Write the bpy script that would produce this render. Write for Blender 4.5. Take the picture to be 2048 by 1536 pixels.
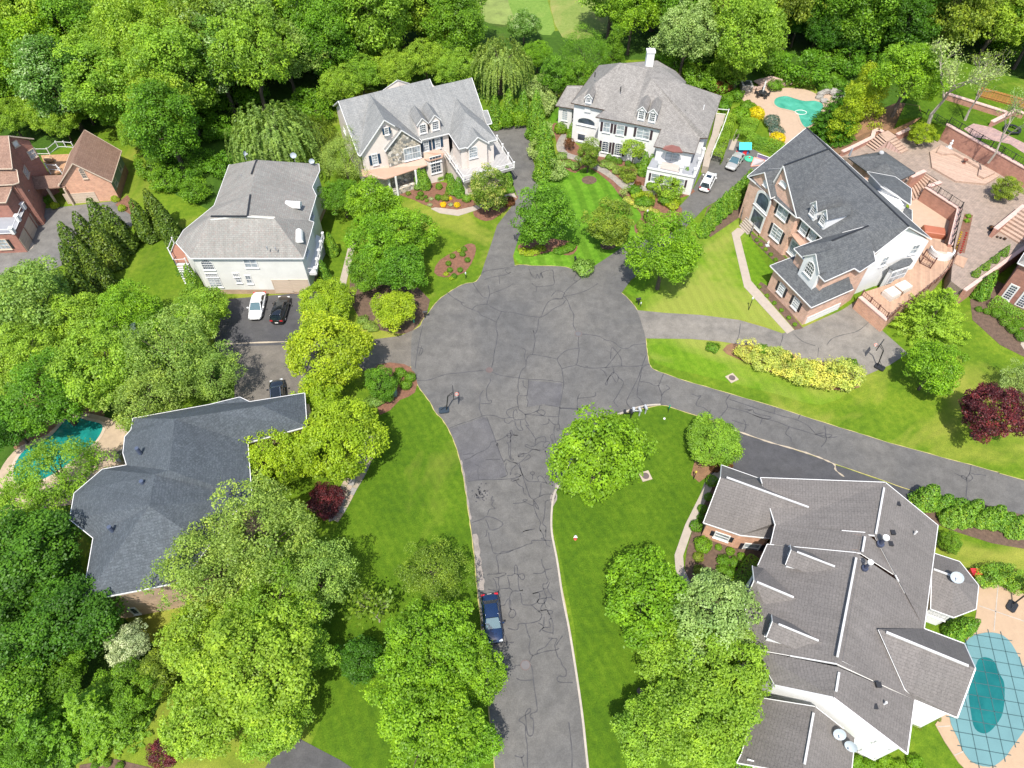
import bpy, math, random
import numpy as np
from math import sin, cos, radians, degrees, pi, sqrt, atan2, hypot, tan
from mathutils import Vector, Matrix
from mathutils.geometry import tessellate_polygon

for o in list(bpy.data.objects): bpy.data.objects.remove(o)
scene = bpy.context.scene
COL = scene.collection

# ------------------------------------------------------------------ camera, sky, sun, exposure
CAM_H, CAM_TILT, CAM_F = 68.0, radians(52), 1422.0
cam_data = bpy.data.cameras.new('camera')
cam_data.sensor_width = 36.0
cam_data.lens = 36.0 * CAM_F / 2048.0
cam_data.clip_start = 1.0
cam_data.clip_end = 3000.0
cam = bpy.data.objects.new('camera', cam_data)
COL.objects.link(cam)
cam.location = (0, 0, CAM_H)
cam.rotation_euler = (radians(90) - CAM_TILT, 0, 0)
scene.camera = cam

SUN_EL, SUN_AZ = radians(61), radians(11)      # high midday sun behind the camera; azimuth offset to the left
world = bpy.data.worlds.new('World')
scene.world = world
world.use_nodes = True
wn = world.node_tree
wn.nodes.clear()
sky = wn.nodes.new('ShaderNodeTexSky')
sky.sky_type = 'NISHITA'
sky.sun_disc = False
sky.sun_elevation = SUN_EL
sky.sun_rotation = pi + SUN_AZ
sky.air_density = 1.0
sky.dust_density = 1.6
bg = wn.nodes.new('ShaderNodeBackground')
bg.inputs['Strength'].default_value = 0.15
wo = wn.nodes.new('ShaderNodeOutputWorld')
wn.links.new(sky.outputs[0], bg.inputs[0])
wn.links.new(bg.outputs[0], wo.inputs[0])

sd = bpy.data.lights.new('sun', 'SUN')
sd.energy = 4.2
sd.angle = radians(0.8)
sd.color = (1.0, 0.955, 0.88)
sun = bpy.data.objects.new('sun', sd)
COL.objects.link(sun)
to_sun = Vector((-sin(SUN_AZ) * cos(SUN_EL), -cos(SUN_AZ) * cos(SUN_EL), sin(SUN_EL)))
sun.rotation_euler = to_sun.to_track_quat('Z', 'Y').to_euler()
sun.location = to_sun * 200

scene.view_settings.view_transform = 'Standard'
scene.view_settings.look = 'None'
scene.view_settings.use_curve_mapping = False
scene.view_settings.gamma = 1.0
scene.view_settings.exposure = 0.88
scene.render.resolution_x = 1024
scene.render.resolution_y = 768
scene.cycles.max_bounces = 8
scene.cycles.diffuse_bounces = 6
scene.cycles.transmission_bounces = 8
scene.cycles.transparent_max_bounces = 6

random.seed(11)
RNG = np.random.default_rng(5)
UP = Vector((0, 0, 1))

# ------------------------------------------------------------------ survey helpers: sight lines of the aerial photograph met with real heights
_c, _s = cos(CAM_TILT), sin(CAM_TILT)
EYE = Vector((0, 0, CAM_H))
def sight(px, py):
    x = (px - 1024) / CAM_F
    y = (768 - py) / CAM_F
    return Vector((x, _c + y * _s, -_s + y * _c))
def P(px, py, z=0.0):
    r = sight(px, py)
    if isinstance(z, tuple):            # (point, normal) of a plane
        t = (z[0] - EYE).dot(z[1]) / r.dot(z[1])
    else:
        t = (z - CAM_H) / r.z
    return EYE + r * t
class Zone:
    """a sub-sheet of the survey: local coordinates -> world point at height z"""
    def __init__(s, ox, oy, k): s.o = (ox, oy, k)
    def px(s, x, y): return (s.o[0] + x * s.o[2], s.o[1] + y * s.o[2])
    def __call__(s, x, y, z=0.0): return P(*s.px(x, y), z)
FULL = Zone(0, 0, 1)
zA = Zone(0, 240, .15625); z1 = Zone(0, 220, .33203); z2 = Zone(640, 130, .22135)
z3 = Zone(1080, 80, .21484); z4 = Zone(1440, 230, .25391); z5 = Zone(1440, 480, .25391)
z6 = Zone(1360, 900, .33594); z7 = Zone(1448, 1086, .29297); z8 = Zone(60, 740, .36133)
zB = Zone(330, 480, .09766); zT = Zone(1648, 130, .19531); zU = Zone(1648, 400, .19531)
k1 = Zone(820, 500, .25391); k2 = Zone(860, 780, .18555); k3 = Zone(920, 1060, .13672)
k4 = Zone(960, 1270, .17316); k5 = Zone(1200, 700, .24414); k6 = Zone(1640, 750, .19922)
zG = Zone(1010, 320, .24414); zP = Zone(1400, 130, .25197); zQ = Zone(1340, 1080, .17336)
def plane(a, b, c):
    n = (b - a).cross(c - a).normalized()
    return (a, n)
def mpp(px, py, z=0.0):
    p = P(px, py, z)
    d = p - EYE
    return (d.y * _c - d.z * _s) / CAM_F

# ------------------------------------------------------------------ object helpers
def tag(o, label=None, cat=None, group=None, kind=None):
    if label: o['label'] = label
    if cat: o['category'] = cat
    if group: o['group'] = group
    if kind: o['kind'] = kind
    return o
def thing(name, label, cat, loc=(0, 0, 0), rz=0.0, group=None):
    o = bpy.data.objects.new(name, None)
    COL.objects.link(o)
    o.empty_display_size = .3
    o.location = loc
    o.rotation_euler = (0, 0, rz)
    return tag(o, label, cat, group)
class MB:
    def __init__(s): s.v = []; s.f = []; s.uv = []; s.m = []
    def face(s, pts, uv=None, m=0):
        i = len(s.v)
        s.v += [tuple(p) for p in pts]
        s.f.append(tuple(range(i, i + len(pts))))
        s.uv.append(uv or [(p[0], p[1]) for p in pts])
        s.m.append(m)
        return s
    def wallq(s, a, b, za, zb, z0a, z0b=None, m=0):
        """vertical quad between plan points a,b"""
        z0b = z0a if z0b is None else z0b
        L = hypot(b[0] - a[0], b[1] - a[1])
        s.face([(a[0], a[1], z0a), (b[0], b[1], z0b), (b[0], b[1], zb), (a[0], a[1], za)],
               [(0, z0a), (L, z0b), (L, zb), (0, za)], m)
    def box(s, c, d, ax=None, m=0):
        """box centred c, full sizes d, along axes ax"""
        ax = ax or (Vector((1, 0, 0)), Vector((0, 1, 0)), UP)
        c = Vector(c)
        h = [ax[i] * d[i] * .5 for i in range(3)]
        P8 = [c + h[0] * i + h[1] * j + h[2] * k for i in (-1, 1) for j in (-1, 1) for k in (-1, 1)]
        for q, du, dv in (((0, 1, 3, 2), 1, 2), ((4, 6, 7, 5), 1, 2), ((0, 4, 5, 1), 0, 2), ((2, 3, 7, 6), 0, 2), ((0, 2, 6, 4), 0, 1), ((1, 5, 7, 3), 0, 1)):
            pts = [P8[k] for k in q]
            s.face(pts, [((p - c).dot(ax[du]), (p - c).dot(ax[dv])) for p in pts], m)
        return s
    def bar(s, a, b, w, h=None, m=0):
        a, b = Vector(a), Vector(b)
        d = b - a
        L = d.length
        if L < 1e-5: return s
        d.normalize()
        side = d.cross(UP)
        if side.length < 1e-3: side = Vector((1, 0, 0))
        side.normalize()
        return s.box((a + b) / 2, (L, w, h or w), (d, side, d.cross(side)), m)
    def tube(s, pts, rad, n=8, m=0, cap=True):
        pts = [Vector(p) for p in pts]
        rad = rad if isinstance(rad, (list, tuple)) else [rad] * len(pts)
        rings = []
        ref = Vector((.3, .9, .1))
        for i, p in enumerate(pts):
            d = (pts[min(i + 1, len(pts) - 1)] - pts[max(i - 1, 0)]).normalized()
            u = d.cross(ref).normalized()
            w = d.cross(u)
            rings.append([p + (u * cos(2 * pi * k / n) + w * sin(2 * pi * k / n)) * rad[i] for k in range(n)])
        for a, b in zip(rings, rings[1:]):
            for k in range(n):
                s.face([a[k], a[(k + 1) % n], b[(k + 1) % n], b[k]], None, m)
        if cap:
            s.face(rings[0][::-1], None, m); s.face(rings[-1], None, m)
        return s
    def lathe(s, c, prof, n=16, m=0):
        c = Vector(c)
        rings = [[c + Vector((r * cos(2 * pi * k / n), r * sin(2 * pi * k / n), z)) for k in range(n)] for r, z in prof]
        for a, b in zip(rings, rings[1:]):
            for k in range(n):
                s.face([a[k], a[(k + 1) % n], b[(k + 1) % n], b[k]], None, m)
        s.face(rings[0][::-1], None, m); s.face(rings[-1], None, m)
        return s
    def prism(s, pts, z0, z1, m=0):
        """solid from a plan outline"""
        pts = [Vector((p[0], p[1], 0)) for p in pts]
        if area2(pts) < 0: pts = pts[::-1]
        for t in tessellate_polygon([pts]):
            q = [pts[k] for k in t]
            if area2(q) < 0: q = q[::-1]
            s.face([(p.x, p.y, z1) for p in q], [(p.x, p.y) for p in q], m)
            s.face([(p.x, p.y, z0) for p in q[::-1]], None, m)
        for a, b in zip(pts, pts[1:] + pts[:1]): s.wallq(a, b, z1, z1, z0, m=m)
        return s
    def mesh(s, name, mats, smooth=False, merge=False):
        me = bpy.data.meshes.new(name)
        me.from_pydata(s.v, [], s.f)
        ul = me.uv_layers.new(name='uv')
        flat = [c for f in s.uv for uv in f for c in uv[:2]]
        ul.data.foreach_set('uv', flat)
        for m in (mats if isinstance(mats, (list, tuple)) else [mats]): me.materials.append(m)
        me.polygons.foreach_set('material_index', s.m)
        if merge:
            import bmesh
            b = bmesh.new(); b.from_mesh(me)
            bmesh.ops.remove_doubles(b, verts=b.verts, dist=1e-4)
            bmesh.ops.recalc_face_normals(b, faces=b.faces)
            b.to_mesh(me); b.free()
        if smooth: me.polygons.foreach_set('use_smooth', [True] * len(me.polygons))
        me.update()
        return me
    def build(s, name, mats, parent=None, smooth=False, merge=False):
        return put(name, s.mesh(name, mats, smooth, merge), parent)
def put(name, me, parent=None, mw=None):
    o = bpy.data.objects.new(name, me)
    COL.objects.link(o)
    if mw is not None: o.matrix_basis = mw
    if parent is not None:
        o.parent = parent
        if mw is None:          # mesh given in world coordinates
            o.matrix_parent_inverse = world_of(parent).inverted()
    return o
def world_of(o):
    m = Matrix.LocRotScale(o.location, o.rotation_euler, o.scale) if o.parent is None else o.matrix_basis
    if o.parent is not None: m = world_of(o.parent) @ o.matrix_parent_inverse @ o.matrix_basis
    return m
def area2(pts):
    return sum(a[0] * b[1] - b[0] * a[1] for a, b in zip(pts, list(pts[1:]) + [pts[0]]))
def smooth_line(pts, n=4, closed=False):
    """Catmull-Rom through the points"""
    pts = [Vector(p) for p in pts]
    out = []
    N = len(pts)
    rng = range(N if closed else N - 1)
    for i in rng:
        g = (lambda k: pts[k % N]) if closed else (lambda k: pts[max(0, min(N - 1, k))])
        p0, p1, p2, p3 = g(i - 1), g(i), g(i + 1), g(i + 2)
        for j in range(n):
            t = j / n
            out.append(.5 * ((2 * p1) + (p2 - p0) * t + (2 * p0 - 5 * p1 + 4 * p2 - p3) * t * t + (3 * p1 - p0 - 3 * p2 + p3) * t ** 3))
    if not closed: out.append(pts[-1])
    return out
def obj_children(o): return [c for c in bpy.data.objects if c.parent == o]
def dup_tree(o, loc, rz=0.0, scale=None, label=None, group=None, kids=None):
    kids = kids if kids is not None else o.get('_k')
    r = o.copy(); COL.objects.link(r)
    r.location = loc; r.rotation_euler = (0, 0, rz)
    if scale is not None: r.scale = scale if isinstance(scale, (tuple, list, Vector)) else (scale,) * 3
    if label: r['label'] = label
    if group: r['group'] = group
    def rec(src, dst):
        for ch in KIDS.get(src.name, []):
            c = ch.copy(); COL.objects.link(c); c.parent = dst
            rec(ch, c)
    rec(o, r)
    return r
KIDS = {}
def note_kids(o):
    """remember the children of a prototype for copying"""
    ch = [c for c in COL.objects if c.parent == o]
    KIDS[o.name] = ch
    for c in ch: note_kids(c)

# ------------------------------------------------------------------ materials
MATS = {}
DK = lambda c, k=.76: tuple(x * k for x in c)
def nodes_of(name):
    m = bpy.data.materials.new(name); m.use_nodes = True
    nt = m.node_tree; nt.nodes.clear()
    out = nt.nodes.new('ShaderNodeOutputMaterial')
    b = nt.nodes.new('ShaderNodeBsdfPrincipled')
    nt.links.new(b.outputs[0], out.inputs[0])
    MATS[name] = m
    return m, nt, b, out
def N(nt, t, **kw):
    n = nt.nodes.new('ShaderNode' + t)
    for k, v in kw.items():
        if k in n.inputs: n.inputs[k].default_value = v
        else: setattr(n, k, v)
    return n
def col4(c): return (c[0], c[1], c[2], 1.0)
def ramp(nt, stops, interp='LINEAR'):
    r = nt.nodes.new('ShaderNodeValToRGB')
    r.color_ramp.interpolation = interp
    e = r.color_ramp.elements
    while len(e) > 1: e.remove(e[0])
    e[0].position = stops[0][0]; e[0].color = col4(stops[0][1])
    for p, c in stops[1:]:
        x = e.new(p); x.color = col4(c)
    return r
def noise(nt, co, scale, detail=4, rough=.6, dist=0.0):
    n = nt.nodes.new('ShaderNodeTexNoise')
    n.inputs['Scale'].default_value = scale; n.inputs['Detail'].default_value = detail
    n.inputs['Roughness'].default_value = rough; n.inputs['Distortion'].default_value = dist
    nt.links.new(co, n.inputs['Vector'])
    return n
def mixc(nt, f, a, b, mode='MIX'):
    m = nt.nodes.new('ShaderNodeMix'); m.data_type = 'RGBA'; m.blend_type = mode
    for s, v in ((0, f), (6, a), (7, b)):
        if isinstance(v, (int, float)): m.inputs[s].default_value = v
        elif isinstance(v, tuple): m.inputs[s].default_value = col4(v)
        else: nt.links.new(v, m.inputs[s])
    return m.outputs[2]
def worldco(nt):
    return nt.nodes.new('ShaderNodeNewGeometry').outputs['Position']
def uvco(nt):
    return nt.nodes.new('ShaderNodeTexCoord').outputs['UV']
def bump(nt, b, h, strength=.3, dist=.05):
    n = N(nt, 'Bump'); n.inputs['Strength'].default_value = strength; n.inputs['Distance'].default_value = dist
    nt.links.new(h, n.inputs['Height']); nt.links.new(n.outputs[0], b.inputs['Normal'])
def plain(name, c, rough=.6, metal=0.0, var=.12, scale=1.5, fine=14.0, bumps=.0):
    c = DK(c)
    m, nt, b, _ = nodes_of(name)
    co = worldco(nt)
    a = noise(nt, co, scale, 5); f = noise(nt, co, fine, 3)
    lo = tuple(x * (1 - var) for x in c); hi = tuple(min(1, x * (1 + var)) for x in c)
    r = ramp(nt, [(.3, lo), (.7, hi)])
    mx = N(nt, 'Math', operation='MULTIPLY_ADD'); mx.inputs[1].default_value = .35;
    nt.links.new(f.outputs[0], mx.inputs[0])
    sc = N(nt, 'Math', operation='MULTIPLY'); sc.inputs[1].default_value = .65
    nt.links.new(a.outputs[0], sc.inputs[0]); nt.links.new(sc.outputs[0], mx.inputs[2])
    nt.links.new(mx.outputs[0], r.inputs[0]); nt.links.new(r.outputs[0], b.inputs['Base Color'])
    b.inputs['Roughness'].default_value = rough; b.inputs['Metallic'].default_value = metal
    if bumps: bump(nt, b, f.outputs[0], bumps, .03)
    return m
def shingle(name, c1, c2, c3=None, row=.26, tab=.5, dark=.55):
    """asphalt shingles: staggered tabs of slightly different granule colours, in slope-aligned metres"""
    c1, c2 = DK(c1), DK(c2); c3 = DK(c3) if c3 else c2
    m, nt, b, _ = nodes_of(name)
    uv = uvco(nt)
    br = nt.nodes.new('ShaderNodeTexBrick')
    br.inputs['Scale'].default_value = 1.0
    br.inputs['Brick Width'].default_value = tab; br.inputs['Row Height'].default_value = row
    br.inputs['Mortar Size'].default_value = .012; br.inputs['Mortar Smooth'].default_value = .3
    br.inputs['Bias'].default_value = 0.0
    br.inputs['Color1'].default_value = col4(c1); br.inputs['Color2'].default_value = col4(c2)
    br.inputs['Mortar'].default_value = col4(tuple(x * dark for x in c1))
    nt.links.new(uv, br.inputs['Vector'])
    mp = N(nt, 'Mapping'); mp.inputs['Scale'].default_value = (4.0 / tab, 2.6 / row, 1)
    nt.links.new(uv, mp.inputs['Vector'])
    wn_ = nt.nodes.new('ShaderNodeTexVoronoi'); wn_.inputs['Scale'].default_value = 1.0
    nt.links.new(mp.outputs[0], wn_.inputs['Vector'])
    rr = ramp(nt, [(.0, (0.0,) * 3), (.76, (0.0,) * 3), (.84, (.6,) * 3)])
    sp = N(nt, 'SeparateColor'); nt.links.new(wn_.outputs['Color'], sp.inputs[0])
    nt.links.new(sp.outputs[0], rr.inputs[0])
    c = mixc(nt, rr.outputs[0], br.outputs[0], c3 or c2)
    co = worldco(nt)
    n1 = noise(nt, co, .3, 3, .5); n2 = noise(nt, co, 9.0, 3)
    r1 = ramp(nt, [(.3, (.93,) * 3), (.7, (1.06,) * 3)])
    nt.links.new(n1.outputs[0], r1.inputs[0])
    r2 = ramp(nt, [(.3, (.84,) * 3), (.7, (1.15,) * 3)])
    nt.links.new(n2.outputs[0], r2.inputs[0])
    c = mixc(nt, 1.0, c, r1.outputs[0], 'MULTIPLY'); c = mixc(nt, 1.0, c, r2.outputs[0], 'MULTIPLY')
    # weather streaks running down the slope
    ms = N(nt, 'Mapping'); ms.inputs['Scale'].default_value = (2.2, .18, 1)
    nt.links.new(uv, ms.inputs['Vector'])
    n3 = noise(nt, ms.outputs[0], 1.0, 4)
    r3 = ramp(nt, [(.35, (.9,) * 3), (.65, (1.08,) * 3)])
    nt.links.new(n3.outputs[0], r3.inputs[0])
    c = mixc(nt, 1.0, c, r3.outputs[0], 'MULTIPLY')
    nt.links.new(c, b.inputs['Base Color'])
    b.inputs['Roughness'].default_value = .85
    bump(nt, b, br.outputs['Fac'], .35, .02)
    return m
def brickm(name, c1, c2, mortar, bw=.42, bh=.145):
    c1, c2, mortar = DK(c1), DK(c2), DK(mortar)
    m, nt, b, _ = nodes_of(name)
    uv = uvco(nt)
    br = nt.nodes.new('ShaderNodeTexBrick')
    br.inputs['Scale'].default_value = 1.0
    br.inputs['Brick Width'].default_value = bw; br.inputs['Row Height'].default_value = bh
    br.inputs['Mortar Size'].default_value = .016
    br.inputs['Color1'].default_value = col4(c1); br.inputs['Color2'].default_value = col4(c2); br.inputs['Mortar'].default_value = col4(mortar)
    nt.links.new(uv, br.inputs['Vector'])
    n2 = noise(nt, worldco(nt), 1.3, 6)
    r2 = ramp(nt, [(.3, (.8,) * 3), (.7, (1.15,) * 3)])
    nt.links.new(n2.outputs[0], r2.inputs[0])
    c = mixc(nt, 1.0, br.outputs[0], r2.outputs[0], 'MULTIPLY')
    nt.links.new(c, b.inputs['Base Color']); b.inputs['Roughness'].default_value = .85
    bump(nt, b, br.outputs['Fac'], .3, .01)
    return m
def siding(name, c, row=.2, depth=.6):
    c = DK(c, .82)
    m, nt, b, _ = nodes_of(name)
    uv = uvco(nt)
    sx = N(nt, 'SeparateXYZ'); nt.links.new(uv, sx.inputs[0])
    mm = N(nt, 'Math', operation='MULTIPLY'); mm.inputs[1].default_value = 1 / row; nt.links.new(sx.outputs[1], mm.inputs[0])
    fr = N(nt, 'Math', operation='FRACT'); nt.links.new(mm.outputs[0], fr.inputs[0])
    r = ramp(nt, [(0, tuple(x * depth for x in c)), (.16, tuple(x * .93 for x in c)), (1, c)])
    nt.links.new(fr.outputs[0], r.inputs[0])
    n2 = noise(nt, worldco(nt), .8, 5)
    r2 = ramp(nt, [(.3, (.93,) * 3), (.7, (1.04,) * 3)]); nt.links.new(n2.outputs[0], r2.inputs[0])
    nt.links.new(mixc(nt, 1.0, r.outputs[0], r2.outputs[0], 'MULTIPLY'), b.inputs['Base Color'])
    b.inputs['Roughness'].default_value = .6
    bump(nt, b, fr.outputs[0], .25, .02)
    return m
def boards(name, c, w=.14, ang=0.0):
    c = DK(c)
    m, nt, b, _ = nodes_of(name)
    mp = N(nt, 'Mapping'); mp.inputs['Rotation'].default_value = (0, 0, ang)
    nt.links.new(worldco(nt), mp.inputs['Vector'])
    sx = N(nt, 'SeparateXYZ'); nt.links.new(mp.outputs[0], sx.inputs[0])
    mm = N(nt, 'Math', operation='MULTIPLY'); mm.inputs[1].default_value = 1 / w; nt.links.new(sx.outputs[0], mm.inputs[0])
    fr = N(nt, 'Math', operation='FRACT'); nt.links.new(mm.outputs[0], fr.inputs[0])
    fl = N(nt, 'Math', operation='FLOOR'); nt.links.new(mm.outputs[0], fl.inputs[0])
    wn_ = N(nt, 'TexWhiteNoise'); wn_.noise_dimensions = '1D'; nt.links.new(fl.outputs[0], wn_.inputs['W'])
    r0 = ramp(nt, [(0, tuple(x * .88 for x in c)), (1, tuple(min(1, x * 1.1) for x in c))]); nt.links.new(wn_.outputs[0], r0.inputs[0])
    r = ramp(nt, [(0, (.55,) * 3), (.1, (1,) * 3)]); nt.links.new(fr.outputs[0], r.inputs[0])
    c2 = mixc(nt, 1.0, r0.outputs[0], r.outputs[0], 'MULTIPLY')
    n2 = noise(nt, worldco(nt), 2.0, 4)
    r2 = ramp(nt, [(.3, (.88,) * 3), (.7, (1.1,) * 3)]); nt.links.new(n2.outputs[0], r2.inputs[0])
    nt.links.new(mixc(nt, 1.0, c2, r2.outputs[0], 'MULTIPLY'), b.inputs['Base Color'])
    b.inputs['Roughness'].default_value = .75
    return m
def glassy(name, c, rough=.08, spec=.6):
    m, nt, b, _ = nodes_of(name)
    n = noise(nt, worldco(nt), .9, 3)
    r = ramp(nt, [(.35, tuple(x * .6 for x in c)), (.65, tuple(x * 1.5 for x in c))]); nt.links.new(n.outputs[0], r.inputs[0])
    nt.links.new(r.outputs[0], b.inputs['Base Color'])
    b.inputs['Roughness'].default_value = rough
    b.inputs['Specular IOR Level'].default_value = spec
    return m
def paint(name, c, coat=.6, rough=.3, metal=.0):
    c = DK(c, .85)
    m, nt, b, _ = nodes_of(name)
    b.inputs['Base Color'].default_value = col4(c); b.inputs['Roughness'].default_value = rough
    b.inputs['Metallic'].default_value = metal; b.inputs['Coat Weight'].default_value = coat; b.inputs['Coat Roughness'].default_value = .05
    n = noise(nt, worldco(nt), 3.0, 4)
    r = ramp(nt, [(.3, tuple(x * .92 for x in c)), (.7, tuple(min(1, x * 1.05) for x in c))]); nt.links.new(n.outputs[0], r.inputs[0])
    nt.links.new(r.outputs[0], b.inputs['Base Color'])
    return m
def leafmat(name, c, spread=.45, trans=.42, tip=None):
    spread *= .85; trans += .06
    """foliage: two-sided leaves, colour differing from leaf to leaf and tree to tree"""
    m, nt, b, out = nodes_of(name)
    at = N(nt, 'Attribute', attribute_name='lv')
    oi = N(nt, 'ObjectInfo')
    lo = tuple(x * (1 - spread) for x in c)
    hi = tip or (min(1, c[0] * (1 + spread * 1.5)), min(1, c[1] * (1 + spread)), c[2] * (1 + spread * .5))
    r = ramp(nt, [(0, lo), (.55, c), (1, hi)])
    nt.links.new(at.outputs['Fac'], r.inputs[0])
    n = noise(nt, worldco(nt), .45, 3)
    rn = ramp(nt, [(.3, (.88, .92, .86)), (.7, (1.2, 1.12, 1.0))]); nt.links.new(n.outputs[0], rn.inputs[0])
    cc = mixc(nt, 1.0, r.outputs[0], rn.outputs[0], 'MULTIPLY')
    ro = ramp(nt, [(0, (.86, .96, .9)), (1, (1.14, 1.06, 1.0))]); nt.links.new(oi.outputs['Random'], ro.inputs[0])
    cc = mixc(nt, 1.0, cc, ro.outputs[0], 'MULTIPLY')
    nt.links.new(cc, b.inputs['Base Color'])
    b.inputs['Roughness'].default_value = .5
    b.inputs['Specular IOR Level'].default_value = .35
    tr = N(nt, 'BsdfTranslucent')
    cc2 = mixc(nt, 1.0, cc, (1.25, 1.15, .5), 'MULTIPLY')
    nt.links.new(cc2, tr.inputs[0])
    ms = N(nt, 'MixShader'); ms.inputs[0].default_value = trans
    nt.links.new(b.outputs[0], ms.inputs[1]); nt.links.new(tr.outputs[0], ms.inputs[2]); nt.links.new(ms.outputs[0], out.inputs[0])
    return m
# ------------------------------------------------------------------ ground materials
def lawn_mat(name, dark, mid, light, dry, stripe=None, dryness=.5):
    m, nt, b, _ = nodes_of(name)
    co = worldco(nt)
    n1 = noise(nt, co, .11, 6, .62, .5); n2 = noise(nt, co, 1.4, 5, .7); n3 = noise(nt, co, 9.0, 4, .75)
    n4 = noise(nt, co, .05, 4, .6, 1.0)
    r = ramp(nt, [(.32, dark), (.5, mid), (.68, light)])
    a1 = N(nt, 'Math', operation='MULTIPLY_ADD'); a1.inputs[1].default_value = .52; nt.links.new(n2.outputs[0], a1.inputs[0])
    a0 = N(nt, 'Math', operation='MULTIPLY'); a0.inputs[1].default_value = .48; nt.links.new(n1.outputs[0], a0.inputs[0])
    nt.links.new(a0.outputs[0], a1.inputs[2]); nt.links.new(a1.outputs[0], r.inputs[0])
    rd = ramp(nt, [(dryness, (0,) * 3), (dryness + .16, (.75,) * 3)]); nt.links.new(n4.outputs[0], rd.inputs[0])
    c = mixc(nt, rd.outputs[0], r.outputs[0], dry)
    rf = ramp(nt, [(.25, (.5, .56, .5)), (.5, (1, 1, 1)), (.78, (1.5, 1.38, 1.3))]); nt.links.new(n3.outputs[0], rf.inputs[0])
    c = mixc(nt, 1.0, c, rf.outputs[0], 'MULTIPLY')
    if stripe:
        ang, w, amt = stripe
        mp = N(nt, 'Mapping'); mp.inputs['Rotation'].default_value = (0, 0, ang); nt.links.new(co, mp.inputs['Vector'])
        wv = N(nt, 'TexWave'); wv.inputs['Scale'].default_value = .314 / w; wv.inputs['Distortion'].default_value = 3.2
        wv.inputs['Detail'].default_value = 2; wv.inputs['Detail Scale'].default_value = .4
        nt.links.new(mp.outputs[0], wv.inputs['Vector'])
        rs = ramp(nt, [(.3, (1 - amt,) * 3), (.7, (1 + amt,) * 3)]); nt.links.new(wv.outputs[0], rs.inputs[0])
        c = mixc(nt, 1.0, c, rs.outputs[0], 'MULTIPLY')
    nt.links.new(c, b.inputs['Base Color'])
    b.inputs['Roughness'].default_value = .9; b.inputs['Specular IOR Level'].default_value = .15
    bump(nt, b, n3.outputs[0], .5, .06)
    return m
def asphalt_mat(name, c, warm, patch=.35, grain=20.0):
    c, warm = DK(c, .68), DK(warm, .7)
    m, nt, b, _ = nodes_of(name)
    co = worldco(nt)
    n1 = noise(nt, co, .09, 5, .6, .8); n2 = noise(nt, co, .8, 5, .65, .3); n3 = noise(nt, co, grain * .45, 4, .8)
    r = ramp(nt, [(.35, c), (.66, warm)]); nt.links.new(n1.outputs[0], r.inputs[0])
    r2 = ramp(nt, [(.3, (1 - patch * .62,) * 3), (.7, (1 + patch * .62,) * 3)]); nt.links.new(n2.outputs[0], r2.inputs[0])
    r3 = ramp(nt, [(.3, (.76,) * 3), (.7, (1.25,) * 3)]); nt.links.new(n3.outputs[0], r3.inputs[0])
    cc = mixc(nt, 1.0, r.outputs[0], r2.outputs[0], 'MULTIPLY'); cc = mixc(nt, 1.0, cc, r3.outputs[0], 'MULTIPLY')
    nt.links.new(cc, b.inputs['Base Color']); b.inputs['Roughness'].default_value = .85
    bump(nt, b, n3.outputs[0], .3, .01)
    return m
M_LAWN = lawn_mat('lawn_grass', (.04, .088, .004), (.082, .142, .007), (.145, .2, .014), (.25, .24, .045), (radians(62), 1.1, .025), .5)
M_LAWN2 = lawn_mat('shade_tinted_lawn_grass', (.027, .068, .003), (.054, .108, .004), (.092, .155, .008), (.16, .185, .025), (radians(-28), .9, .04), .58)  # darker green: shade lying on these lawns is mixed into the colour
M_LAWN3 = lawn_mat('striped_lawn_grass', (.038, .108, .005), (.072, .165, .009), (.125, .235, .022), (.2, .26, .05), (radians(-12), 2.2, .13), .7)
M_LAWN4 = lawn_mat('sunburnt_lawn_grass', (.045, .11, .004), (.088, .168, .007), (.135, .215, .014), (.21, .225, .045), (radians(-15), 1.2, .04), .47)
M_MEADOW = lawn_mat('meadow_grass', (.1, .16, .03), (.15, .2, .045), (.2, .24, .07), (.28, .22, .09), None, .5)
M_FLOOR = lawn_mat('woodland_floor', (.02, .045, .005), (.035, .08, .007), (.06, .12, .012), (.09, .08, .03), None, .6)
M_ASPH = asphalt_mat('road_asphalt', (.108, .105, .101), (.15, .141, .127))
M_PATCH = asphalt_mat('darker_sealed_asphalt', (.096, .093, .1), (.122, .117, .115))
M_ASPHD = asphalt_mat('fresh_drive_asphalt', (.062, .062, .068), (.082, .079, .078))
M_ASPHO = asphalt_mat('old_drive_asphalt', (.185, .17, .15), (.25, .225, .19))
M_ASPHB = asphalt_mat('sandy_drive_asphalt', (.13, .118, .102), (.185, .16, .13))
M_TAR = plain('crack_sealant_tar', (.055, .054, .058), .75, var=.4, scale=.6)
M_CONC = plain('pale_concrete', (.4, .34, .28), .85, var=.12, bumps=.1)
M_KERB = plain('kerb_concrete', (.42, .37, .31), .85, var=.2, bumps=.1)
M_MULCH = plain('mulch', (.19, .088, .052), .95, var=.45, scale=2.5, fine=9, bumps=.6)
M_MULCHD = plain('dark_mulch', (.12, .075, .05), .95, var=.45, scale=2.5, fine=9, bumps=.6)
M_SOIL = plain('bare_soil', (.22, .12, .06), .95, var=.4, scale=.8, fine=7, bumps=.5)
M_FLAG = brickm('flagstone_paving', (.33, .29, .24), (.26, .24, .22), (.15, .13, .11), .9, .6)
M_PAVER = brickm('concrete_pavers', (.36, .27, .215), (.29, .225, .18), (.2, .155, .125), .42, .22)
M_PINKP = brickm('pink_pavers', (.45, .29, .25), (.36, .24, .22), (.24, .17, .15), .5, .28)
M_POOLD = plain('pool_deck_concrete', (.46, .335, .24), .8, var=.1, bumps=.1)
M_POOLD2 = plain('tan_pool_deck', (.43, .3, .19), .8, var=.1, bumps=.1)

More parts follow.
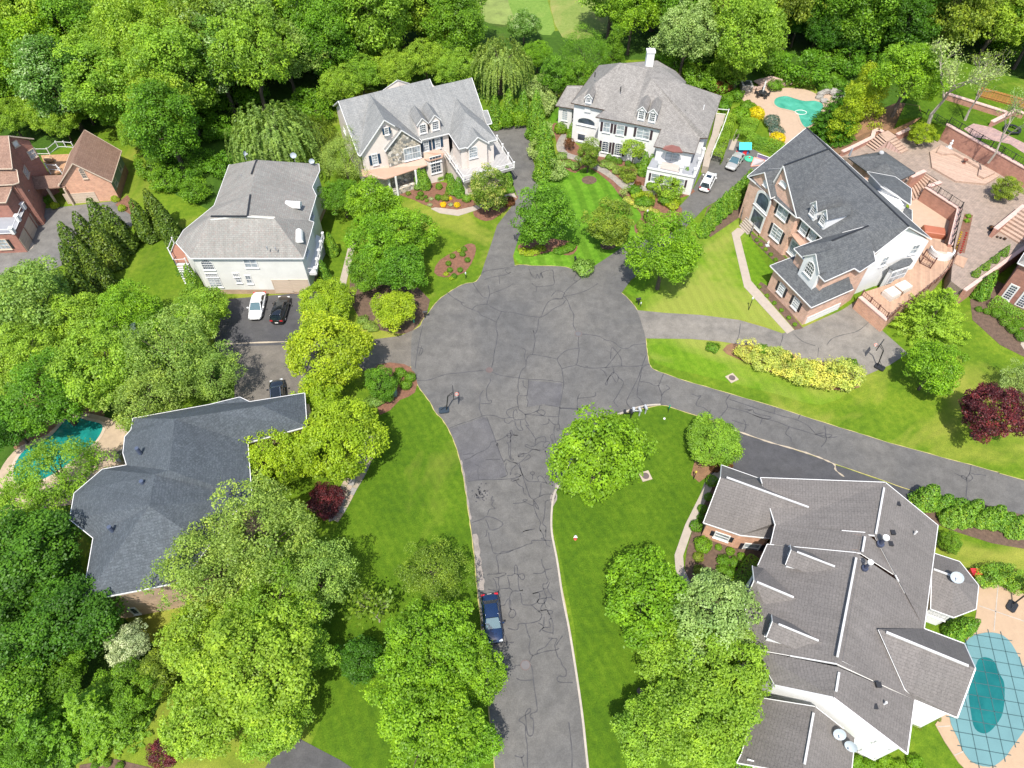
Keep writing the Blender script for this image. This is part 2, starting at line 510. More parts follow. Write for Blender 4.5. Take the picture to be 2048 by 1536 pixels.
def sheet(name, pts, z, mat, smooth=0, kind='structure', uvrot=0.0, label=None, skirt=None):
    """flat sheet on the ground; skirt drops its edge to that height"""
    pts = [Vector(p) for p in pts]
    if smooth: pts = smooth_line(pts, smooth, True)
    if area2(pts) < 0: pts = pts[::-1]
    mb = MB()
    c, s_ = cos(uvrot), sin(uvrot)
    flat = [Vector((p.x, p.y, 0)) for p in pts]
    for t in tessellate_polygon([flat]):
        q = [flat[k] for k in t]
        if area2(q) < 0: q = q[::-1]
        mb.face([(p.x, p.y, z) for p in q], [(p.x * c + p.y * s_, -p.x * s_ + p.y * c) for p in q])
    if skirt is not None:
        for a, b in zip(flat, flat[1:] + flat[:1]): mb.wallq(a, b, z, z, skirt)
    o = mb.build(name, mat)
    o['kind'] = kind
    if label: o['label'] = label
    return o
def pz(zone, *pts, z=0.0): return [zone(x, y, z) for x, y in pts]

gb = MB()
S = 900
gb.face([(-S, -S, -.004), (S, -S, -.004), (S, S, -.004), (-S, S, -.004)])
o = gb.build('ground', M_LAWN); o['kind'] = 'structure'

# woodland floor under the trees, meadow behind
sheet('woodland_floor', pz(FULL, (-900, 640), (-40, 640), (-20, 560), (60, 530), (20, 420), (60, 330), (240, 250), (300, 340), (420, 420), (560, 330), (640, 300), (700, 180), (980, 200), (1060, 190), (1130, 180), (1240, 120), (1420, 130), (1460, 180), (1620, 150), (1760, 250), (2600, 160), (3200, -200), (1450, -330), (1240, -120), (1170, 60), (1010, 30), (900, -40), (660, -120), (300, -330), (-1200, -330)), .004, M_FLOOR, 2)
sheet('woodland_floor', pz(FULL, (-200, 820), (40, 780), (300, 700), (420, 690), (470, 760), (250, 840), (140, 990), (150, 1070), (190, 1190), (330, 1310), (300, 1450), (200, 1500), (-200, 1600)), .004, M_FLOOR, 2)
sheet('meadow', pz(FULL, (1100, 10), (1125, 75), (1180, 75), (1240, 45), (1250, -40), (1260, -330), (1000, -330), (1090, -80)), .012, M_MEADOW, 2)
sheet('meadow', pz(FULL, (930, 0), (950, 35), (1010, 50), (1040, 20), (1030, -60), (1010, -330), (800, -330), (900, -80)), .014, plain('dry_meadow_grass', (.2, .26, .06), .95, var=.35, scale=.5, fine=4, bumps=.5), 2)
sheet('meadow_path', pz(FULL, (1018, 10), (1040, 45), (1085, 70), (1110, 60), (1095, 0), (1080, -80), (1060, -330), (1010, -330), (1015, -60)), .016, lawn_mat('pale_meadow_grass', (.08, .15, .02), (.12, .2, .035), (.17, .25, .05), (.22, .25, .07), None, .6), 2)

# lawns with their own mowing pattern; M_LAWN2 ones have shade in their colour
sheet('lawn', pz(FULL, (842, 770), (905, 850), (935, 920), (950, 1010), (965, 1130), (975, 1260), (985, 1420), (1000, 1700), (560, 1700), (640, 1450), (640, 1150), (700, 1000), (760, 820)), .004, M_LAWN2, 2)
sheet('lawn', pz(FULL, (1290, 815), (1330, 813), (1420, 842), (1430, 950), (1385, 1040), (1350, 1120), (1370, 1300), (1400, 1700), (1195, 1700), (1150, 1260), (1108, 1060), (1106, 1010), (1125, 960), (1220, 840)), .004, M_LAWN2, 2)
sheet('lawn', pz(FULL, (1070, 390), (1100, 340), (1150, 330), (1230, 360), (1290, 430), (1290, 470), (1170, 546), (1140, 535), (1060, 530), (1028, 515), (1040, 450)), .004, M_LAWN3, 2)
sheet('lawn', pz(FULL, (1310, 640), (1290, 600), (1250, 585), (1290, 540), (1350, 470), (1480, 440), (1590, 670), (1540, 655), (1470, 637)), .004, M_LAWN4, 2)
sheet('lawn', pz(FULL, (1300, 677), (1440, 684), (1560, 700), (1660, 740), (1700, 780), (1640, 810), (1560, 790), (1400, 750), (1310, 725)), .004, M_LAWN4, 2)
sheet('lawn', pz(FULL, (1100, 220), (1125, 190), (1140, 200), (1130, 240), (1120, 280), (1098, 262)), .008, M_LAWN3, 2)

# ------------------------------------------------------------------ roads and drives
ROADZ = .035
left_edge = [(0, 1700)]
road = ([FULL.px(1030, 1900), FULL.px(1000, 1650), FULL.px(990, 1536), FULL.px(975, 1380)] + [k3.px(*p) for p in ((300, 1250), (255, 880), (215, 400), (165, 0))] +
        [k2.px(*p) for p in ((420, 1330), (385, 1070), (350, 870), (310, 700), (260, 550), (200, 420), (130, 310), (60, 240))] +
        [k1.px(*p) for p in ((160, 1200), (100, 1120), (60, 1060), (40, 970), (10, 935), (8, 800), (20, 650), (80, 600), (100, 555), (150, 490), (220, 400), (300, 340), (380, 290), (440, 265), (520, 250), (575, 185), (700, 150), (860, 118), (960, 125), (1180, 130), (1270, 150), (1330, 180), (1370, 190), (1470, 250), (1665, 340), (1740, 410), (1785, 470), (1830, 600), (1855, 690), (1862, 760), (1870, 820), (1885, 900))] +
        [k5.px(*p) for p in ((440, 160), (530, 195), (700, 255), (860, 300), (1070, 362), (1440, 470), (1640, 535))] +
        [k6.px(*p) for p in ((200, 530), (400, 590), (700, 685), (1000, 765), (1300, 850), (1500, 900), (1800, 985), (2048, 1060))] +
        [(2700, 1140), (2700, 1240), (2046, 1030), (1938, 1010), (1825, 981), (1751, 955), (1665, 926)] +
        [k5.px(*p) for p in ((1850, 900), (1600, 815), (1400, 760), (1180, 685), (1000, 615), (900, 570), (640, 490), (495, 452))] +
        [(1249, 826), (1215, 838), (1180, 870), (1142, 920)] +
        [k2.px(*p) for p in ((1395, 1010), (1338, 1130), (1312, 1300), (1312, 1536))] + [k3.px(1480, 800)] +
        [k4.px(*p) for p in ((1040, 0), (1170, 850), (1245, 1536))] + [(1195, 1680), (1230, 1900)])
ROAD_PTS = smooth_line([P(x, y) for x, y in road], 3, True)
sheet('road', ROAD_PTS, ROADZ, M_ASPH, skirt=-.01)
sheet('driveway', [P(*p) for p in ((983, 257), (1056, 247), (1061, 285), (1065, 318), (1079, 362), (1060, 420), (1036, 480), (1026, 512), (1032, 545), (960, 556), (968, 530), (985, 480), (994, 451), (1030, 404), (1034, 392), (1020, 350), (990, 320))], .025, M_ASPH, 0)
sheet('driveway', [P(*p) for p in ((1160, 552), (1168, 546), (1255, 488), (1300, 450), (1345, 420), (1362, 410), (1379, 391), (1405, 345), (1428, 300), (1455, 278), (1480, 283), (1548, 322), (1495, 362), (1465, 385), (1410, 415), (1391, 435), (1350, 475), (1290, 540), (1262, 560), (1240, 590))], .025, M_ASPH)
sheet('driveway', [P(*p) for p in ((1270, 620), (1330, 626), (1400, 630), (1478, 640), (1530, 655), (1565, 667), (1606, 655), (1684, 620), (1715, 600), (1765, 662), (1816, 707), (1778, 731), (1724, 754), (1656, 726), (1602, 716), (1562, 696), (1473, 688), (1440, 683), (1380, 678), (1290, 677))], .025, M_ASPHO)
sheet('driveway', [P(*p) for p in ((436, 600), (640, 583), (660, 600), (655, 688), (430, 694), (425, 640))], .03, M_ASPHD)
sheet('driveway', [P(*p) for p in ((850, 735), (800, 732), (740, 740), (620, 760), (600, 830), (470, 830), (468, 740), (430, 690), (640, 684), (740, 680), (800, 672), (850, 650))], .025, M_ASPHB)
sheet('driveway', [P(*p) for p in ((82, 418), (115, 415), (232, 402), (262, 428), (264, 452), (215, 475), (150, 520), (90, 545), (-10, 550), (-10, 500))], .025, asphalt_mat('grey_drive_asphalt', (.145, .14, .132), (.19, .178, .16)))
sheet('driveway', [P(*p) for p in ((1425, 845), (1444, 852), (1488, 869), (1590, 900), (1652, 921), (1665, 928), (1825, 983), (1840, 1000), (1800, 1060), (1400, 990), (1425, 920))], .028, M_ASPHD)
sheet('driveway', [P(*p) for p in ((480, 1620), (540, 1520), (600, 1478), (680, 1520), (740, 1560), (760, 1620))], .025, M_ASPHD)
# pale seam where the drive meets the road
def ribbon(mb, pts, w, z, m=0):
    L = []; R = []
    n = len(pts)
    for i, p in enumerate(pts):
        d = pts[min(i + 1, n - 1)] - pts[max(i - 1, 0)]
        d = Vector((d.x, d.y, 0))
        if d.length < 1e-6: d = Vector((1, 0, 0))
        d.normalize()
        q = Vector((-d.y, d.x, 0)) * (w(i) if callable(w) else w) * .5
        L.append((p.x + q.x, p.y + q.y, z)); R.append((p.x - q.x, p.y - q.y, z))
    for i in range(n - 1):
        mb.face([R[i], R[i + 1], L[i + 1], L[i]], None, m)
mb = MB()
ribbon(mb, smooth_line(pz(k5, (1050, 640), (1180, 685), (1400, 760), (1600, 815), (1760, 868), (1850, 905), (1920, 940), (1930, 985), (2000, 1040)), 4), lambda i: .16 + .1 * sin(i * 1.9), ROADZ + .006)
ribbon(mb, smooth_line(pz(z1, (1330, 1412), (1550, 1402), (1800, 1395), (1900, 1398)), 4), lambda i: .2 + .1 * sin(i * 1.7), ROADZ + .002)
o = mb.build('sandy_seam', plain('sand_washed_seam', (.42, .35, .26), .9, var=.35)); o['kind'] = 'structure'
# pale dry margin along the road edges
mb = MB()
npts = len(ROAD_PTS)
cen = [Vector((p.x, p.y, 0)) for p in ROAD_PTS]
ribbon(mb, cen[2:npts - 4], lambda i: .16 + .09 * sin(i * 2.3), .02)
o = mb.build('road_margin', plain('dry_verge_edge', (.42, .36, .13), .95, var=.4)); o['kind'] = 'structure'

for zz, pp in ((k2, [(205, 425), (590, 290), (625, 330), (715, 560), (790, 775), (825, 930), (700, 965), (420, 985), (365, 870), (320, 700), (270, 560)]), (k1, [(940, 1030), (1200, 1050), (1190, 1150), (1175, 1235), (1050, 1215), (930, 1240), (925, 1120)])):
    sheet('asphalt_patch', pz(zz, *pp), ROADZ + .003, M_PATCH)
mb = MB()
ribbon(mb, smooth_line(pz(k3, (215, 60), (245, 250), (265, 420), (290, 620), (315, 760), (305, 880)), 4), lambda i: .35 + .3 * abs(sin(i * .9)), ROADZ + .005)
ribbon(mb, smooth_line(pz(k2, (335, 760), (372, 950), (405, 1180), (440, 1400)), 5), lambda i: .14 + .1 * sin(i * 1.9), ROADZ + .005)
ribbon(mb, smooth_line(pz(k2, (1400, 1000), (1345, 1100), (1322, 1250)), 4), lambda i: .5 + .3 * sin(i * 1.4), ROADZ + .004)
o = mb.build('sand_wash', plain('sand_washed_asphalt', (.26, .225, .2), .95, var=.35)); o['kind'] = 'structure'
# kerb
def kerb(pts, w=.2, h=.12):
    mb = MB()
    pts = smooth_line(pts, 4)
    n = len(pts)
    L = []; R = []
    for i, p in enumerate(pts):
        d = pts[min(i + 1, n - 1)] - pts[max(i - 1, 0)]
        d = Vector((d.x, d.y, 0)).normalized(); q = Vector((-d.y, d.x, 0)) * w * .5
        L.append(p + q); R.append(p - q)
    for i in range(n - 1):
        a, b, c, d = L[i], L[i + 1], R[i + 1], R[i]
        mb.face([(d.x, d.y, h), (c.x, c.y, h), (b.x, b.y, h), (a.x, a.y, h)])
        mb.wallq(a, b, h, h, -.02); mb.wallq(c, d, h, h, -.02)
    for a, d in ((L[0], R[0]), (R[-1], L[-1])): mb.wallq(a, d, h, h, -.02)
    o = mb.build('kerb', M_KERB); o['kind'] = 'structure'
kerb([P(1142, 920)] + pz(k2, (1395, 1010), (1338, 1130), (1312, 1300), (1312, 1536)) + pz(k3, (1420, 450), (1500, 980)) + pz(k4, (1040, 0), (1170, 850), (1245, 1536)) + [P(1195, 1700)])
kerb([P(1180, 870), P(1215, 838), P(1249, 825)] + pz(k5, (300, 475), (400, 455), (495, 450)))

# ------------------------------------------------------------------ crack sealing
CR = [
 (k1, [(860,120),(740,145),(600,165),(570,185)]),
 (k1, [(585,235),(650,215),(700,205),(760,195),(795,175),(770,185),(750,155),(790,150)]),(k1,[(700,205),(708,270)]),
 (k1, [(495,260),(520,300),(545,335),(575,370),(610,380)]),(k1,[(615,280),(628,345),(615,390),(605,430)]),(k1,[(632,350),(700,322),(760,300),(815,265)]),
 (k1, [(290,335),(340,375),(400,410),(430,420)]),(k1,[(400,410),(420,440),(490,470),(540,490),(560,515),(620,540),(680,570)]),(k1,[(490,470),(525,440),(605,430),(650,455),(720,485),(820,495),(900,515),(1010,530),(1070,512),(1130,465),(1200,430),(1225,395)]),
 (k1, [(720,485),(700,530),(680,570),(678,620),(688,665),(680,740),(665,800),(655,880),(640,935)]),
 (k1, [(940,150),(955,195),(990,225),(1000,190),(1020,225),(1030,180),(1045,220),(1035,180),(1120,160),(1130,215),(1135,270),(1080,285),(1000,290),(960,265)]),(k1,[(1000,290),(992,335)]),
 (k1, [(1310,190),(1290,240),(1330,240),(1355,200)]),(k1,[(1320,245),(1260,290),(1220,335),(1195,385),(1130,390),(1090,410),(1060,460),(1035,525)]),
 (k1, [(1480,265),(1400,315),(1320,345),(1250,360),(1210,370)]),(k1,[(1110,370),(1150,325),(1200,330),(1220,345)]),(k1,[(1120,380),(1180,385),(1210,385)]),
 (k1, [(1215,370),(1240,400),(1265,465),(1290,515),(1285,590),(1310,640)]),(k1,[(1350,665),(1400,668),(1490,682),(1540,710),(1600,725),(1650,765),(1680,778),(1720,775),(1760,750),(1855,740)]),
 (k1, [(1035,530),(1015,540),(1005,620),(985,660),(970,635),(985,700),(980,750),(965,825)]),
 (k1, [(1328,685),(1325,740),(1332,780),(1325,840),(1308,905),(1250,920),(1200,935),(1185,915),(1160,865),(1190,825),(1240,790),(1330,775)]),
 (k1, [(1160,860),(1060,840),(965,825),(930,840),(915,880),(910,920),(880,950),(860,1005),(850,1080),(860,1130),(845,1160),(852,1240)]),(k1,[(875,770),(910,790),(900,840),(915,880)]),
 (k1, [(1308,905),(1370,925),(1450,932),(1540,928),(1640,915),(1760,920),(1860,905),(1890,905)]),(k1,[(1540,928),(1575,890),(1620,830),(1660,785)]),(k1,[(1580,860),(1590,770),(1640,820),(1665,870),(1665,915)]),
 (k1, [(640,960),(700,985),(780,1000),(860,1010),(950,1022),(1060,1025),(1140,1035),(1205,1045)]),(k1,[(1195,935),(1205,1000),(1210,1060),(1195,1150),(1180,1240),(1170,1330),(1165,1380)]),
 (k1, [(605,945),(530,955),(450,962),(380,970),(290,980),(220,1000),(150,1025),(60,1030)]),
 (k1, [(935,1025),(928,1100),(920,1170),(930,1195),(922,1240)]),(k1,[(865,1150),(920,1150)]),(k1,[(890,1030),(895,1070),(920,1090)]),
 (k1, [(630,1010),(632,1040),(605,1090),(605,1160),(620,1190),(640,1185),(632,1210),(555,1210)]),(k1,[(580,1105),(552,1145),(552,1190),(545,1240),(568,1310)]),
 (k1, [(1340,1130),(1320,1170),(1318,1250),(1335,1310)]),(k1,[(1320,1170),(1450,1155),(1460,1120)]),(k1,[(1180,1245),(1320,1250),(1370,1252)]),
 (k1, [(1600,930),(1605,970),(1580,990),(1560,1015),(1550,1065),(1540,1050),(1565,1010),(1600,965),(1640,1000),(1625,1045),(1590,990)]),(k1,[(1640,1005),(1680,1040),(1670,1080),(1625,1160),(1605,1195),(1640,1240)]),
 (k1, [(1860,830),(1830,910),(1800,1000),(1760,1080),(1720,1160),(1705,1200),(1730,1240),(1755,1265)]),(k1,[(1865,910),(1830,930),(1815,1000),(1795,1080),(1790,1150),(1815,1180),(1850,1240)]),
 (k1, [(100,600),(85,660),(65,760),(50,860),(40,940)]),(k1,[(95,755),(70,830),(90,820),(100,780),(60,770)]),
 (k1, [(1500,940),(1530,960),(1550,1000)]),(k1,[(1400,920),(1380,915)]),
 (k2, [(205,415),(320,370),(430,335),(520,300),(600,275),(700,280),(780,310),(850,300),(910,300)]),
 (k2, [(610,290),(640,370),(690,500),(740,650),(780,750),(800,780)]),(k2,[(730,580),(715,600),(735,600),(725,570)]),
 (k2, [(370,755),(430,735),(510,685),(590,650),(640,610),(665,560),(720,550),(790,520),(840,490),(950,490),(900,485),(880,440),(860,445),(880,490),(850,520),(830,480),(870,470)]),
 (k2, [(945,180),(840,215),(825,255),(860,295)]),(k2,[(950,180),(960,215),(1020,260),(1025,310),(910,320),(900,240),(930,215),(940,250)]),(k2,[(800,310),(810,350),(850,362),(880,335),(910,340)]),
 (k2, [(915,325),(920,370),(950,430),(1000,435),(980,390),(975,330)]),(k2,[(1025,320),(1040,350),(1065,390),(1030,380),(1080,440),(1120,500),(1140,540),(1130,590)]),
 (k2, [(1020,265),(1100,250),(1170,215),(1180,175),(1210,165)]),(k2,[(1150,235),(1200,215),(1240,240),(1225,275),(1190,265),(1150,235)]),(k2,[(1020,265),(1180,275),(1300,290),(1385,290)]),(k2,[(1400,200),(1500,205),(1590,210),(1660,200)]),
 (k2, [(1240,160),(1330,175),(1405,190)]),(k2,[(1280,310),(1275,360),(1200,380)]),(k2,[(1280,320),(1340,375),(1390,370),(1392,430),(1370,440),(1375,420),(1430,425),(1460,410)]),
 (k2, [(1350,380),(1335,450),(1350,560),(1350,600),(1320,610),(1315,560),(1300,500),(1325,480),(1325,560),(1340,630),(1340,660)]),
 (k2, [(1140,540),(1160,520),(1235,505),(1245,560),(1190,560),(1110,610),(1040,590),(1030,610),(1110,640),(1220,645),(1290,570),(1250,560),(1220,610),(1300,640),(1330,670),(1290,685),(1240,660)]),
 (k2, [(870,460),(865,560),(830,570),(850,600),(850,700),(880,760),(900,745),(870,720),(870,540)]),
 (k2, [(800,780),(820,750),(870,775),(950,790),(1000,760),(1060,700),(1080,730),(1010,765)]),(k2,[(950,720),(1000,690),(1060,680),(1110,640),(1190,660)]),(k2,[(950,715),(960,695),(1010,690),(1000,720),(950,720)]),
 (k2, [(1240,655),(1260,720),(1260,770),(1300,840),(1330,890),(1335,940),(1300,990),(1265,1015),(1230,960),(1190,925),(1160,945),(1170,980)]),(k2,[(1300,850),(1260,920),(1240,945),(1270,950)]),
 (k2, [(890,775),(940,800),(970,850),(990,900),(1030,960),(1080,990),(1170,990),(1260,1005)]),(k2,[(1105,965),(1105,920),(1085,905),(1090,885),(1125,890),(1120,910),(1105,920)]),
 (k2, [(410,990),(530,970),(700,968),(850,960),(940,945),(985,920)]),(k2,[(820,790),(815,850),(835,915),(760,950)]),(k2,[(485,800),(530,830),(515,860),(525,965)]),(k2,[(865,920),(880,860),(930,810)]),(k2,[(910,920),(940,905),(980,925),(930,940)]),
 (k2, [(960,790),(1000,930),(1050,1080),(1075,1150),(1120,1180),(1180,1150),(1250,1125),(1340,1130),(1340,1175),(1250,1200),(1240,1280),(1230,1370),(1215,1440),(1250,1480),(1240,1536)]),
 (k2, [(1195,1005),(1195,1080),(1180,1150)]),(k2,[(1120,1185),(1120,1260),(1150,1350),(1190,1430),(1180,1490),(1200,1536)]),(k2,[(1115,1190),(1160,1250),(1170,1290),(1140,1260),(1130,1220)]),
 (k2, [(895,1225),(1000,1215),(1050,1185),(1000,1195),(1110,1250)]),(k2,[(930,985),(960,1030),(1000,1050),(1010,1110),(1040,1125)]),
 (k2, [(675,1145),(660,1190),(690,1190),(665,1240),(700,1280),(640,1290),(620,1350)]),(k2,[(450,1430),(560,1395),(610,1365),(700,1385),(785,1440),(740,1490),(650,1510),(620,1440),(600,1400)]),(k2,[(1000,1530),(1060,1510),(1130,1500)]),
 (k2, [(600,755),(690,748),(760,750)]),(k2,[(360,700),(420,690),(470,690)]),(k2,[(870,965),(930,975),(960,960),(900,985),(870,975)]),
 (k3, [(395,0),(385,80),(360,100)]),(k3,[(420,40),(430,150),(460,220),(480,320),(530,350),(580,350),(610,325),(700,315),(800,285),(900,250),(980,215),(1050,195),(1060,155),(1240,155),(1180,130),(1230,120)]),(k3,[(580,350),(700,330),(780,295)]),
 (k3, [(1170,0),(1210,60),(1225,120),(1250,150),(1270,220),(1320,245)]),(k3,[(1260,0),(1250,110)]),(k3,[(1240,155),(1350,160),(1365,180)]),(k3,[(900,50),(950,15),(1060,0)]),
 (k3, [(550,370),(530,400),(550,480),(560,560),(550,640),(420,650),(400,670)]),(k3,[(560,640),(650,630),(670,650),(600,680),(550,700),(510,690)]),(k3,[(690,670),(760,665),(800,640),(850,665),(850,720),(870,880),(920,880),(860,895),(780,895),(740,940),(725,1010)]),
 (k3, [(800,650),(800,540),(820,515),(840,560),(845,650),(920,640),(945,700),(910,730),(870,690),(850,660)]),(k3,[(695,690),(715,760),(715,850),(600,860),(550,900),(520,760),(480,710)]),(k3,[(570,700),(560,790),(580,840),(560,890),(590,960),(585,1000)]),(k3,[(410,870),(470,880),(540,890)]),(k3,[(720,850),(770,890)]),
 (k3, [(590,1110),(650,1100),(680,1040),(720,1010),(720,1110),(745,1165),(790,1170),(815,1230),(780,1285),(730,1275),(715,1220),(745,1165),(735,1020)]),
 (k3, [(1190,430),(1210,520),(1240,590),(1190,635),(1070,635)]),(k3,[(1240,590),(1340,565)]),(k3,[(1245,600),(1260,680),(1290,740),(1260,790),(1215,795),(1220,860),(1275,850),(1310,765)]),(k3,[(1220,860),(1240,920),(1265,990),(1240,1060),(1190,1120),(1190,1180),(1280,1165)]),
 (k3, [(1280,850),(1300,910),(1340,960),(1350,1010),(1420,1045)]),(k3,[(1340,985),(1260,995),(1160,1015),(1130,1050),(1160,1080),(1220,1075)]),(k3,[(880,920),(900,1000),(910,1085),(980,1100),(1060,1095),(1130,1055),(1165,980),(1150,920),(1060,935),(1220,890)]),
 (k3, [(1050,1100),(1100,1150),(1150,1190),(1190,1230),(1190,1270),(1160,1325),(1050,1360),(940,1370),(855,1380),(850,1440),(810,1465),(700,1440)]),(k3,[(1150,1190),(1240,1170),(1280,1180),(1345,1180),(1345,1220),(1300,1230),(1280,1180),(1330,1290),(1300,1320),(1320,1420),(1220,1430),(1160,1490)]),
 (k3, [(1330,1290),(1360,1370),(1360,1536)]),(k3,[(960,1380),(980,1470),(1000,1536)]),(k3,[(1140,1360),(1200,1390),(1220,1430),(1200,1460),(1290,1500),(1360,1510)]),(k3,[(1230,1270),(1225,1410)]),(k3,[(1250,1000),(1230,1050),(1260,1140)]),
 (k4, [(560,0),(580,60),(565,150),(580,220),(605,240),(570,320),(595,360),(610,450),(625,600),(655,800),(655,880),(590,910),(580,950),(615,985),(615,1130),(580,1168),(545,1130),(530,980),(525,910),(560,855),(585,860),(570,900),(450,980),(520,1040),(525,1150),(545,1280),(548,1536)]),
 (k4, [(605,240),(660,220),(760,190),(870,175),(915,155)]),(k4,[(660,215),(670,180),(750,140),(800,80),(830,40),(790,40)]),(k4,[(830,40),(890,50),(865,110),(875,180),(905,270),(925,280),(950,350),(990,400),(995,460),(970,485),(915,475),(890,510),(920,545),(1070,550)]),(k4,[(955,10),(910,70),(880,120)]),
 (k4, [(570,330),(480,348),(410,355),(395,390),(310,405),(290,400),(270,270),(265,150)]),(k4,[(300,410),(310,460),(340,520)]),(k4,[(420,500),(480,525),(610,520)]),(k4,[(290,0),(315,90)]),(k4,[(250,95),(390,88)]),(k4,[(1025,1010),(1045,1180),(1062,1360),(1062,1536)]),(k4,[(400,1395),(480,1415),(510,1385)]),(k4,[(480,1415),(500,1490),(510,1520)]),
 (k5, [(520,195),(490,270),(480,300),(505,370),(495,440)]),(k5,[(330,260),(400,270),(450,295),(490,290)]),(k5,[(500,380),(530,340),(570,315),(540,290)]),
 (k5, [(750,360),(800,380),(828,375),(800,410),(790,455),(850,475),(900,520),(925,570)]),(k5,[(895,515),(910,488)]),(k5,[(1065,365),(1030,420),(1045,470),(1000,530),(960,575)]),
 (k5, [(1045,470),(1110,485),(1200,510),(1300,550),(1450,590),(1550,630),(1700,675),(1840,720)]),(k5,[(1060,405),(1180,445),(1300,485),(1420,520),(1500,545),(1600,570),(1700,620),(1770,690),(1840,705)]),
 (k5, [(1435,470),(1425,520)]),(k5,[(1640,530),(1620,570)]),(k5,[(1200,505),(1250,490),(1270,520),(1380,545),(1400,560),(1340,565),(1250,530)]),(k5,[(1180,485),(1240,495)]),(k5,[(1330,560),(1310,610)]),
 (k5, [(1080,575),(1150,600),(1220,618)]),(k5,[(1175,570),(1195,615),(1180,670)]),(k5,[(1550,630),(1520,685),(1560,720),(1565,755)]),
 (k5, [(1840,620),(1850,690),(1850,745),(1810,795)]),(k5,[(1760,695),(1840,680),(1850,720),(1940,712)]),(k5,[(1850,690),(1900,700),(1870,720)]),
 (k6, [(1515,905),(1500,990),(1470,1040),(1475,1100),(1465,1220),(1490,1240)]),(k6,[(1345,985),(1420,1020),(1475,1040),(1430,1010),(1420,1030),(1480,1060)]),(k6,[(1510,985),(1560,1000),(1600,1000),(1665,1012)]),(k6,[(1500,990),(1530,1040),(1490,1070)]),
 (z5, [(160,660),(150,740),(130,800)]),(z5,[(495,740),(490,780),(470,840)]),(z5,[(580,740),(650,800),(750,835)]),(z5,[(840,830),(880,780),(960,750),(1080,720),(1170,650)]),(z5,[(775,850),(770,920)]),
]
mb = MB()
rr = random.Random(4)
for zone, pts in CR:
    w3 = [zone(x, y) for x, y in pts]
    w3 = smooth_line(w3, 4)
    base = .088
    if zone is z5: base = .07
    ribbon(mb, w3, lambda i, b=base, ph=rr.random() * 6: b * (1 + .3 * sin(i * 1.3 + ph)), ROADZ + .008)
o = mb.build('crack_sealant', M_TAR); o['kind'] = 'structure'
# tar drips and stains
mb = MB()
for k in range(60):
    p = k2(rr.gauss(540, 40), rr.gauss(1130, 40))
    r_ = rr.uniform(.04, .13)
    mb.face([(p.x + r_ * cos(a) * rr.uniform(.6, 1.2), p.y + r_ * sin(a) * rr.uniform(.6, 1.2), ROADZ + .008) for a in [k_ * pi / 3 for k_ in range(6)]])
o = mb.build('oil_stain', M_TAR); o['kind'] = 'structure'

# ------------------------------------------------------------------ walks and beds
WALKZ = .05
for n_, c_ in (('sandstone_flag', (.4, .31, .23)), ('grey_flag', (.3, .28, .26)), ('tan_flag', (.36, .3, .22))): plain(n_, c_, .9, var=.2)
sheet('path', pz(FULL, (1463, 466), (1475, 456), (1494, 460), (1480, 474), (1502, 562), (1588, 660), (1574, 668), (1488, 574)), WALKZ, M_CONC, skirt=0)
sheet('path', pz(FULL, (1448, 930), (1422, 950), (1400, 990), (1370, 1050), (1349, 1110), (1351, 1140), (1380, 1200), (1440, 1240), (1446, 1230), (1392, 1190), (1368, 1138), (1366, 1112), (1384, 1060), (1412, 1000), (1432, 960), (1456, 950)), WALKZ, M_CONC, skirt=0)
sheet('path', pz(z2, (1000, 1300), (1080, 1340), (1250, 1365), (1420, 1310), (1560, 1240), (1700, 1180), (1780, 1205), (1750, 1150), (1600, 1200), (1380, 1280), (1240, 1310), (1040, 1288)), WALKZ, M_CONC, skirt=0)
sheet('path', pz(FULL, (700, 480), (690, 520), (680, 560), (676, 590), (688, 592), (694, 560), (704, 520), (712, 485)), WALKZ, M_CONC, skirt=0)
flag = sheet('path', pz(FULL, (740, 930), (722, 965), (700, 1000), (670, 1040), (655, 1035), (690, 980), (715, 930), (725, 900), (745, 870), (757, 875)), WALKZ, M_FLAG, 2, skirt=0)
cl = smooth_line(pz(FULL, (751, 872), (737, 902), (722, 930), (700, 972), (680, 1010), (662, 1038)), 3)
for i in range(len(cl) - 1):
    a, b = cl[i], cl[i + 1]; d = b - a; q = Vector((-d.y, d.x, 0)).normalized()
    for j in (-1, 0, 1):
        mb = MB(); c = (a + b) / 2 + q * j * .62 + d * (.12 if j else -.1); mb.box(c + UP * (WALKZ + .01), (d.length * .93, .57, .03), (d.normalized(), q, UP))
        mb.build('flagstone', [MATS['sandstone_flag'], MATS['grey_flag'], MATS['tan_flag']][(i * 2 + j) % 3], flag)
sheet('path', pz(z3, (200, 880), (150, 980), (180, 1060), (240, 1100), (330, 1120), (460, 1180), (560, 1230), (680, 1310), (770, 1390), (850, 1370), (940, 1400), (1060, 1450), (1080, 1400), (960, 1360), (850, 1310), (760, 1310), (620, 1200), (480, 1130), (350, 1080), (260, 1050), (225, 990), (260, 900)), WALKZ, M_FLAG, 2, skirt=0)
sheet('path', pz(zA, (0, 1640), (120, 1700), (330, 1680), (420, 1640), (430, 1580), (380, 1540), (330, 1560), (280, 1620), (150, 1640), (0, 1590)), WALKZ, M_CONC, 2, skirt=0)
sheet('path', pz(z3, (1755, 1020), (1800, 1030), (1870, 840), (1830, 835)), WALKZ, M_CONC, skirt=0)
BEDZ = .03
sheet('mulch_bed', pz(z2, (680, 1130), (1000, 1060), (1200, 1080), (1300, 1180), (1480, 1280), (1380, 1290), (1240, 1310), (1010, 1290), (850, 1220), (760, 1190)), BEDZ, M_MULCH, 2)
sheet('mulch_bed', pz(z2, (1380, 1330), (1450, 1400), (1560, 1400), (1700, 1290), (1790, 1200), (1740, 1180), (1560, 1250)), BEDZ, M_MULCH, 2)
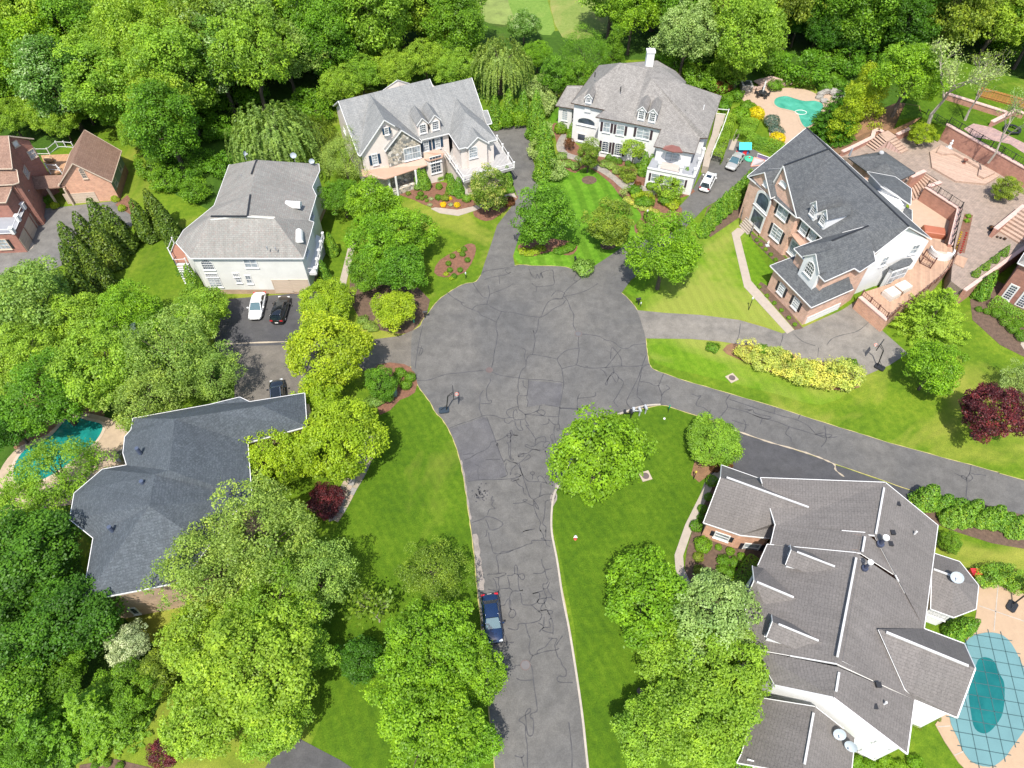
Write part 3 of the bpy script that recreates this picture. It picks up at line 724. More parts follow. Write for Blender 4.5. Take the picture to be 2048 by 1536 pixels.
sheet('mulch_bed', pz(FULL, (935, 488), (915, 500), (880, 520), (868, 545), (890, 555), (930, 545), (950, 510), (950, 490)), BEDZ, M_MULCH, 2)
sheet('mulch_bed', pz(zG, (110, 700), (130, 770), (230, 790), (380, 750), (490, 780), (560, 770), (595, 710), (540, 670), (300, 640)), BEDZ, M_MULCH, 2)
for cx, cy, r_ in ((690, 165, 62), (845, 700, 65)):
    sheet('mulch_ring', [zG(cx + r_ * cos(a), cy + r_ * .55 * sin(a)) for a in [i * pi / 6 for i in range(12)]], BEDZ, M_MULCHD, 2)
sheet('mulch_bed', pz(z3, (110, 800), (140, 900), (190, 1100), (230, 1190), (330, 1240), (440, 1180), (640, 1320), (720, 1420), (780, 1480), (900, 1536), (1100, 1500), (1260, 1480), (1400, 1440), (1420, 1380), (1030, 1300), (800, 1120), (350, 980), (180, 780)), BEDZ - .004, M_MULCH, 2)
sheet('mulch_bed', pz(zG, (910, 210), (980, 310), (1080, 400), (1120, 470), (1060, 540), (1090, 620), (1250, 640), (1400, 560), (1450, 400), (1300, 280), (1100, 240)), BEDZ, M_MULCH, 2)
sheet('mulch_bed', pz(z4, (235, 930), (260, 990), (400, 1130), (460, 1190), (520, 1130), (380, 1010)), BEDZ, M_MULCHD, 1)
sheet('mulch_bed', pz(z5, (320, 330), (290, 370), (350, 430), (590, 710), (655, 695), (400, 380)), BEDZ, M_MULCHD, 1)
sheet('mulch_bed', pz(FULL, (1395, 900), (1382, 950), (1398, 965), (1425, 945), (1450, 930), (1470, 905)), BEDZ, M_SOIL, 1)
sheet('mulch_bed', pz(FULL, (1425, 960), (1385, 1060), (1370, 1130), (1385, 1190), (1440, 1215), (1560, 1190), (1500, 1060)), BEDZ, M_MULCHD, 2)
sheet('mulch_bed', pz(FULL, (1445, 700), (1480, 720), (1600, 765), (1690, 782), (1725, 760), (1640, 720), (1500, 690), (1470, 684)), BEDZ - .01, M_SOIL, 2)
sheet('mulch_bed', pz(FULL, (700, 560), (720, 640), (800, 668), (835, 652), (860, 600), (800, 560)), BEDZ - .01, M_MULCHD, 2)
sheet('mulch_bed', pz(FULL, (740, 745), (760, 830), (800, 800), (830, 785), (832, 740), (780, 725)), BEDZ, M_MULCH, 2)
sheet('mulch_bed', pz(FULL, (1830, 990), (1835, 1025), (1900, 1060), (2060, 1100), (2060, 1030), (1900, 1000)), BEDZ - .005, M_MULCHD, 2)
sheet('mulch_bed', pz(FULL, (1415, 415), (1405, 445), (1420, 475), (1500, 420), (1510, 370), (1480, 375)), BEDZ - .005, M_MULCHD, 1)
sheet('mulch_bed', pz(FULL, (230, 410), (262, 430), (275, 420), (255, 390)), BEDZ, M_MULCH, 1)
sheet('mulch_bed', pz(FULL, (100, 700), (30, 800), (20, 880), (50, 900), (130, 850), (210, 830)), .01, M_SOIL, 2)
sheet('mulch_bed', pz(FULL, (1940, 600), (1945, 640), (2000, 690), (2080, 730), (2080, 600), (1990, 560)), BEDZ - .005, M_MULCHD, 1)
sheet('mulch_bed', pz(FULL, (160, 1530), (230, 1518), (300, 1535), (300, 1570), (150, 1570)), BEDZ, M_MULCHD, 1)
# ------------------------------------------------------------------ building kit
M_WHITE = plain('white_trim_paint', (.76, .75, .73), .5, var=.04)
M_CREAMT = plain('cream_trim_paint', (.6, .48, .37), .5, var=.05)
M_GLASS = glassy('window_glass', (.05, .065, .085))
M_GLASSL = glassy('curtained_glass', (.25, .28, .3), .12)
M_NAVY = plain('navy_shutter_paint', (.012, .045, .09), .5)
M_BLACKP = plain('black_shutter_paint', (.018, .018, .03), .5)
M_PLUM = plain('dark_brown_shutter_paint', (.05, .03, .04), .5)
M_COPPER = plain('copper_roofing', (.46, .29, .21), .45, var=.12, scale=.8)
M_IRON = plain('black_iron', (.02, .02, .022), .5)
M_GREYM = plain('grey_membrane', (.3, .31, .33), .8, var=.12)
M_STONEL = plain('pale_cap_stone', (.62, .42, .36), .85, var=.1)

def inside(poly, x, y):
    r = False
    n = len(poly)
    for i in range(n):
        a, b = poly[i], poly[(i + 1) % n]
        if (a[1] > y) != (b[1] > y) and x < (b[0] - a[0]) * (y - a[1]) / (b[1] - a[1]) + a[0]: r = not r
    return r
def newell(p):
    n = Vector((0, 0, 0))
    for i in range(len(p)):
        a, b = p[i], p[(i + 1) % len(p)]
        n += Vector(((a.y - b.y) * (a.z + b.z), (a.z - b.z) * (a.x + b.x), (a.x - b.x) * (a.y + b.y)))
    return n.normalized()
def zat(poly, x, y):
    n = newell(poly)
    c = sum(poly, Vector()) / len(poly)
    if abs(n.z) < 1e-4: return c.z
    return c.z - (n.x * (x - c.x) + n.y * (y - c.y)) / n.z

class House:
    def __init__(s, name, label, cat, at, roofmat, wallmat, trim=None, group=None, gutter=None):
        s.root = thing(name, label, cat, (at[0], at[1], 0), 0, group)
        s.pieces = []; s.wq = []; s.roofmat = roofmat; s.wallmat = wallmat; s.trim = trim or M_WHITE
        s.cover = []; s.gutter = gutter or s.trim
    def roof(s, polys, wall=None, z0=0.0, inset=.38, th=.16, tol=.35, mat=None, walls=True, band=None, trim=True, name='roof', trimw=.065, zw=None):
        polys = [[Vector(p) for p in q] for q in polys]
        polys = [q if area2(q) > 0 else q[::-1] for q in polys]
        s.pieces.append(dict(tol=tol, polys=polys, wall=wall or s.wallmat, z0=z0, inset=inset, th=th, mat=mat or s.roofmat, walls=walls, band=band, trim=trim, name=name, trimw=trimw, zw=zw))
        return s
    def covered(s, x, y, z, me, tol=.35):
        for k, pc in enumerate(s.pieces):
            if pc is me: continue
            for q in pc['polys']:
                if inside(q, x, y) and zat(q, x, y) > z - tol: return True
        return False
    def finish(s):
        for pc in s.pieces:
            mb = MB(); so = MB(); tr = MB()
            key = lambda p: (round(p.x, 2), round(p.y, 2), round(p.z, 2))
            edges = {}
            for q in pc['polys']:
                for a, b in zip(q, q[1:] + q[:1]): edges[(key(a), key(b))] = (a, b)
                n = newell(q)
                h = UP.cross(n)
                if h.length < 1e-3: h = Vector((1, 0, 0))
                h.normalize(); sl = n.cross(h)
                if len(q) > 4:
                    flat = [Vector((p.x, p.y, 0)) for p in q]
                    tris = [[q[k] for k in t] for t in tessellate_polygon([flat])]
                    tris = [t if area2(t) > 0 else t[::-1] for t in tris]
                else: tris = [q] if len(q) == 3 or abs((q[3] - q[0]).dot(newell(q[:3]))) < .02 else [[q[0], q[1], q[2]], [q[0], q[2], q[3]]]
                for t in tris:
                    mb.face(t, [(p.dot(h), p.dot(sl)) for p in t])
                    so.face([p - Vector((0, 0, pc['th'])) for p in t[::-1]])
            bound = [(a, b) for k, (a, b) in edges.items() if (k[1], k[0]) not in edges]
            o = mb.build(pc['name'], pc['mat'], s.root)
            roofo = o
            so.build('soffit', s.trim, o)
            if pc['trim']:
                for a, b in bound:
                    d = (b - a)
                    if d.length < .05: continue
                    out = Vector((d.y, -d.x, 0)).normalized()
                    m = (a + b) / 2 + out * .15
                    seg = []
                    K = max(1, int(d.length / .6))
                    flags = [not s.covered(*((a + d * ((i + .5) / K)) + out * .12), pc, pc['tol']) for i in range(K)]
                    i = 0
                    while i < K:
                        if flags[i]:
                            j = i
                            while j < K and flags[j]: j += 1
                            p, q2 = a + d * (i / K), a + d * (j / K)
                            w = pc['trimw']
                            off = out * (w / 2 - .01) - Vector((0, 0, .06))
                            tr.bar(p + off, q2 + off, w, .15)
                            i = j
                        else: i += 1
                if tr.f: tr.build('roof_trim', s.gutter, roofo)['kind'] = 'stuff'
            if pc['walls']:
                nxt = {key(a): (a, b) for a, b in bound}
                todo = set(nxt)
                wb = MB()
                while todo:
                    k0 = next(iter(todo)); loop = []; k = k0
                    while k in todo:
                        todo.discard(k); a, b = nxt[k]; loop.append(a); k = key(b)
                        if k not in nxt: break
                    n = len(loop)
                    if n < 3: continue
                    ins = []
                    for i in range(n):
                        p0, p1, p2 = loop[i - 1], loop[i], loop[(i + 1) % n]
                        d1 = Vector((p1.x - p0.x, p1.y - p0.y, 0)).normalized(); d2 = Vector((p2.x - p1.x, p2.y - p1.y, 0)).normalized()
                        n1 = Vector((-d1.y, d1.x, 0)); n2 = Vector((-d2.y, d2.x, 0))
                        m = n1 + n2
                        L = max(.35, m.dot(n1)) if m.length > .1 else 1
                        ins.append(p1 + (m / L if m.length > .1 else n1) * pc['inset'])
                    for i in range(n):
                        a, b = ins[i], ins[(i + 1) % n]
                        dd = b - a
                        LL = hypot(dd.x, dd.y)
                        if LL < .1: continue
                        out = Vector((dd.y, -dd.x, 0)).normalized()
                        K = max(1, int(LL / .7))
                        ok = []
                        for j in range(K):
                            c = a + dd * ((j + .5) / K) + out * (pc['inset'] + .12)
                            ok.append(not s.covered(c.x, c.y, (a + dd * ((j + .5) / K)).z + .2, pc, .2))
                        j = 0
                        while j < K:
                            if not ok[j]: j += 1; continue
                            e = j
                            while e < K and ok[e]: e += 1
                            A_, B_ = a + dd * (max(0, j - 1) / K), a + dd * (min(K, e + 1) / K)
                            j = e
                            za, zb = A_.z - .1, B_.z - .1
                            z0 = pc['z0']
                            if pc['band'] and pc['band'][0] < min(za, zb):
                                wb.wallq(A_, B_, pc['band'][0], pc['band'][0], z0, m=1)
                                wb.wallq(A_, B_, za, zb, pc['band'][0], m=0)
                            else: wb.wallq(A_, B_, za, zb, z0)
                        s.wq.append((a, b, max(a.z, b.z) - .1, pc['z0']))
                if wb.f: wb.build('wall', [pc['wall'], pc['band'][1] if pc['band'] else pc['wall']], s.root)
    def hit(s, px, py, dz=0.0):
        r = sight(px, py); best = None
        for a, b, zt, z0 in s.wq:
            d = Vector((b.x - a.x, b.y - a.y, 0)); L = d.length; d.normalize()
            n = Vector((d.y, -d.x, 0))
            den = r.dot(n)
            if den >= -1e-5: continue
            t = (Vector((a.x, a.y, 0)) - Vector((EYE.x, EYE.y, 0))).dot(n) / Vector((r.x, r.y, 0)).dot(n)
            p = EYE + r * t
            u = (p - Vector((a.x, a.y, p.z))).dot(d)
            if -.3 <= u <= L + .3 and z0 - .5 <= p.z <= zt + .6 and (best is None or t < best[0]): best = (t, p, d, n, u, L)
        return best
    def wall(s, pts, z0, mat, name='wall', tops=None):
        """an extra wall line; pts world plan points with z = top"""
        mb = MB()
        for a, b in zip(pts, pts[1:]):
            mb.wallq(a, b, a.z, b.z, z0); s.wq.append((a, b, max(a.z, b.z), z0))
        return mb.build(name, mat, s.root)
    def win(s, xy, w, h, style='sash', nx=3, ny=4, shut=None, glass=None, frame=None, arch=False, name='window', shw=.42, tw=.11):
        if xy[0] == 'on':
            _, a, b, f_, z_ = xy; d = Vector((b.x - a.x, b.y - a.y, 0)); L = d.length; d.normalize(); n = Vector((d.y, -d.x, 0))
            if n.dot(EYE - a) < 0: d = -d; n = -n; a = b; f_ = 1 - f_
            hh = (0, Vector((a.x, a.y, z_)) + d * L * f_, d, n, L * f_, L)
        else: hh = s.hit(*xy)
        if not hh: print('window missed', s.root.name, xy); return
        _, p, d, n, u, L = hh
        lo_, hi_ = w / 2 + tw + .1, L - w / 2 - tw - .1
        uc = (lo_ + hi_) / 2 if lo_ > hi_ else max(lo_, min(hi_, u))
        p = p + d * (uc - u)
        mw = Matrix(((d.x, -n.x, 0, p.x), (d.y, -n.y, 0, p.y), (0, 0, 1, p.z), (0, 0, 0, 1)))
        inv = world_of(s.root).inverted()
        f, g = window_mesh(w, h, nx, ny, arch, frame or s.trim, glass or M_GLASS, tw, style)
        o = put(name, f, s.root, inv @ mw)
        if g: put('pane', g, o, Matrix.Identity(4))
        if shut:
            me = shutter_mesh(shw, h, shut)
            for sg in (-1, 1): put('shutter', me, s.root, inv @ mw @ Matrix.Translation((sg * (w / 2 + shw / 2 + .08), 0, 0)))
        return o
WM = {}
def window_mesh(w, h, nx, ny, arch, fm, gm, tw, style):
    """frame with trim and glazing bars; outside is local -y"""
    k = (round(w, 2), round(h, 2), nx, ny, arch, fm.name, gm.name, tw, style)
    if k in WM: return WM[k]
    f = MB(); g = MB()
    t = .035
    def outline(ww, hh):
        if not arch: return [(-ww / 2, -hh / 2), (ww / 2, -hh / 2), (ww / 2, hh / 2), (-ww / 2, hh / 2)]
        r = ww / 2; ry = min(r, hh * .5) if arch is True else arch
        return [(-r, -hh / 2), (r, -hh / 2)] + [(r * cos(a), hh / 2 - ry + ry * sin(a)) for a in [i * pi / 10 for i in range(11)]]
    o1 = outline(w + 2 * tw, h + 2 * tw); o2 = outline(w, h)
    m = len(o1)
    for i in range(m):
        a, b = o1[i], o1[(i + 1) % m]; c, d = o2[(i + 1) % m], o2[i]
        f.face([(a[0], -.07, a[1]), (b[0], -.07, b[1]), (c[0], -.07, c[1]), (d[0], -.07, d[1])])
        f.face([(a[0], .02, a[1]), (b[0], .02, b[1]), (b[0], -.07, b[1]), (a[0], -.07, a[1])])
        f.face([(d[0], -.07, d[1]), (c[0], -.07, c[1]), (c[0], -.01, c[1]), (d[0], -.01, d[1])])
    if style == 'garage':
        rows = 4
        for r in range(rows):
            f.box((0, -.02, -h / 2 + (r + .5) * h / rows), (w - .02, .05, h / rows - .05))
        g.box((0, .005, 0), (w, .03, h))
    elif style == 'door':
        f.box((0, -.02, 0), (w, .04, h))
        g.box((0, -.05, h * .22), (w * .5, .02, h * .4))
    else:
        g.face([(p[0], -.015, p[1]) for p in o2])
        for i in range(1, nx):
            x = -w / 2 + w * i / nx
            hz = h / 2
            if arch:
                r = w / 2; ry = min(r, h * .5) if arch is True else arch
                hz = h / 2 - ry + ry * sqrt(max(0, 1 - (x / r) ** 2))
            bw = .075 if (style == 'pair' and i * 2 == nx) else t
            f.box((x, -.03, (hz - h / 2) / 2), (bw, .04, hz + h / 2))
        for j in range(1, ny):
            z = -h / 2 + h * j / ny
            ww = w
            if arch:
                r = w / 2; ry = min(r, h * .5) if arch is True else arch
                if z > h / 2 - ry: ww = 2 * r * sqrt(max(0, 1 - ((z - h / 2 + ry) / ry) ** 2))
            f.box((0, -.033, z), (ww, .04, .07 if (style in ('sash', 'pair') and j * 2 == ny) else t))
        f.box((0, -.09, -h / 2 - tw - .03), (w + 2 * tw + .1, .16, .06))
    gmx = gm
    if style == 'garage': gmx = fm
    r = (f.mesh('window_frame', fm), g.mesh('glass', gmx) if g.f else None)
    WM[k] = r
    return r
def shutter_mesh(w, h, mat):
    k = ('sh', round(w, 2), round(h, 2), mat.name)
    if k in WM: return WM[k]
    b = MB()
    b.box((0, -.04, 0), (w, .05, h))
    for z in (-h * .25, h * .25): b.box((0, -.072, z), (w * .7, .02, h * .42))
    WM[k] = b.mesh('shutter', mat)
    return WM[k]
def dormer(hs, base, face, w, h, depth, roofh, wallm, roofm, winkw, oh=.18, name='dormer', low=None):
    """gabled dormer: base = bottom centre of its face, face = outward plan direction, both real metres"""
    low = .5 if low is None else low
    f = Vector((face[0], face[1], 0)).normalized(); r = Vector((-f.y, f.x, 0))
    b = Vector(base)
    mb = MB()
    L = [b + r * (-w / 2), b + r * (w / 2)]
    back = -f * depth
    top = Vector((0, 0, h))
    A, B = L
    dn = Vector((0, 0, -low))
    ap = b + Vector((0, 0, h + roofh))
    def q(*p): mb.face(p, [((x - b).dot(r) + (x - b).dot(f), x.z) for x in p])
    q(A + dn, B + dn, B + top, ap, A + top)
    q(B + dn, B + dn + back, B + top + back, B + top)
    q(A + dn + back, A + dn, A + top, A + top + back)
    o = mb.build(name, wallm, hs.root)
    rb = MB()
    sl = (roofh) / (w / 2)
    for sg in (-1, 1):
        e = b + r * sg * (w / 2 + oh) + Vector((0, 0, h - oh * sl)) + f * oh
        a2 = ap + Vector((0, 0, .02)) + f * oh
        pts = [e, a2, a2 + back - f * oh, e + back - f * oh]
        if sg > 0: pts = pts[::-1]
        n = newell(pts);
        if n.z < 0: pts = pts[::-1]
        uvh = f; uvs = (a2 - e).normalized()
        rb.face(pts, [(p.dot(uvh), p.dot(uvs)) for p in pts])
        rb.face([p - Vector((0, 0, .09)) for p in pts[::-1]])
    put('roof', rb.mesh('roof', roofm), o, Matrix.Identity(4)).matrix_parent_inverse = world_of(o).inverted()
    tb = MB()
    for sg in (-1, 1):
        e = b + r * sg * (w / 2 + oh) + Vector((0, 0, h - oh * sl)) + f * (oh + .02)
        tb.bar(e - Vector((0, 0, .02)), ap + f * (oh + .02) + Vector((0, 0, -.02)), .05, .12)
    tb.build('roof_trim', hs.trim, o)
    if winkw:
        kw = dict(winkw)
        ww, hh = kw.pop('w'), kw.pop('h')
        zc = kw.pop('zc', h * .5)
        p = b + Vector((0, 0, zc)) + f * .01
        mw = Matrix(((r.x, -f.x, 0, p.x), (r.y, -f.y, 0, p.y), (0, 0, 1, p.z), (0, 0, 0, 1)))
        fr, g = window_mesh(ww, hh, kw.get('nx', 3), kw.get('ny', 4), kw.get('arch', False), hs.trim, kw.get('glass', M_GLASS), .09, 'sash')
        win = put('window', fr, o, world_of(o).inverted() @ mw)
        # glass joined to the frame here keeps the depth at thing > part > sub-part
        if g:
            g2 = g.copy(); put('pane', g2, o, world_of(o).inverted() @ mw)
    return o
def railing(parent, pts, h, mat, post=.12, gap=2.0, balus=None, name='railing', cap=None, rails=(.12, .97), rw=.06):
    """posts as parts, rails (and balusters) as the railing itself"""
    mb = MB()
    pts = [Vector(p) for p in pts]
    posts = []
    for a, b in zip(pts, pts[1:]):
        d = b - a; n = max(1, round(d.length / gap))
        for i in range(n): posts.append(a + d * (i / n))
        for k in rails: mb.bar(a + Vector((0, 0, h * k)), b + Vector((0, 0, h * k)), rw, rw)
        if balus:
            m = int(d.length / balus)
            for i in range(1, m):
                p = a + d * (i / m); mb.bar(p + Vector((0, 0, h * rails[0])), p + Vector((0, 0, h * rails[1])), .03)
    posts.append(pts[-1])
    o = mb.build(name, mat, parent)
    pb = MB(); pb.box((0, 0, h * .5 + .03), (post, post, h + .06)); pb.box((0, 0, h + .09), (post * 1.35, post * 1.35, .06))
    me = pb.mesh('post', cap or mat)
    inv = world_of(o).inverted()
    for p in posts: put('post', me, o, inv @ Matrix.Translation(p))
    return o
def slab(parent, name, pts, z0, z1, mat, kind=None):
    mb = MB(); mb.prism(pts, z0, z1)
    o = mb.build(name, mat, parent)
    if kind: o['kind'] = kind
    return o
# ------------------------------------------------------------------ houses
SH_GREY = shingle('light_grey_shingles', (.235, .228, .205), (.275, .265, .24), (.25, .19, .165))
SH_GREYC = shingle('blue_grey_shingles', (.21, .215, .21), (.25, .25, .24), (.29, .285, .27))
SH_TAUPE = shingle('taupe_shake_shingles', (.205, .19, .172), (.265, .247, .225), (.31, .29, .265))
SH_CHAR = shingle('charcoal_shingles', (.07, .075, .08), (.105, .11, .112), (.13, .138, .14))
SH_SLATE = shingle('slate_blue_shingles', (.056, .068, .078), (.074, .087, .1), (.105, .125, .138))
SH_BROWN = shingle('brown_shingles', (.23, .13, .09), (.28, .165, .115), (.31, .2, .145))
SH_DRAB = shingle('weathered_grey_brown_shingles', (.15, .135, .124), (.166, .149, .138), (.17, .155, .144))
B_ORANGE = brickm('orange_brick', (.72, .37, .22), (.6, .29, .18), (.6, .46, .36))
B_PEACH = brickm('peach_brick', (.78, .47, .33), (.65, .38, .26), (.65, .5, .42))
B_RED = brickm('red_brown_brick', (.42, .17, .115), (.34, .14, .1), (.3, .2, .17))
B_TAN = brickm('tan_brick', (.5, .34, .22), (.42, .28, .18), (.45, .36, .28))
S_CREAM = siding('cream_siding', (.76, .75, .7))
S_BEIGE = siding('beige_siding', (.82, .72, .64))
S_WHITE = siding('white_siding', (.82, .82, .81), .22, .85)
S_GREEN = siding('grey_green_siding', (.2, .23, .2))
S_STUCCO = plain('white_stucco', (.76, .75, .73), .8, var=.06)
S_BSTUCCO = plain('pale_stucco', (.8, .71, .64), .8, var=.06)
M_STONEW = None
def stone_mat():
    m, nt, b, _ = nodes_of('fieldstone_veneer')
    uv = uvco(nt)
    v = nt.nodes.new('ShaderNodeTexVoronoi'); v.inputs['Scale'].default_value = 2.6
    nt.links.new(uv, v.inputs['Vector'])
    sp = N(nt, 'SeparateColor'); nt.links.new(v.outputs['Color'], sp.inputs[0])
    r = ramp(nt, [(0, (.12, .13, .13)), (.35, (.3, .27, .22)), (.7, (.45, .39, .3)), (1, (.55, .52, .47))]); nt.links.new(sp.outputs[0], r.inputs[0])
    e = nt.nodes.new('ShaderNodeTexVoronoi'); e.feature = 'DISTANCE_TO_EDGE'; e.inputs['Scale'].default_value = 2.6
    nt.links.new(uv, e.inputs['Vector'])
    re = ramp(nt, [(0, (.3,) * 3), (.06, (1,) * 3)]); nt.links.new(e.outputs[0], re.inputs[0])
    nt.links.new(mixc(nt, 1.0, r.outputs[0], re.outputs[0], 'MULTIPLY'), b.inputs['Base Color'])
    b.inputs['Roughness'].default_value = .9
    bump(nt, b, e.outputs[0], .5, .05)
    return m
M_STONEW = stone_mat()
D_TAN = boards('tan_deck_boards', (.45, .285, .19), .16, radians(20))
D_TAN2 = boards('light_deck_boards', (.47, .325, .245), .16, radians(-55))
D_WHITE = boards('pale_grey_deck_boards', (.4, .385, .37), .16, radians(25))
D_ORANGE = boards('orange_deck_boards', (.46, .26, .14), .16, 0)

def apexof(zone, x, y, A, B):
    """point of the sight line on the upright plane through A and B"""
    d = Vector((B.x - A.x, B.y - A.y, 0)).normalized()
    return zone(x, y, (Vector((A.x, A.y, 0)), Vector((d.y, -d.x, 0))))
def W(h, zone, x0, y0, x1, y1, **kw):
    """window given by the sight lines of its top-left and bottom-right corners"""
    cx, cy = zone.px((x0 + x1) / 2, (y0 + y1) / 2)
    hh = h.hit(cx, cy)
    if not hh: print('missed', h.root.name, x0, y0); return
    _, p, d, n = hh[:4]
    pl = (p, n)
    a, b = P(*zone.px(x0, y0), pl), P(*zone.px(x1, y1), pl)
    w = abs((b - a).dot(d)); hgt = abs(a.z - b.z)
    w = max(.45, min(w, 6)); hgt = max(.5, min(hgt, 3.4))
    return h.win((cx, cy), w, hgt, **kw)

# ---------- B: cream house on the left of the cul-de-sac
h = House('house', 'cream sided house with light grey hipped roof, garage doors facing a white and black car', 'house', z1(1400, 1000), SH_GREY, S_CREAM)
E6 = 6.7
R1, R2 = z1(1270, 640, 10.3), z1(1650, 650, 10.3)
Rm, T1, T2, Rb = z1(1490, 640, 10.6), z1(1508, 510, 10.6), z1(1528, 400, 10.6), z1(1547, 300, 10.6)
e = lambda x, y: z1(x, y, E6)
f1, f2 = e(1145, 893), e(1828, 893)
l1, l2, l3, l4, l5 = e(1060, 800), e(1105, 725), e(1210, 640), e(1290, 575), e(1380, 330)
r1, r2, r3, r4, r5, r6, r7 = e(1865, 765), e(1890, 675), e(1860, 665), e(1905, 515), e(1880, 465), e(1925, 365), e(1920, 325)
h.roof([[f1, f2, R2, R1], [l1, f1, R1], [l2, l1, R1], [l3, l2, R1], [R1, R2, Rm], [R2, f2, r1], [R2, r1, r2], [Rm, R2, r2, r3], [Rm, r3, r4, T1], [T1, r4, r5, T2], [T2, r5, r6, r7, Rb], [l5, l4, T2, Rb], [l4, l3, T1, T2], [l3, R1, Rm, T1], [Rb, r7, l5]], band=(.8, B_TAN))
h.finish()
W(h, zB, 715, 405, 1015, 595, nx=6, ny=4, arch=True)
W(h, zB, 1605, 400, 1905, 553, style='pair', nx=2, ny=2, glass=M_GLASSL)
W(h, zB, 870, 770, 1180, 950, style='pair', nx=4, ny=4, glass=M_GLASSL)
W(h, zB, 832, 695, 1080, 742, nx=6, ny=2)
W(h, zB, 1435, 765, 1565, 865, nx=2, ny=2, glass=M_GLASSL); W(h, zB, 1395, 690, 1512, 738, nx=3, ny=2)
W(h, zB, 1640, 730, 1795, 880, nx=2, ny=2, glass=M_GLASSL)
W(h, z1, 1640, 1026, 1768, 1096, style='garage', frame=M_CREAMT, name='garage_door')
W(h, z1, 1780, 1024, 1905, 1090, style='garage', frame=M_CREAMT, name='garage_door')
W(h, z1, 1880, 605, 1875, 680, nx=2, ny=3); W(h, z1, 1850, 820, 1845, 890, nx=2, ny=3)
def eyebrow(hs, p, dirx, w=1.0):
    mb = MB()
    f = Vector(dirx).normalized(); r = Vector((-f.y, f.x, 0))
    n = 8
    for i in range(n):
        a, b = pi * i / n, pi * (i + 1) / n
        pa = p + r * w * .5 * cos(a) + UP * .7 * sin(a); pb = p + r * w * .5 * cos(b) + UP * .7 * sin(b)
        mb.face([pa, pb, pb - f * 2.0, pa - f * 2.0]); mb.face([p, pa, pb])
    mb.build('roof_vent', M_WHITE, hs.root)
eyebrow(h, z1(1815, 580, 8.0), (1, -.1, 0)); eyebrow(h, z1(1738, 735, 8.2), (1, -.1, 0), 1.2); eyebrow(h, z1(1805, 800, 7.6), (.2, -1, 0))
for x, y, z in ((1458, 408, 8.6), (1460, 572, 9), (1612, 840, 8), (1663, 845, 7.8)):
    mb = MB(); mb.tube([z1(x, y, z), z1(x, y, z) + Vector((0, 0, .5))], .07); mb.build('vent_pipe', M_GREYM, h.root)
for a, b in ((Rm, T1), (z1(1515, 385, 10.5), Rb), (R1, Rm)): mb = MB(); mb.bar(a, b, .22, .12); mb.build('ridge_vent', M_IRON, h.root)
# right side balcony and left deck with stairs
bz = 3.1
pb = [z1(1850, 985, bz), z1(1905, 985, bz), z1(1950, 775, bz), z1(1905, 750, bz)]
slab(h.root, 'balcony', pb, bz - .3, bz, M_WHITE)
railing(h.root, pb[0:3], .95, M_WHITE, gap=1.8, post=.28)
slab(h.root, 'porch_wall', [p * 1 for p in [z1(1875, 1000, 0), z1(1905, 1000, 0), z1(1962, 860, 0), z1(1930, 850, 0)]], 0, 2.7, S_STUCCO)
dz = 3.0
pd = [z1(1052, 805, dz), z1(1028, 868, dz), z1(1062, 935, dz), z1(1130, 930, dz), z1(1150, 870, dz)]
slab(h.root, 'deck', pd, dz - .3, dz, plain('red_deck_boards', (.35, .16, .1), .7))
railing(h.root, pd[:4], 1.0, M_WHITE, gap=1.6)
railing(h.root, [z1(1062, 935, dz), z1(1095, 975, 1.0)], 1.0, M_WHITE, gap=3)
sb = MB()
for i in range(9):
    p = z1(1100, 930, dz).lerp(z1(1150, 1040, .2), i / 8)
    sb.box(p, (1.6, .4, .12))
sb.build('stair', M_WHITE, h.root)
HB = h

# ---------- C: beige house with stone gable
h = House('house', 'beige house with blue shutters, stone gable and copper porch roof', 'house', z2(800, 900), SH_GREYC, S_BEIGE, M_WHITE)
E1, E2 = z2(345, 812, 7), z2(1165, 618, 7)
pl = plane(E1, E2, z2(165, 325, 11.3))
R1, R2, R3, R4 = z2(165, 325, pl), z2(990, 125, pl), z2(1020, 197, pl), z2(1370, 115, pl)
E3 = z2(1512, 537, pl)
per = Vector((-(E2 - E1).y, (E2 - E1).x, 0)).normalized()
bk = lambda p, z=7: Vector((p.x, p.y, 0)) + per * 6.5 + Vector((0, 0, z))
h.roof([[E1, E2, E3, R4, R3, R2, R1], [R1, R2, bk(R2), bk(R1)], [R3, R4, bk(R4), bk(R3)]])
GL, GR = z2(362, 822, 7), z2(922, 692, 7)
Gf = apexof(z2, 580, 495, GL, GR)
Gb = z2(452, 268, Gf.z)
h.roof([[GL, Gf, Gb, z2(345, 806, pl)], [Gf, GR, z2(898, 664, pl), Gb]], tol=1.2)
SL, SR = z2(588, 780, 7), z2(918, 700, 7)
Sf = apexof(z2, 737, 588, SL, SR)
bs = per * 1.6
h.roof([[SL, Sf, Sf + bs, SL + bs], [Sf, SR, SR + bs, Sf + bs]], wall=M_STONEW, inset=.3)
Wb = z2(1230, 300, pl); Wf = z2(1312, 428, Wb.z)
w1, w2 = z2(1257, 758, 7), z2(1597, 673, 7)
h.roof([[Wb, E2, w1, Wf], [Wf, w1, w2], [Wf, w2, E3, Wb]], wall=S_BSTUCCO)
sL, sR = z2(1328, 753, 7), z2(1528, 706, 7)
sf = apexof(z2, 1427, 650, sL, sR); sb_ = z2(1365, 545, sf.z)
h.roof([[sL, sf, sb_, sL + per * 1.2], [sf, sR, sR + per * 1.2, sb_]], wall=S_BSTUCCO, inset=.25)
h.roof([[z2(1468, 415, 8.2), z2(1512, 408, 8.2), z2(1553, 525, 7.2), z2(1508, 538, 7.2)]])
h.roof([[z2(560, 235, 9.0), z2(700, 135, 10.2), z2(810, 168, 9.2), z2(760, 230, 8.5)]], z0=0)
h.finish()
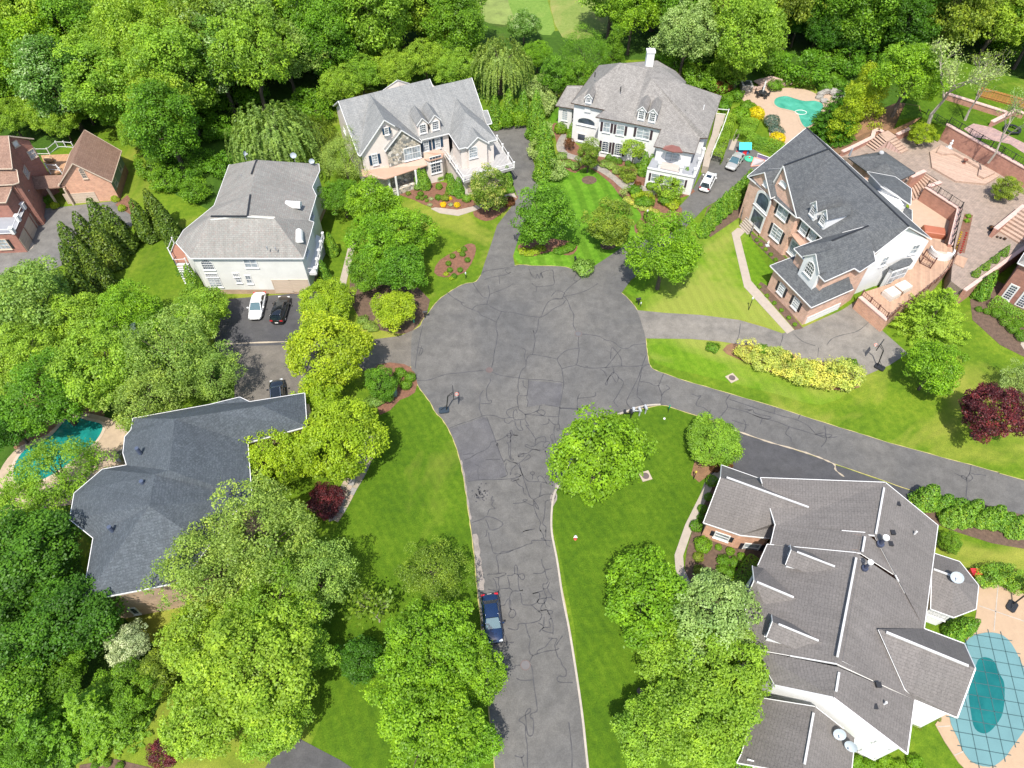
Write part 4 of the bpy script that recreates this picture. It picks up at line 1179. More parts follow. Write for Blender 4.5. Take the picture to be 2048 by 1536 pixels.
# stone returns and copper roofs
c = [z2(372, 945, 4.2), z2(945, 838, 4.2), z2(968, 905, 3.5), z2(596, 1030, 3.5), z2(385, 1005, 3.5)]
def slabroof(hs, pts, mat, name='porch_roof', th=.14):
    mb = MB(); flat = [Vector((p.x, p.y, 0)) for p in pts]
    if area2(flat) < 0: pts = pts[::-1]; flat = flat[::-1]
    for t in tessellate_polygon([flat]):
        q = [pts[k] for k in t]
        if area2(q) < 0: q = q[::-1]
        n = newell(q); hx = UP.cross(n); hx = hx.normalized() if hx.length > 1e-3 else Vector((1, 0, 0)); sl = n.cross(hx)
        mb.face(q, [(p.dot(hx), p.dot(sl)) for p in q]); mb.face([p - Vector((0, 0, th)) for p in q[::-1]])
    for a, b in zip(pts, pts[1:] + pts[:1]): mb.face([a - Vector((0, 0, th)), b - Vector((0, 0, th)), b, a])
    return mb.build(name, mat, hs.root)
slabroof(h, c, M_COPPER)
slabroof(h, [z2(362, 812, 6.4), z2(372, 772, 6.9), z2(612, 742, 6.9), z2(600, 768, 6.4)], M_COPPER, 'pent_roof')
slabroof(h, [z2(852, 722, 6.4), z2(858, 690, 6.8), z2(905, 688, 6.8), z2(900, 712, 6.4)], M_COPPER, 'pent_roof')
bayc = [z2(938, 790, 4.7), z2(1078, 758, 4.7), z2(1118, 798, 4.2), z2(1108, 835, 4.2), z2(985, 868, 4.2), z2(942, 848, 4.2)]
slabroof(h, bayc, M_COPPER, 'bay_roof')
bb = [z2(948, 850, 4.1), z2(985, 866, 4.1), z2(1100, 836, 4.1), z2(1118, 800, 4.1), z2(1080, 765, 4.1), z2(940, 795, 4.1)]
h.wall([bb[0], bb[1], bb[2], bb[3]], 0, S_BSTUCCO, 'bay_wall')
W(h, z2, 1000, 870, 1092, 958, nx=4, ny=4, style='pair'); W(h, z2, 990, 838, 1095, 862, nx=4, ny=1, tw=.06)
for x in (396, 500, 615, 680, 860):
    p = z2(x, 1010 - (x - 680) * .27 if x > 680 else 1015 + (680 - x) * -.02, 3.4)
    mb = MB(); mb.box((p.x, p.y + .25, 1.7), (.28, .28, 3.4)); mb.build('porch_post', M_WHITE, h.root)
mb = MB(); mb.box((0, 0, .35), (1, 1, .7))
q = [z2(640, 1150, .9), z2(880, 1070, .9), z2(870, 1050, .9), z2(645, 1120, .9)]
slab(h.root, 'porch_wall', q, 0, .9, M_STONEW)
W(h, z2, 468, 815, 525, 892, nx=2, ny=4, shut=M_NAVY, glass=M_GLASSL)
W(h, z2, 578, 572, 610, 622, nx=3, ny=3, shut=M_NAVY, shw=.32)
W(h, z2, 682, 782, 838, 848, nx=6, ny=2, style='pair', glass=M_GLASSL)
W(h, z2, 935, 692, 982, 770, nx=3, ny=4, shut=M_NAVY, glass=M_GLASSL); W(h, z2, 1040, 665, 1086, 742, nx=3, ny=4, shut=M_NAVY, glass=M_GLASSL)
W(h, z2, 1393, 742, 1462, 815, nx=4, ny=4, arch=.3, glass=M_GLASSL)
W(h, z2, 215, 570, 238, 625, nx=1, ny=2)
for bx, by in ((935, 632), (1047, 602)):
    dormer(h, z2(bx, by, pl), (-per.x, -per.y), 1.5, 2.0, 3.6, .85, S_BSTUCCO, SH_GREYC, dict(w=.85, h=1.25, nx=3, ny=4, zc=1.05))
dk = 3.2
dp = [z2(1118, 795, dk), z2(1300, 1055, dk), z2(1752, 930, dk), z2(1600, 690, dk), z2(1500, 700, dk), z2(1345, 745, dk), z2(1255, 760, dk), z2(1180, 640, dk)]
slab(h.root, 'deck', dp, dk - .35, dk, D_WHITE)
railing(h.root, [dp[0], dp[1], dp[2], dp[3]], .95, M_WHITE, gap=2.4, post=.22)
mb = MB(); ins = [z2(1130, 810, 2.9), z2(1305, 1040, 2.9), z2(1715, 925, 2.9), z2(1590, 720, 2.9)]
h.wall(ins, 0, S_BSTUCCO, 'basement_wall')
for x, y in ((1400, 1015), (1520, 985), (1640, 950)): h.win(z2.px(x, y + 60), 2.3, 2.1, style='garage', frame=M_CREAMT, name='garage_door')
HC = h

# ---------- D: white house with taupe roof
h = House('house', 'white stucco house with sprawling taupe roof, dark shutters and tall white chimney', 'house', z3(800, 1000), SH_TAUPE, S_STUCCO, gutter=plain('brown_gutter', (.1, .07, .055), .5))
A, B = z3(290, 585, 7), z3(550, 235, 7)
M1, M2 = z3(745, 212, 11), z3(1000, 262, 11)
K0, K2 = z3(1035, 358, 10.8), z3(1350, 406, 9.6)
a1, a2, a3, a4, a5 = z3(605, 650, 7), z3(520, 717, 7), z3(850, 776, 7), z3(872, 776, 7), z3(1130, 832, 7)
g1, g2, g3, g4, g5 = z3(1060, 990, 5.8), z3(1440, 1058, 5.8), z3(1490, 912, 6.1), z3(1560, 912, 6.5), z3(1690, 520, 7)
w1, w2, w3 = z3(1120, 245, 10.2), z3(1262, 290, 7.4), z3(1360, 390, 7.2)
Bq = Vector((24.5, 117, 7))
h.roof([[A, a1, M1], [a1, a2, a3, M1], [M1, a3, a5, K0, M2], [A, M1, B], [a5, g1, g2, g3], [a5, g3, g4, g5, K2, K0], [M2, K0, K2, w3, w2, w1], [M2, w1, w2, Bq, B, M1]])
h.roof([[z3(145, 612, 4.0), z3(255, 425, 5.6), z3(400, 425, 5.6), z3(312, 640, 4.0)]])
h.finish()
h.wall([z3(1000, 1192, 3.3), z3(1437, 1278, 3.3), z3(1522, 1065, 3.3), z3(1560, 950, 3.3)], 0, S_STUCCO, 'lower_wall')
dk = 3.3
dp = [z3(1000, 1192, dk), z3(1437, 1278, dk), z3(1525, 1060, dk), z3(1470, 1000, dk), z3(1050, 1090, dk)]
slab(h.root, 'balcony', dp, dk - .25, dk, M_GREYM)
mb = MB()
for a, b in zip(dp[:2], dp[1:3]): mb.bar(a + UP * .02, b + UP * .02, .22, .2)
mb.build('balcony_edge', M_WHITE, h.root)
for x, y in ((1105, 1205), (1305, 1245), (1435, 1262), (1475, 1170), (1512, 1075)):
    p = z3(x, y, dk); mb = MB(); mb.box((p.x, p.y + .1, dk + .55), (.4, .4, 1.1)); mb.box((p.x, p.y + .1, dk + 1.15), (.52, .52, .1)); mb.build('balcony_pier', M_WHITE, h.root)
slab(h.root, 'balcony_slope', [z3(1130, 1140, dk), z3(1300, 1165, dk), z3(1290, 1235, dk), z3(1112, 1195, dk)], dk + .02, dk + .12, plain('beige_canopy', (.5, .43, .38), .8))
W(h, z3, 1178, 1030, 1285, 1138, nx=2, ny=3, arch=.35, glass=M_GLASSL, tw=.22)
slabroof(h, [z3(1140, 1012, 6.1), z3(1165, 985, 6.5), z3(1230, 975, 6.8), z3(1300, 995, 6.5), z3(1330, 1045, 6.1), z3(1235, 1040, 6.5)], plain('red_copper', (.22, .09, .07), .5), 'eyebrow_roof')
W(h, z3, 597, 765, 645, 860, nx=2, ny=2, shut=M_PLUM, glass=M_GLASSL); W(h, z3, 722, 790, 775, 885, nx=2, ny=2, shut=M_PLUM, glass=M_GLASSL)
W(h, z3, 910, 815, 1010, 925, nx=2, ny=3, style='pair', shut=M_PLUM, glass=M_GLASSL, arch=.25)
W(h, z3, 585, 940, 630, 1045, nx=2, ny=5, shut=M_PLUM, arch=.2); W(h, z3, 705, 958, 752, 1078, nx=3, ny=6, shut=M_PLUM, arch=.2)
W(h, z3, 925, 1015, 975, 1125, nx=3, ny=6, arch=.2)
W(h, z3, 358, 712, 508, 800, nx=1, ny=1, arch=.7, tw=.25, name='loggia')  # dark glass pane stands in for the shaded recess of the open loggia
W(h, z3, 355, 870, 415, 940, nx=1, ny=1, tw=.2, name='entrance')  # shade inside the porch painted as a flat dark pane
W(h, z3, 212, 650, 250, 748, nx=2, ny=5, glass=M_GLASSL); W(h, z3, 268, 690, 305, 762, nx=2, ny=4)
for x in (1045, 1165, 1280): W(h, z3, x, 1240 + (x - 1045) * .2, x + 52, 1322 + (x - 1045) * .2, nx=1, ny=2, shut=M_PLUM, glass=M_GLASSL, shw=.35)
fd = Vector((a3 - a2).xyz); fd = Vector((fd.y, -fd.x, 0)).normalized()
for (bx, by, ww) in ((935, 760, 1.15), (1035, 782, 1.15)):
    q = z3(bx, by, plane(M1, a3, a5))
    dormer(h, q, (fd.x, fd.y), ww, 2.0, 3.4, .6, S_STUCCO, SH_TAUPE, dict(w=.72, h=1.3, nx=3, ny=4, zc=1.15))
dormer(h, z3(447, 610, 7.0), (fd.x, fd.y), 1.0, 1.5, 3.0, .55, S_STUCCO, SH_TAUPE, dict(w=.62, h=.7, nx=3, ny=3, zc=.95), low=1.2)
p = z3(1008, 262, 10.2)
mb = MB(); mb.box((p.x, p.y, 11.0), (1.15, 1.0, 3.8)); mb.build('chimney', S_STUCCO, h.root)
ch = MB(); ch.box((p.x, p.y, 12.98), (1.35, 1.2, .24)); ch.tube([(p.x - .2, p.y, 13.1), (p.x - .2, p.y, 13.4)], .18); ch.tube([(p.x + .25, p.y, 13.1), (p.x + .25, p.y, 13.35)], .16); ch.build('chimney_cap', M_WHITE, h.root)
for x, y, z in ((510, 345, 9.5), (748, 480, 9.2), (1343, 700, 7.6), (1520, 650, 7.6)):
    q = z3(x, y, z); mb = MB(); mb.tube([q, q + UP * .8], .08); mb.build('vent_pipe', M_IRON if x < 1500 else M_WHITE, h.root)
tz = 1.2
tp = [z3(1640, 690, tz), z3(1745, 700, tz), z3(1690, 860, tz), z3(1590, 1100, tz), z3(1570, 1185, tz), z3(1512, 1172, tz), z3(1535, 1060, tz), z3(1600, 880, tz)]
slab(h.root, 'terrace', tp, 0, tz, M_CONC)
railing(h.root, [tp[0], tp[1], tp[2], tp[3]], 1.0, M_WHITE, gap=2.6, rw=.09)
HD = h

# ---------- E: brick house with charcoal roof on the right
h = House('house', 'large peach brick house with charcoal roof, white side wall and wide wooden deck', 'house', z4(800, 1100), SH_CHAR, B_PEACH)
ra, rb_ = z4(1668, 978, 7), z4(1200, 1106, 7)
RA = apexof(z4, 1490, 880, rb_, ra)
RB = z4(683, 100, RA.z)
nb = Vector(((RA - RB).y, -(RA - RB).x, 0)).normalized()
if nb.x < 0: nb = -nb
RBe = Vector((RB.x, RB.y, 0)) + nb * 4.6 + UP * 7
c0 = z4(216, 482, 7)
m1, m2, m3 = z4(602, 806, 7), z4(628, 806, 7), z4(806, 970, 7)
h.roof([[RA, RB, RBe, ra], [RB, c0, m1, m2, m3, rb_, RA]], wall=B_PEACH)
# front gables
ga, gb_ = z4(218, 484, 7), z4(400, 656, 7); gf = apexof(z4, 352, 450, ga, gb_)
bk2 = (RA - RB).normalized(); inn = Vector((nb.x, nb.y, 0))
h.roof([[ga, gf, gf + inn * 2.6, ga + inn * 2.6 + UP * .6], [gf, gb_, gb_ + inn * 2.6 + UP * .6, gf + inn * 2.6]], inset=.3)
gc, gd = z4(378, 600, 7), z4(605, 808, 7); gg = apexof(z4, 500, 398, gc, gd)
mp0 = plane(RA, RB, m2)
G2 = z4(862, 264, mp0)
h.roof([[gc, gg, G2, gc + inn * 2], [gg, gd, G2]], inset=.3)
mp_ = plane(m2, m3, RA)
Wb = z4(1170, 872, mp_); Wf = z4(880, 990, Wb.z)
v1, v2, v3, v4, v5 = z4(582, 1052, 7), z4(826, 1310, 7), z4(1060, 1206, 7), z4(1102, 1234, 7), z4(1225, 1152, 7)
h.roof([[Wb, Wf, v1, m3], [Wf, v2, v1], [Wb, v5, v4, v3, v2, Wf]], inset=.4)
lo = 3.75
q1, q2, q3 = z5(395, 202, lo), z5(720, 532, lo), z5(1052, 386, lo)
q4, q5, q6 = z4(1020, 1272, 5.1), z4(812, 1362, 5.1), z4(590, 1112, 5.1)
h.roof([[q1, q2, q5, q6], [q2, q3, q4, q5]])
# rear roofs
h.roof([[z4(1160, 446, 7.2), z4(1380, 486, 7.2), z4(1508, 580, 7.2), z4(1502, 706, 7.2), z4(1400, 640, 8.4), z4(1270, 560, 9.0)]], wall=S_WHITE)
h.roof([[z4(1430, 775, 6.0), z4(1462, 722, 6.4), z4(1512, 748, 5.6), z4(1512, 838, 5.6)]], wall=S_WHITE)
h.finish()
slab(h.root, 'roof_well', [z4(1200, 636, 7.6), z4(1268, 580, 7.6), z4(1392, 656, 7.6), z4(1440, 720, 7.6), z4(1380, 740, 7.6)], 7.0, 7.9, S_WHITE)
h.wall([Vector((*rb_.xy, 6.8)) + inn * .35, Vector((*RA.xy, RA.z - .3)) + Vector((-.1, .35, 0)), Vector((*ra.xy, 6.8)) - inn * .35], 0, S_WHITE, 'side_wall')
h.win(z4.px(300, 640), 2.4, 2.2, nx=1, ny=1, arch=.9, tw=.32, name='loggia')  # niche built flat; the dark pane colour imitates the shade within
h.win(z4.px(262, 790), 2.3, 2.2, nx=1, ny=1, tw=.3, name='entrance')  # dark pane in place of the shaded porch opening
h.win(z4.px(492, 773), 1.8, 1.55, nx=2, ny=3, style='pair', shut=M_BLACKP, glass=M_GLASSL); h.win(z4.px(445, 931), 1.8, 1.9, nx=2, ny=4, style='pair', shut=M_BLACKP, glass=M_GLASSL)
h.win(z4.px(662, 895), 1.2, 1.5, nx=2, ny=3, shut=M_BLACKP, glass=M_GLASSL); h.win(z4.px(732, 950), 1.2, 1.5, nx=2, ny=3, shut=M_BLACKP, glass=M_GLASSL)
h.win(z4.px(575, 1045), 1.3, 1.9, nx=2, ny=3, tw=.25, glass=M_GLASSL)
W(h, z4, 455, 485, 490, 545, nx=1, ny=1, arch=True, glass=M_WHITE, name='gable_vent'); W(h, z4, 328, 508, 350, 540, nx=1, ny=1, glass=M_WHITE, name='gable_vent')
h.win(z5.px(485, 388), .95, 1.45, nx=3, ny=4, shut=M_BLACKP, glass=M_GLASSL); h.win(z5.px(598, 500), .95, 1.45, nx=3, ny=4, shut=M_BLACKP, glass=M_GLASSL)
W(h, z5, 745, 590, 950, 565, style='garage', frame=M_WHITE, name='garage_door')
fdir = Vector((v2 - v1).xyz); fdir = Vector((fdir.y, -fdir.x, 0)).normalized()
if fdir.x > 0: fdir = -fdir
dormer(h, z4(680, 1280, 5.3), (fdir.x, fdir.y), 3.0, 2.4, 3.2, 1.6, S_WHITE, SH_CHAR, dict(w=1.3, h=1.9, nx=4, ny=4, arch=True, zc=1.5), low=1.2)
fd2 = -inn
for bx, by in ((712, 812), (790, 880)):
    dormer(h, z4(bx, by, mp_), (fd2.x, fd2.y), 1.3, 2.0, 3.4, .8, S_WHITE, SH_CHAR, dict(w=.75, h=1.2, nx=3, ny=4, zc=1.15))
for x, y in ((1300, 1150), (1532, 1058)): h.win(z4.px(x, y), .9, 1.4, nx=2, ny=2, glass=M_GLASSL)
bp = [z4(1325, 1196, 4.3), z4(1438, 1132, 4.7), z4(1503, 1124, 4.7), z4(1522, 1150, 4.3), z4(1500, 1178, 4.3), z4(1368, 1222, 4.3)]
slabroof(h, bp, SH_CHAR, 'bay_roof')
h.wall([z4(1345, 1196, 4.2), z4(1372, 1218, 4.2), z4(1500, 1176, 4.2), z4(1515, 1150, 4.2)], 0, S_WHITE, 'bay_wall')
W(h, z4, 1392, 1232, 1440, 1320, nx=3, ny=3, style='sash', glass=M_GLASSL)
q = [z4(425, 632, 4.6), z4(602, 790, 4.6), z4(590, 800, 4.3), z4(415, 650, 4.3)]
slabroof(h, [z4(425, 628, 6.6), z4(598, 775, 6.6), z4(590, 800, 6.1), z4(412, 652, 6.1)], M_COPPER, 'pent_roof')
slabroof(h, [z4(560, 935, 4.4), z4(600, 930, 4.4), z4(700, 1000, 4.2), z4(690, 1020, 3.9), z4(640, 1040, 3.9)], M_COPPER, 'bay_roof')
for a, b in ((gg, G2), (Wf, Wb), (RA, RB)): mb = MB(); mb.bar(a, b, .2, .12); mb.build('ridge_vent', M_IRON, h.root)
p = z4(1018, 322, 8.4); mb = MB(); mb.tube([p, p + UP * 1.2], .14); mb.build('vent_pipe', M_GREYM, h.root)
# front steps
sb = MB()
for i in range(6):
    a, b = z4(160, 870, 0).lerp(z4(215, 800, 1.1), i / 5), z4(225, 940, 0).lerp(z4(285, 870, 1.1), i / 5)
    sb.bar(a + UP * .02, b + UP * .02, .5, .18)
sb.build('front_steps', M_CONC, h.root)
for s_, t_ in (((152, 862), (172, 770)), ((232, 960), (262, 880))):
    railing(h.root, [z4(*s_, .1), z4(*t_, 1.1)], .9, M_IRON, post=.06, gap=1.0)
HE = h
# deck of the brick house, with its parapet wall and railing
dz = 1.9
dpts = [z5(1098, 455, dz), z5(1315, 640, dz), z5(1400, 560, dz), z5(1520, 480, dz), z5(1640, 385, dz), z5(1745, 300, dz), z5(1800, 230, dz), z5(1835, 160, dz), z5(1860, 70, dz), z5(1640, -30, dz), z5(1560, 90, dz), z5(1525, 200, dz), z5(1340, 345, dz), z5(1135, 410, dz)]
deck = thing('deck', 'long tan wooden deck wrapping the white side wall of the peach brick house', 'deck', (dpts[0].x, dpts[0].y, 0))
slab(deck, 'deck_floor', dpts, 0, dz, D_TAN)
mb = MB()
mb.bar(dpts[0] + UP * .0 + Vector((0, 0, -.95)), dpts[1] + Vector((0, 0, -.95)), .5, 2.1)
mb.build('parapet_wall', B_ORANGE, deck)
mb = MB(); mb.bar(dpts[0] + UP * .18, dpts[1] + UP * .18, .6, .14); mb.build('cap_stone', M_STONEL, deck)
M_RAILB = plain('brown_rail', (.16, .07, .05), .6)
railing(deck, [dpts[0] + Vector((.3, .3, 0)), dpts[1] + Vector((0, .45, 0))], 1.0, M_RAILB, gap=1.6, balus=.3)
railing(deck, dpts[1:9], 1.0, M_RAILB, gap=1.7, balus=.3)
railing(deck, [z5(1560, 110, dz), z5(1575, 185, dz), z5(1655, 225, dz), z5(1680, 190, dz), z5(1600, 125, dz)], 1.0, M_RAILB, gap=1.5, balus=.3)

# ---------- F: large house at the bottom right
h = House('house', 'large house with weathered grey brown roof and white ridge vents beside the covered pool', 'house', z6(1000, 1000), SH_DRAB, S_WHITE)
EZ = 6.0
ee = lambda x, y, z=EZ: z6(x, y, z)
N1, N2 = ee(1222, 193, 9.0), ee(1160, 508, 9.0)
s2a, s2b = ee(1105, 492, 9.06), ee(1078, 614, 9.06)
s3a, s3b = ee(1050, 612, 9.16), ee(935, 1272, 9.16)
s4a, s4b = ee(940, 1292, 9.1), z7(748, 1056, 9.1)
eN, eM = ee(1535, 448), ee(1453, 1062)
eS0, eS = z7(1302, 1072, EZ), z7(1252, 1440, EZ)
h.roof([[N1, ee(480, 165), ee(570, 452), N2], [N1, N2, eM, eN]], wall=B_ORANGE)
h.roof([[s2a, s2b, ee(540, 562), ee(566, 448)]], wall=B_ORANGE, inset=.3)
h.roof([[s2a, ee(1380, 720, 6.85), ee(1370, 800, 6.85), s2b]], walls=False, trim=False)
h.roof([[s3a, s3b, ee(440, 1185), ee(378, 882), ee(520, 562)]], wall=S_WHITE, inset=.3)
h.roof([[s3a, ee(1475, 900, 5.95), eM, eS0, s3b]], wall=S_WHITE, trim=False)
h.roof([[s4a, s4b, z7(350, 972, EZ), ee(452, 1192)], [s4a, eS0, eS, s4b]], wall=S_WHITE, trim=False)
eL, eR = z7(1640, 687, EZ), z7(1592, 1192, EZ)
aE = apexof(z7, 1716, 856, eL, eR); aB = z7(1055, 586, aE.z)
h.roof([[aE, eL, ee(1455, 1064, 6.02), aB], [aE, aB, z7(1240, 1000, 6.6), z7(1302, 1070, EZ), eR]], wall=S_WHITE, trim=False)
n1 = z6(242, 163, 6.9); n2 = z6(800, 352, 6.9)
h.roof([[n1, n2, z6(480, 172, 4.4), z6(461, 166, 3.6), z6(247, 90, 3.6)], [n1, z6(140, 432, 3.6), z6(360, 507, 3.6), z6(548, 526, 3.6), z6(620, 440, 4.6), n2]], wall=B_ORANGE)
t1, t2 = z6(442, 778, 7.7), z6(694, 884, 7.7)
h.roof([[t1, t2, z6(500, 705, 6.4), z6(432, 690, 5.8)], [t1, z6(392, 892, 5.8), z6(520, 960, 6.4), t2]], wall=S_WHITE, inset=.3)
u1, u2 = z7(623, 1118, 6.4), z7(535, 1580, 6.4)
h.roof([[u1, u2, z7(90, 1500, 4.0), z7(120, 1440, 4.0), z7(232, 1055, 4.0)], [u1, z7(893, 1330, 4.0), z7(865, 1600, 4.0), u2]], wall=S_WHITE)
oc = [z6(1512, 615, 3.3), z6(1665, 665, 3.3), z6(1777, 806, 3.3), z6(1762, 946, 3.3), z6(1630, 996, 3.3), z6(1493, 946, 3.3)]
pk = z6(1622, 768, 4.7); pk0 = z6(1500, 706, 4.7)
h.roof([[pk0, oc[0], oc[1], pk], [pk, oc[1], oc[2]], [pk, oc[2], oc[3]], [pk, oc[3], oc[4]], [pk, oc[4], oc[5], pk0]], wall=S_WHITE)
h.finish()
for a, b in ((aE, eL), (aE, eR), (eL, ee(1455, 1064, 6.02)), (eR, z7(1302, 1070, EZ)), (eS0, eS), (s4b, eS), (s4b, z7(350, 972, EZ))):
    mb = MB(); mb.bar(a - UP * .05, b - UP * .05, .1, .16); mb.build('roof_edge', M_WHITE, h.root)
M_RV = plain('weathered_white_vent', (.56, .55, .54), .6, var=.2)
def strip(hs, za, a, za2, b, z1_, z2_, w=.17):
    mb = MB(); mb.bar(za(*a, z1_) + UP * .1, za2(*b, z2_) + UP * .1, w, .12); mb.build('ridge_vent', M_RV, hs.root)
strip(h, z6, (1212, 228), z6, (1163, 502), 9.05, 9.05); strip(h, z6, (1098, 520), z6, (1083, 608), 9.2, 9.2)
strip(h, z6, (1046, 645), z6, (933, 1235), 9.45, 9.45); strip(h, z6, (944, 1326), z6, (926, 1440), 9.15, 9.15)
strip(h, z6, (276, 166), z6, (764, 344), 6.95, 6.95); strip(h, z6, (455, 788), z6, (674, 880), 7.75, 7.75)
strip(h, z7, (1104, 612), z7, (1664, 842), aE.z, aE.z, .2); strip(h, z7, (608, 1162), z7, (546, 1512), 6.45, 6.45)
strip(h, z6, (1506, 712), z6, (1605, 748), 4.75, 4.75)
W(h, z6, 218, 488, 280, 540, nx=1, ny=2, shut=M_BLACKP, glass=M_GLASSL, tw=.13); W(h, z6, 392, 556, 452, 606, nx=1, ny=2, shut=M_BLACKP, glass=M_GLASSL, tw=.13)
W(h, z6, 1500, 955, 1580, 1010, nx=4, ny=4, tw=.15)
W(h, z7, 1040, 1360, 1130, 1405, nx=1, ny=2, glass=M_GLASSL); W(h, z7, 945, 1420, 1045, 1465, nx=1, ny=2, glass=M_GLASSL)
W(h, z7, 165, 1478, 300, 1530, nx=4, ny=2)
wd = Vector((s3a - s3b).xyz); wd = Vector((-wd.y, wd.x, 0)).normalized()
if wd.x > 0: wd = -wd
pw = plane(s3a, s3b, ee(440, 1185))
for bx, by in ((628, 665), (517, 1085)):
    b = z6(bx, by, pw)
    o = dormer(h, b, (wd.x, wd.y), 1.7, 1.5, 4.2, .8, S_WHITE, SH_DRAB, dict(w=.9, h=.9, nx=3, ny=3, zc=.8))
    mb = MB(); q = b + UP * 2.38; mb.bar(q - wd * .3, q - wd * 3.6, .16, .08); mb.build('ridge_vent', M_RV, o)
for x, y, r_, hh, z in ((1192, 560, .22, 1.2, 8.7), (1100, 705, .19, 1.2, 9.0)):
    p = z6(x, y, z); mb = MB(); mb.tube([p, p + UP * hh], r_ * .7, 10); mb.tube([p - UP * .1, p + UP * .15], r_ * 1.5, 10); mb.build('flue_pipe', plain('dark_flue_metal', (.05, .06, .1), .4), h.root)
    mb = MB(); mb.tube([p + UP * (hh), p + UP * (hh + .18)], r_ * 1.3, 12); mb.build('flue_cap', M_WHITE, h.root)
for x, y, z in ((1293, 325, 8.0), (1264, 495, 8.2), (1250, 562, 8.1), (1178, 1400, 7.7), (1155, 1530, 7.3)):
    p = z6(x, y, z); mb = MB(); mb.box(p + UP * .12, (.42, .42, .24)); mb.build('roof_vent', M_IRON, h.root)
for x, y, z in ((1395, 500, 7.3), (1215, 1512, 7.2)):
    p = z6(x, y, z); mb = MB(); mb.tube([p, p + UP * .5], .09); mb.build('vent_pipe', M_WHITE, h.root)
HF = h

# ---------- G: dark slate roof on the left
h = House('house', 'house with sprawling dark slate blue roof half hidden under trees', 'house', z8(700, 700), SH_SLATE, B_TAN)
o_ = [z8(x, y, 6) for x, y in ((290, 1280), (350, 930), (220, 826), (245, 682), (400, 550), (535, 526), (515, 460), (525, 370), (560, 330), (570, 268), (990, 192), (1160, 150), (1215, 176), (1520, 128), (1532, 312), (1205, 402), (1228, 712), (1120, 800), (840, 1172), (620, 1216))]
A, B, C, D = z8(800, 270, 9.6), z8(770, 555, 9.6), z8(690, 578, 9.3), z8(660, 752, 9.8)
T0, T1_ = z8(1010, 240, 9.4), z8(1280, 197, 8.6); Q = z8(850, 885, 8.2)
h.roof([[o_[9], o_[10], T0, A], [o_[10], o_[11], o_[12], T1_, T0], [o_[12], o_[13], T1_], [o_[13], o_[14], T1_],
        [A, T0, T1_, o_[14], o_[15], B], [B, o_[15], o_[16], D, C], [D, o_[16], o_[17], Q],
        [o_[9], A, B, C, o_[5], o_[6], o_[7], o_[8]], [o_[4], o_[5], C], [o_[4], C, D, o_[3]], [D, o_[2], o_[3]], [D, o_[1], o_[2]], [D, o_[0], o_[1]], [D, Q, o_[18], o_[19], o_[0]], [Q, o_[17], o_[18]]])
h.finish()
cp = [z8(1490, 225, 5.2), z8(1510, 195, 5.2), z8(1545, 188, 4.6), z8(1560, 260, 4.6), z8(1535, 300, 4.6), z8(1500, 270, 5.2)]
slabroof(h, cp, M_COPPER, 'bay_roof')
for x, y, z, hh in ((612, 462, 7.6, 1.0), (628, 632, 8.8, .6), (462, 895, 7.3, 1.0)):
    p = z8(x, y, z); mb = MB(); mb.tube([p, p + UP * hh], .2, 10); mb.build('vent_pipe', plain('dark_vent_metal', (.08, .1, .15), .4), h.root)
W(h, z8, 555, 1320, 600, 1345, nx=1, ny=1)
W(h, z8, 250, 870, 275, 930, nx=1, ny=1)
HG = h

# ---------- A: brick house and its detached garage at the far left
h = House('house', 'brown roofed brick house with three garage doors at the left edge of the picture', 'house', zA(100, 1000), SH_BROWN, B_RED, M_CREAMT)
AP, ab, af = zA(105, 200, 11), zA(430, 237, 9), zA(155, 620, 9)
ww = Vector((-26, -.8, 0))
h.roof([[AP, af, af + ww, AP + ww], [AP, AP + ww, ab + ww, ab]], inset=.3)
h.roof([[zA(150, 622, 8.7), zA(215, 640, 8.5), zA(241, 796, 7.5), zA(166, 822, 7.5), zA(150, 822, 7.5), zA(-500, 860, 7.5), zA(-500, 640, 8.7)]], inset=.3)
h.roof([[zA(166, 822, 7.2), zA(75, 1052, 6.2), zA(-500, 1066, 6.2), zA(-500, 822, 7.2)]], inset=.3)
h.finish()
gz = 3.4
gp = [zA(386, 986, gz), zA(182, 1452, gz), zA(-500, 1480, gz), zA(-500, 1200, gz), zA(155, 1200, gz), zA(240, 980, gz)]
h.wall([gp[2], gp[1], gp[0]], 0, B_RED, 'garage_wall')
slab(h.root, 'garage_deck', gp, gz - .2, gz, M_GREYM)
railing(h.root, [gp[2], gp[1], gp[0], gp[5]], .9, M_WHITE, gap=3.0, post=.45, rails=(.05, .85))
for f_ in (.14, .48, .82): h.win(('on', gp[1], gp[0], f_, 1.15), 2.1, 2.15, style='garage', frame=M_CREAMT, name='garage_door')
for x, y, w_ in ((425, 425, .9), (335, 640, 1.6)): h.win(zA.px(x, y), w_, 1.1, nx=3, ny=2, glass=M_GLASSL)
h.win(zA.px(160, 325), .6, .7, nx=1, ny=1, glass=M_WHITE, name='gable_vent')
h.win(zA.px(35, 1590), 1.5, 1.6, nx=3, ny=3, glass=M_GLASSL, shut=M_IRON)
cr = [zA(372, 722, 4.3), zA(800, 700, 4.3), zA(832, 856, 3.1), zA(412, 886, 3.1)]
slabroof(h, cr, SH_BROWN, 'walkway_roof')
for x in (600, 815):
    p = zA(x, 880, 3.0); mb = MB(); mb.box((p.x, p.y + .1, 1.5), (.25, .25, 3)); mb.build('porch_post', M_CREAMT, h.root)
dkz = 2.9
dp = [zA(520, 450, dkz), zA(890, 435, dkz), zA(820, 640, dkz), zA(640, 700, dkz), zA(560, 540, dkz)]
slab(h.root, 'deck', dp, 2.6, dkz, D_ORANGE)
railing(h.root, [zA(480, 440, dkz), zA(640, 440, dkz), zA(750, 350, dkz), zA(850, 350, dkz), zA(950, 360, dkz)], 1.0, M_WHITE, gap=1.6)
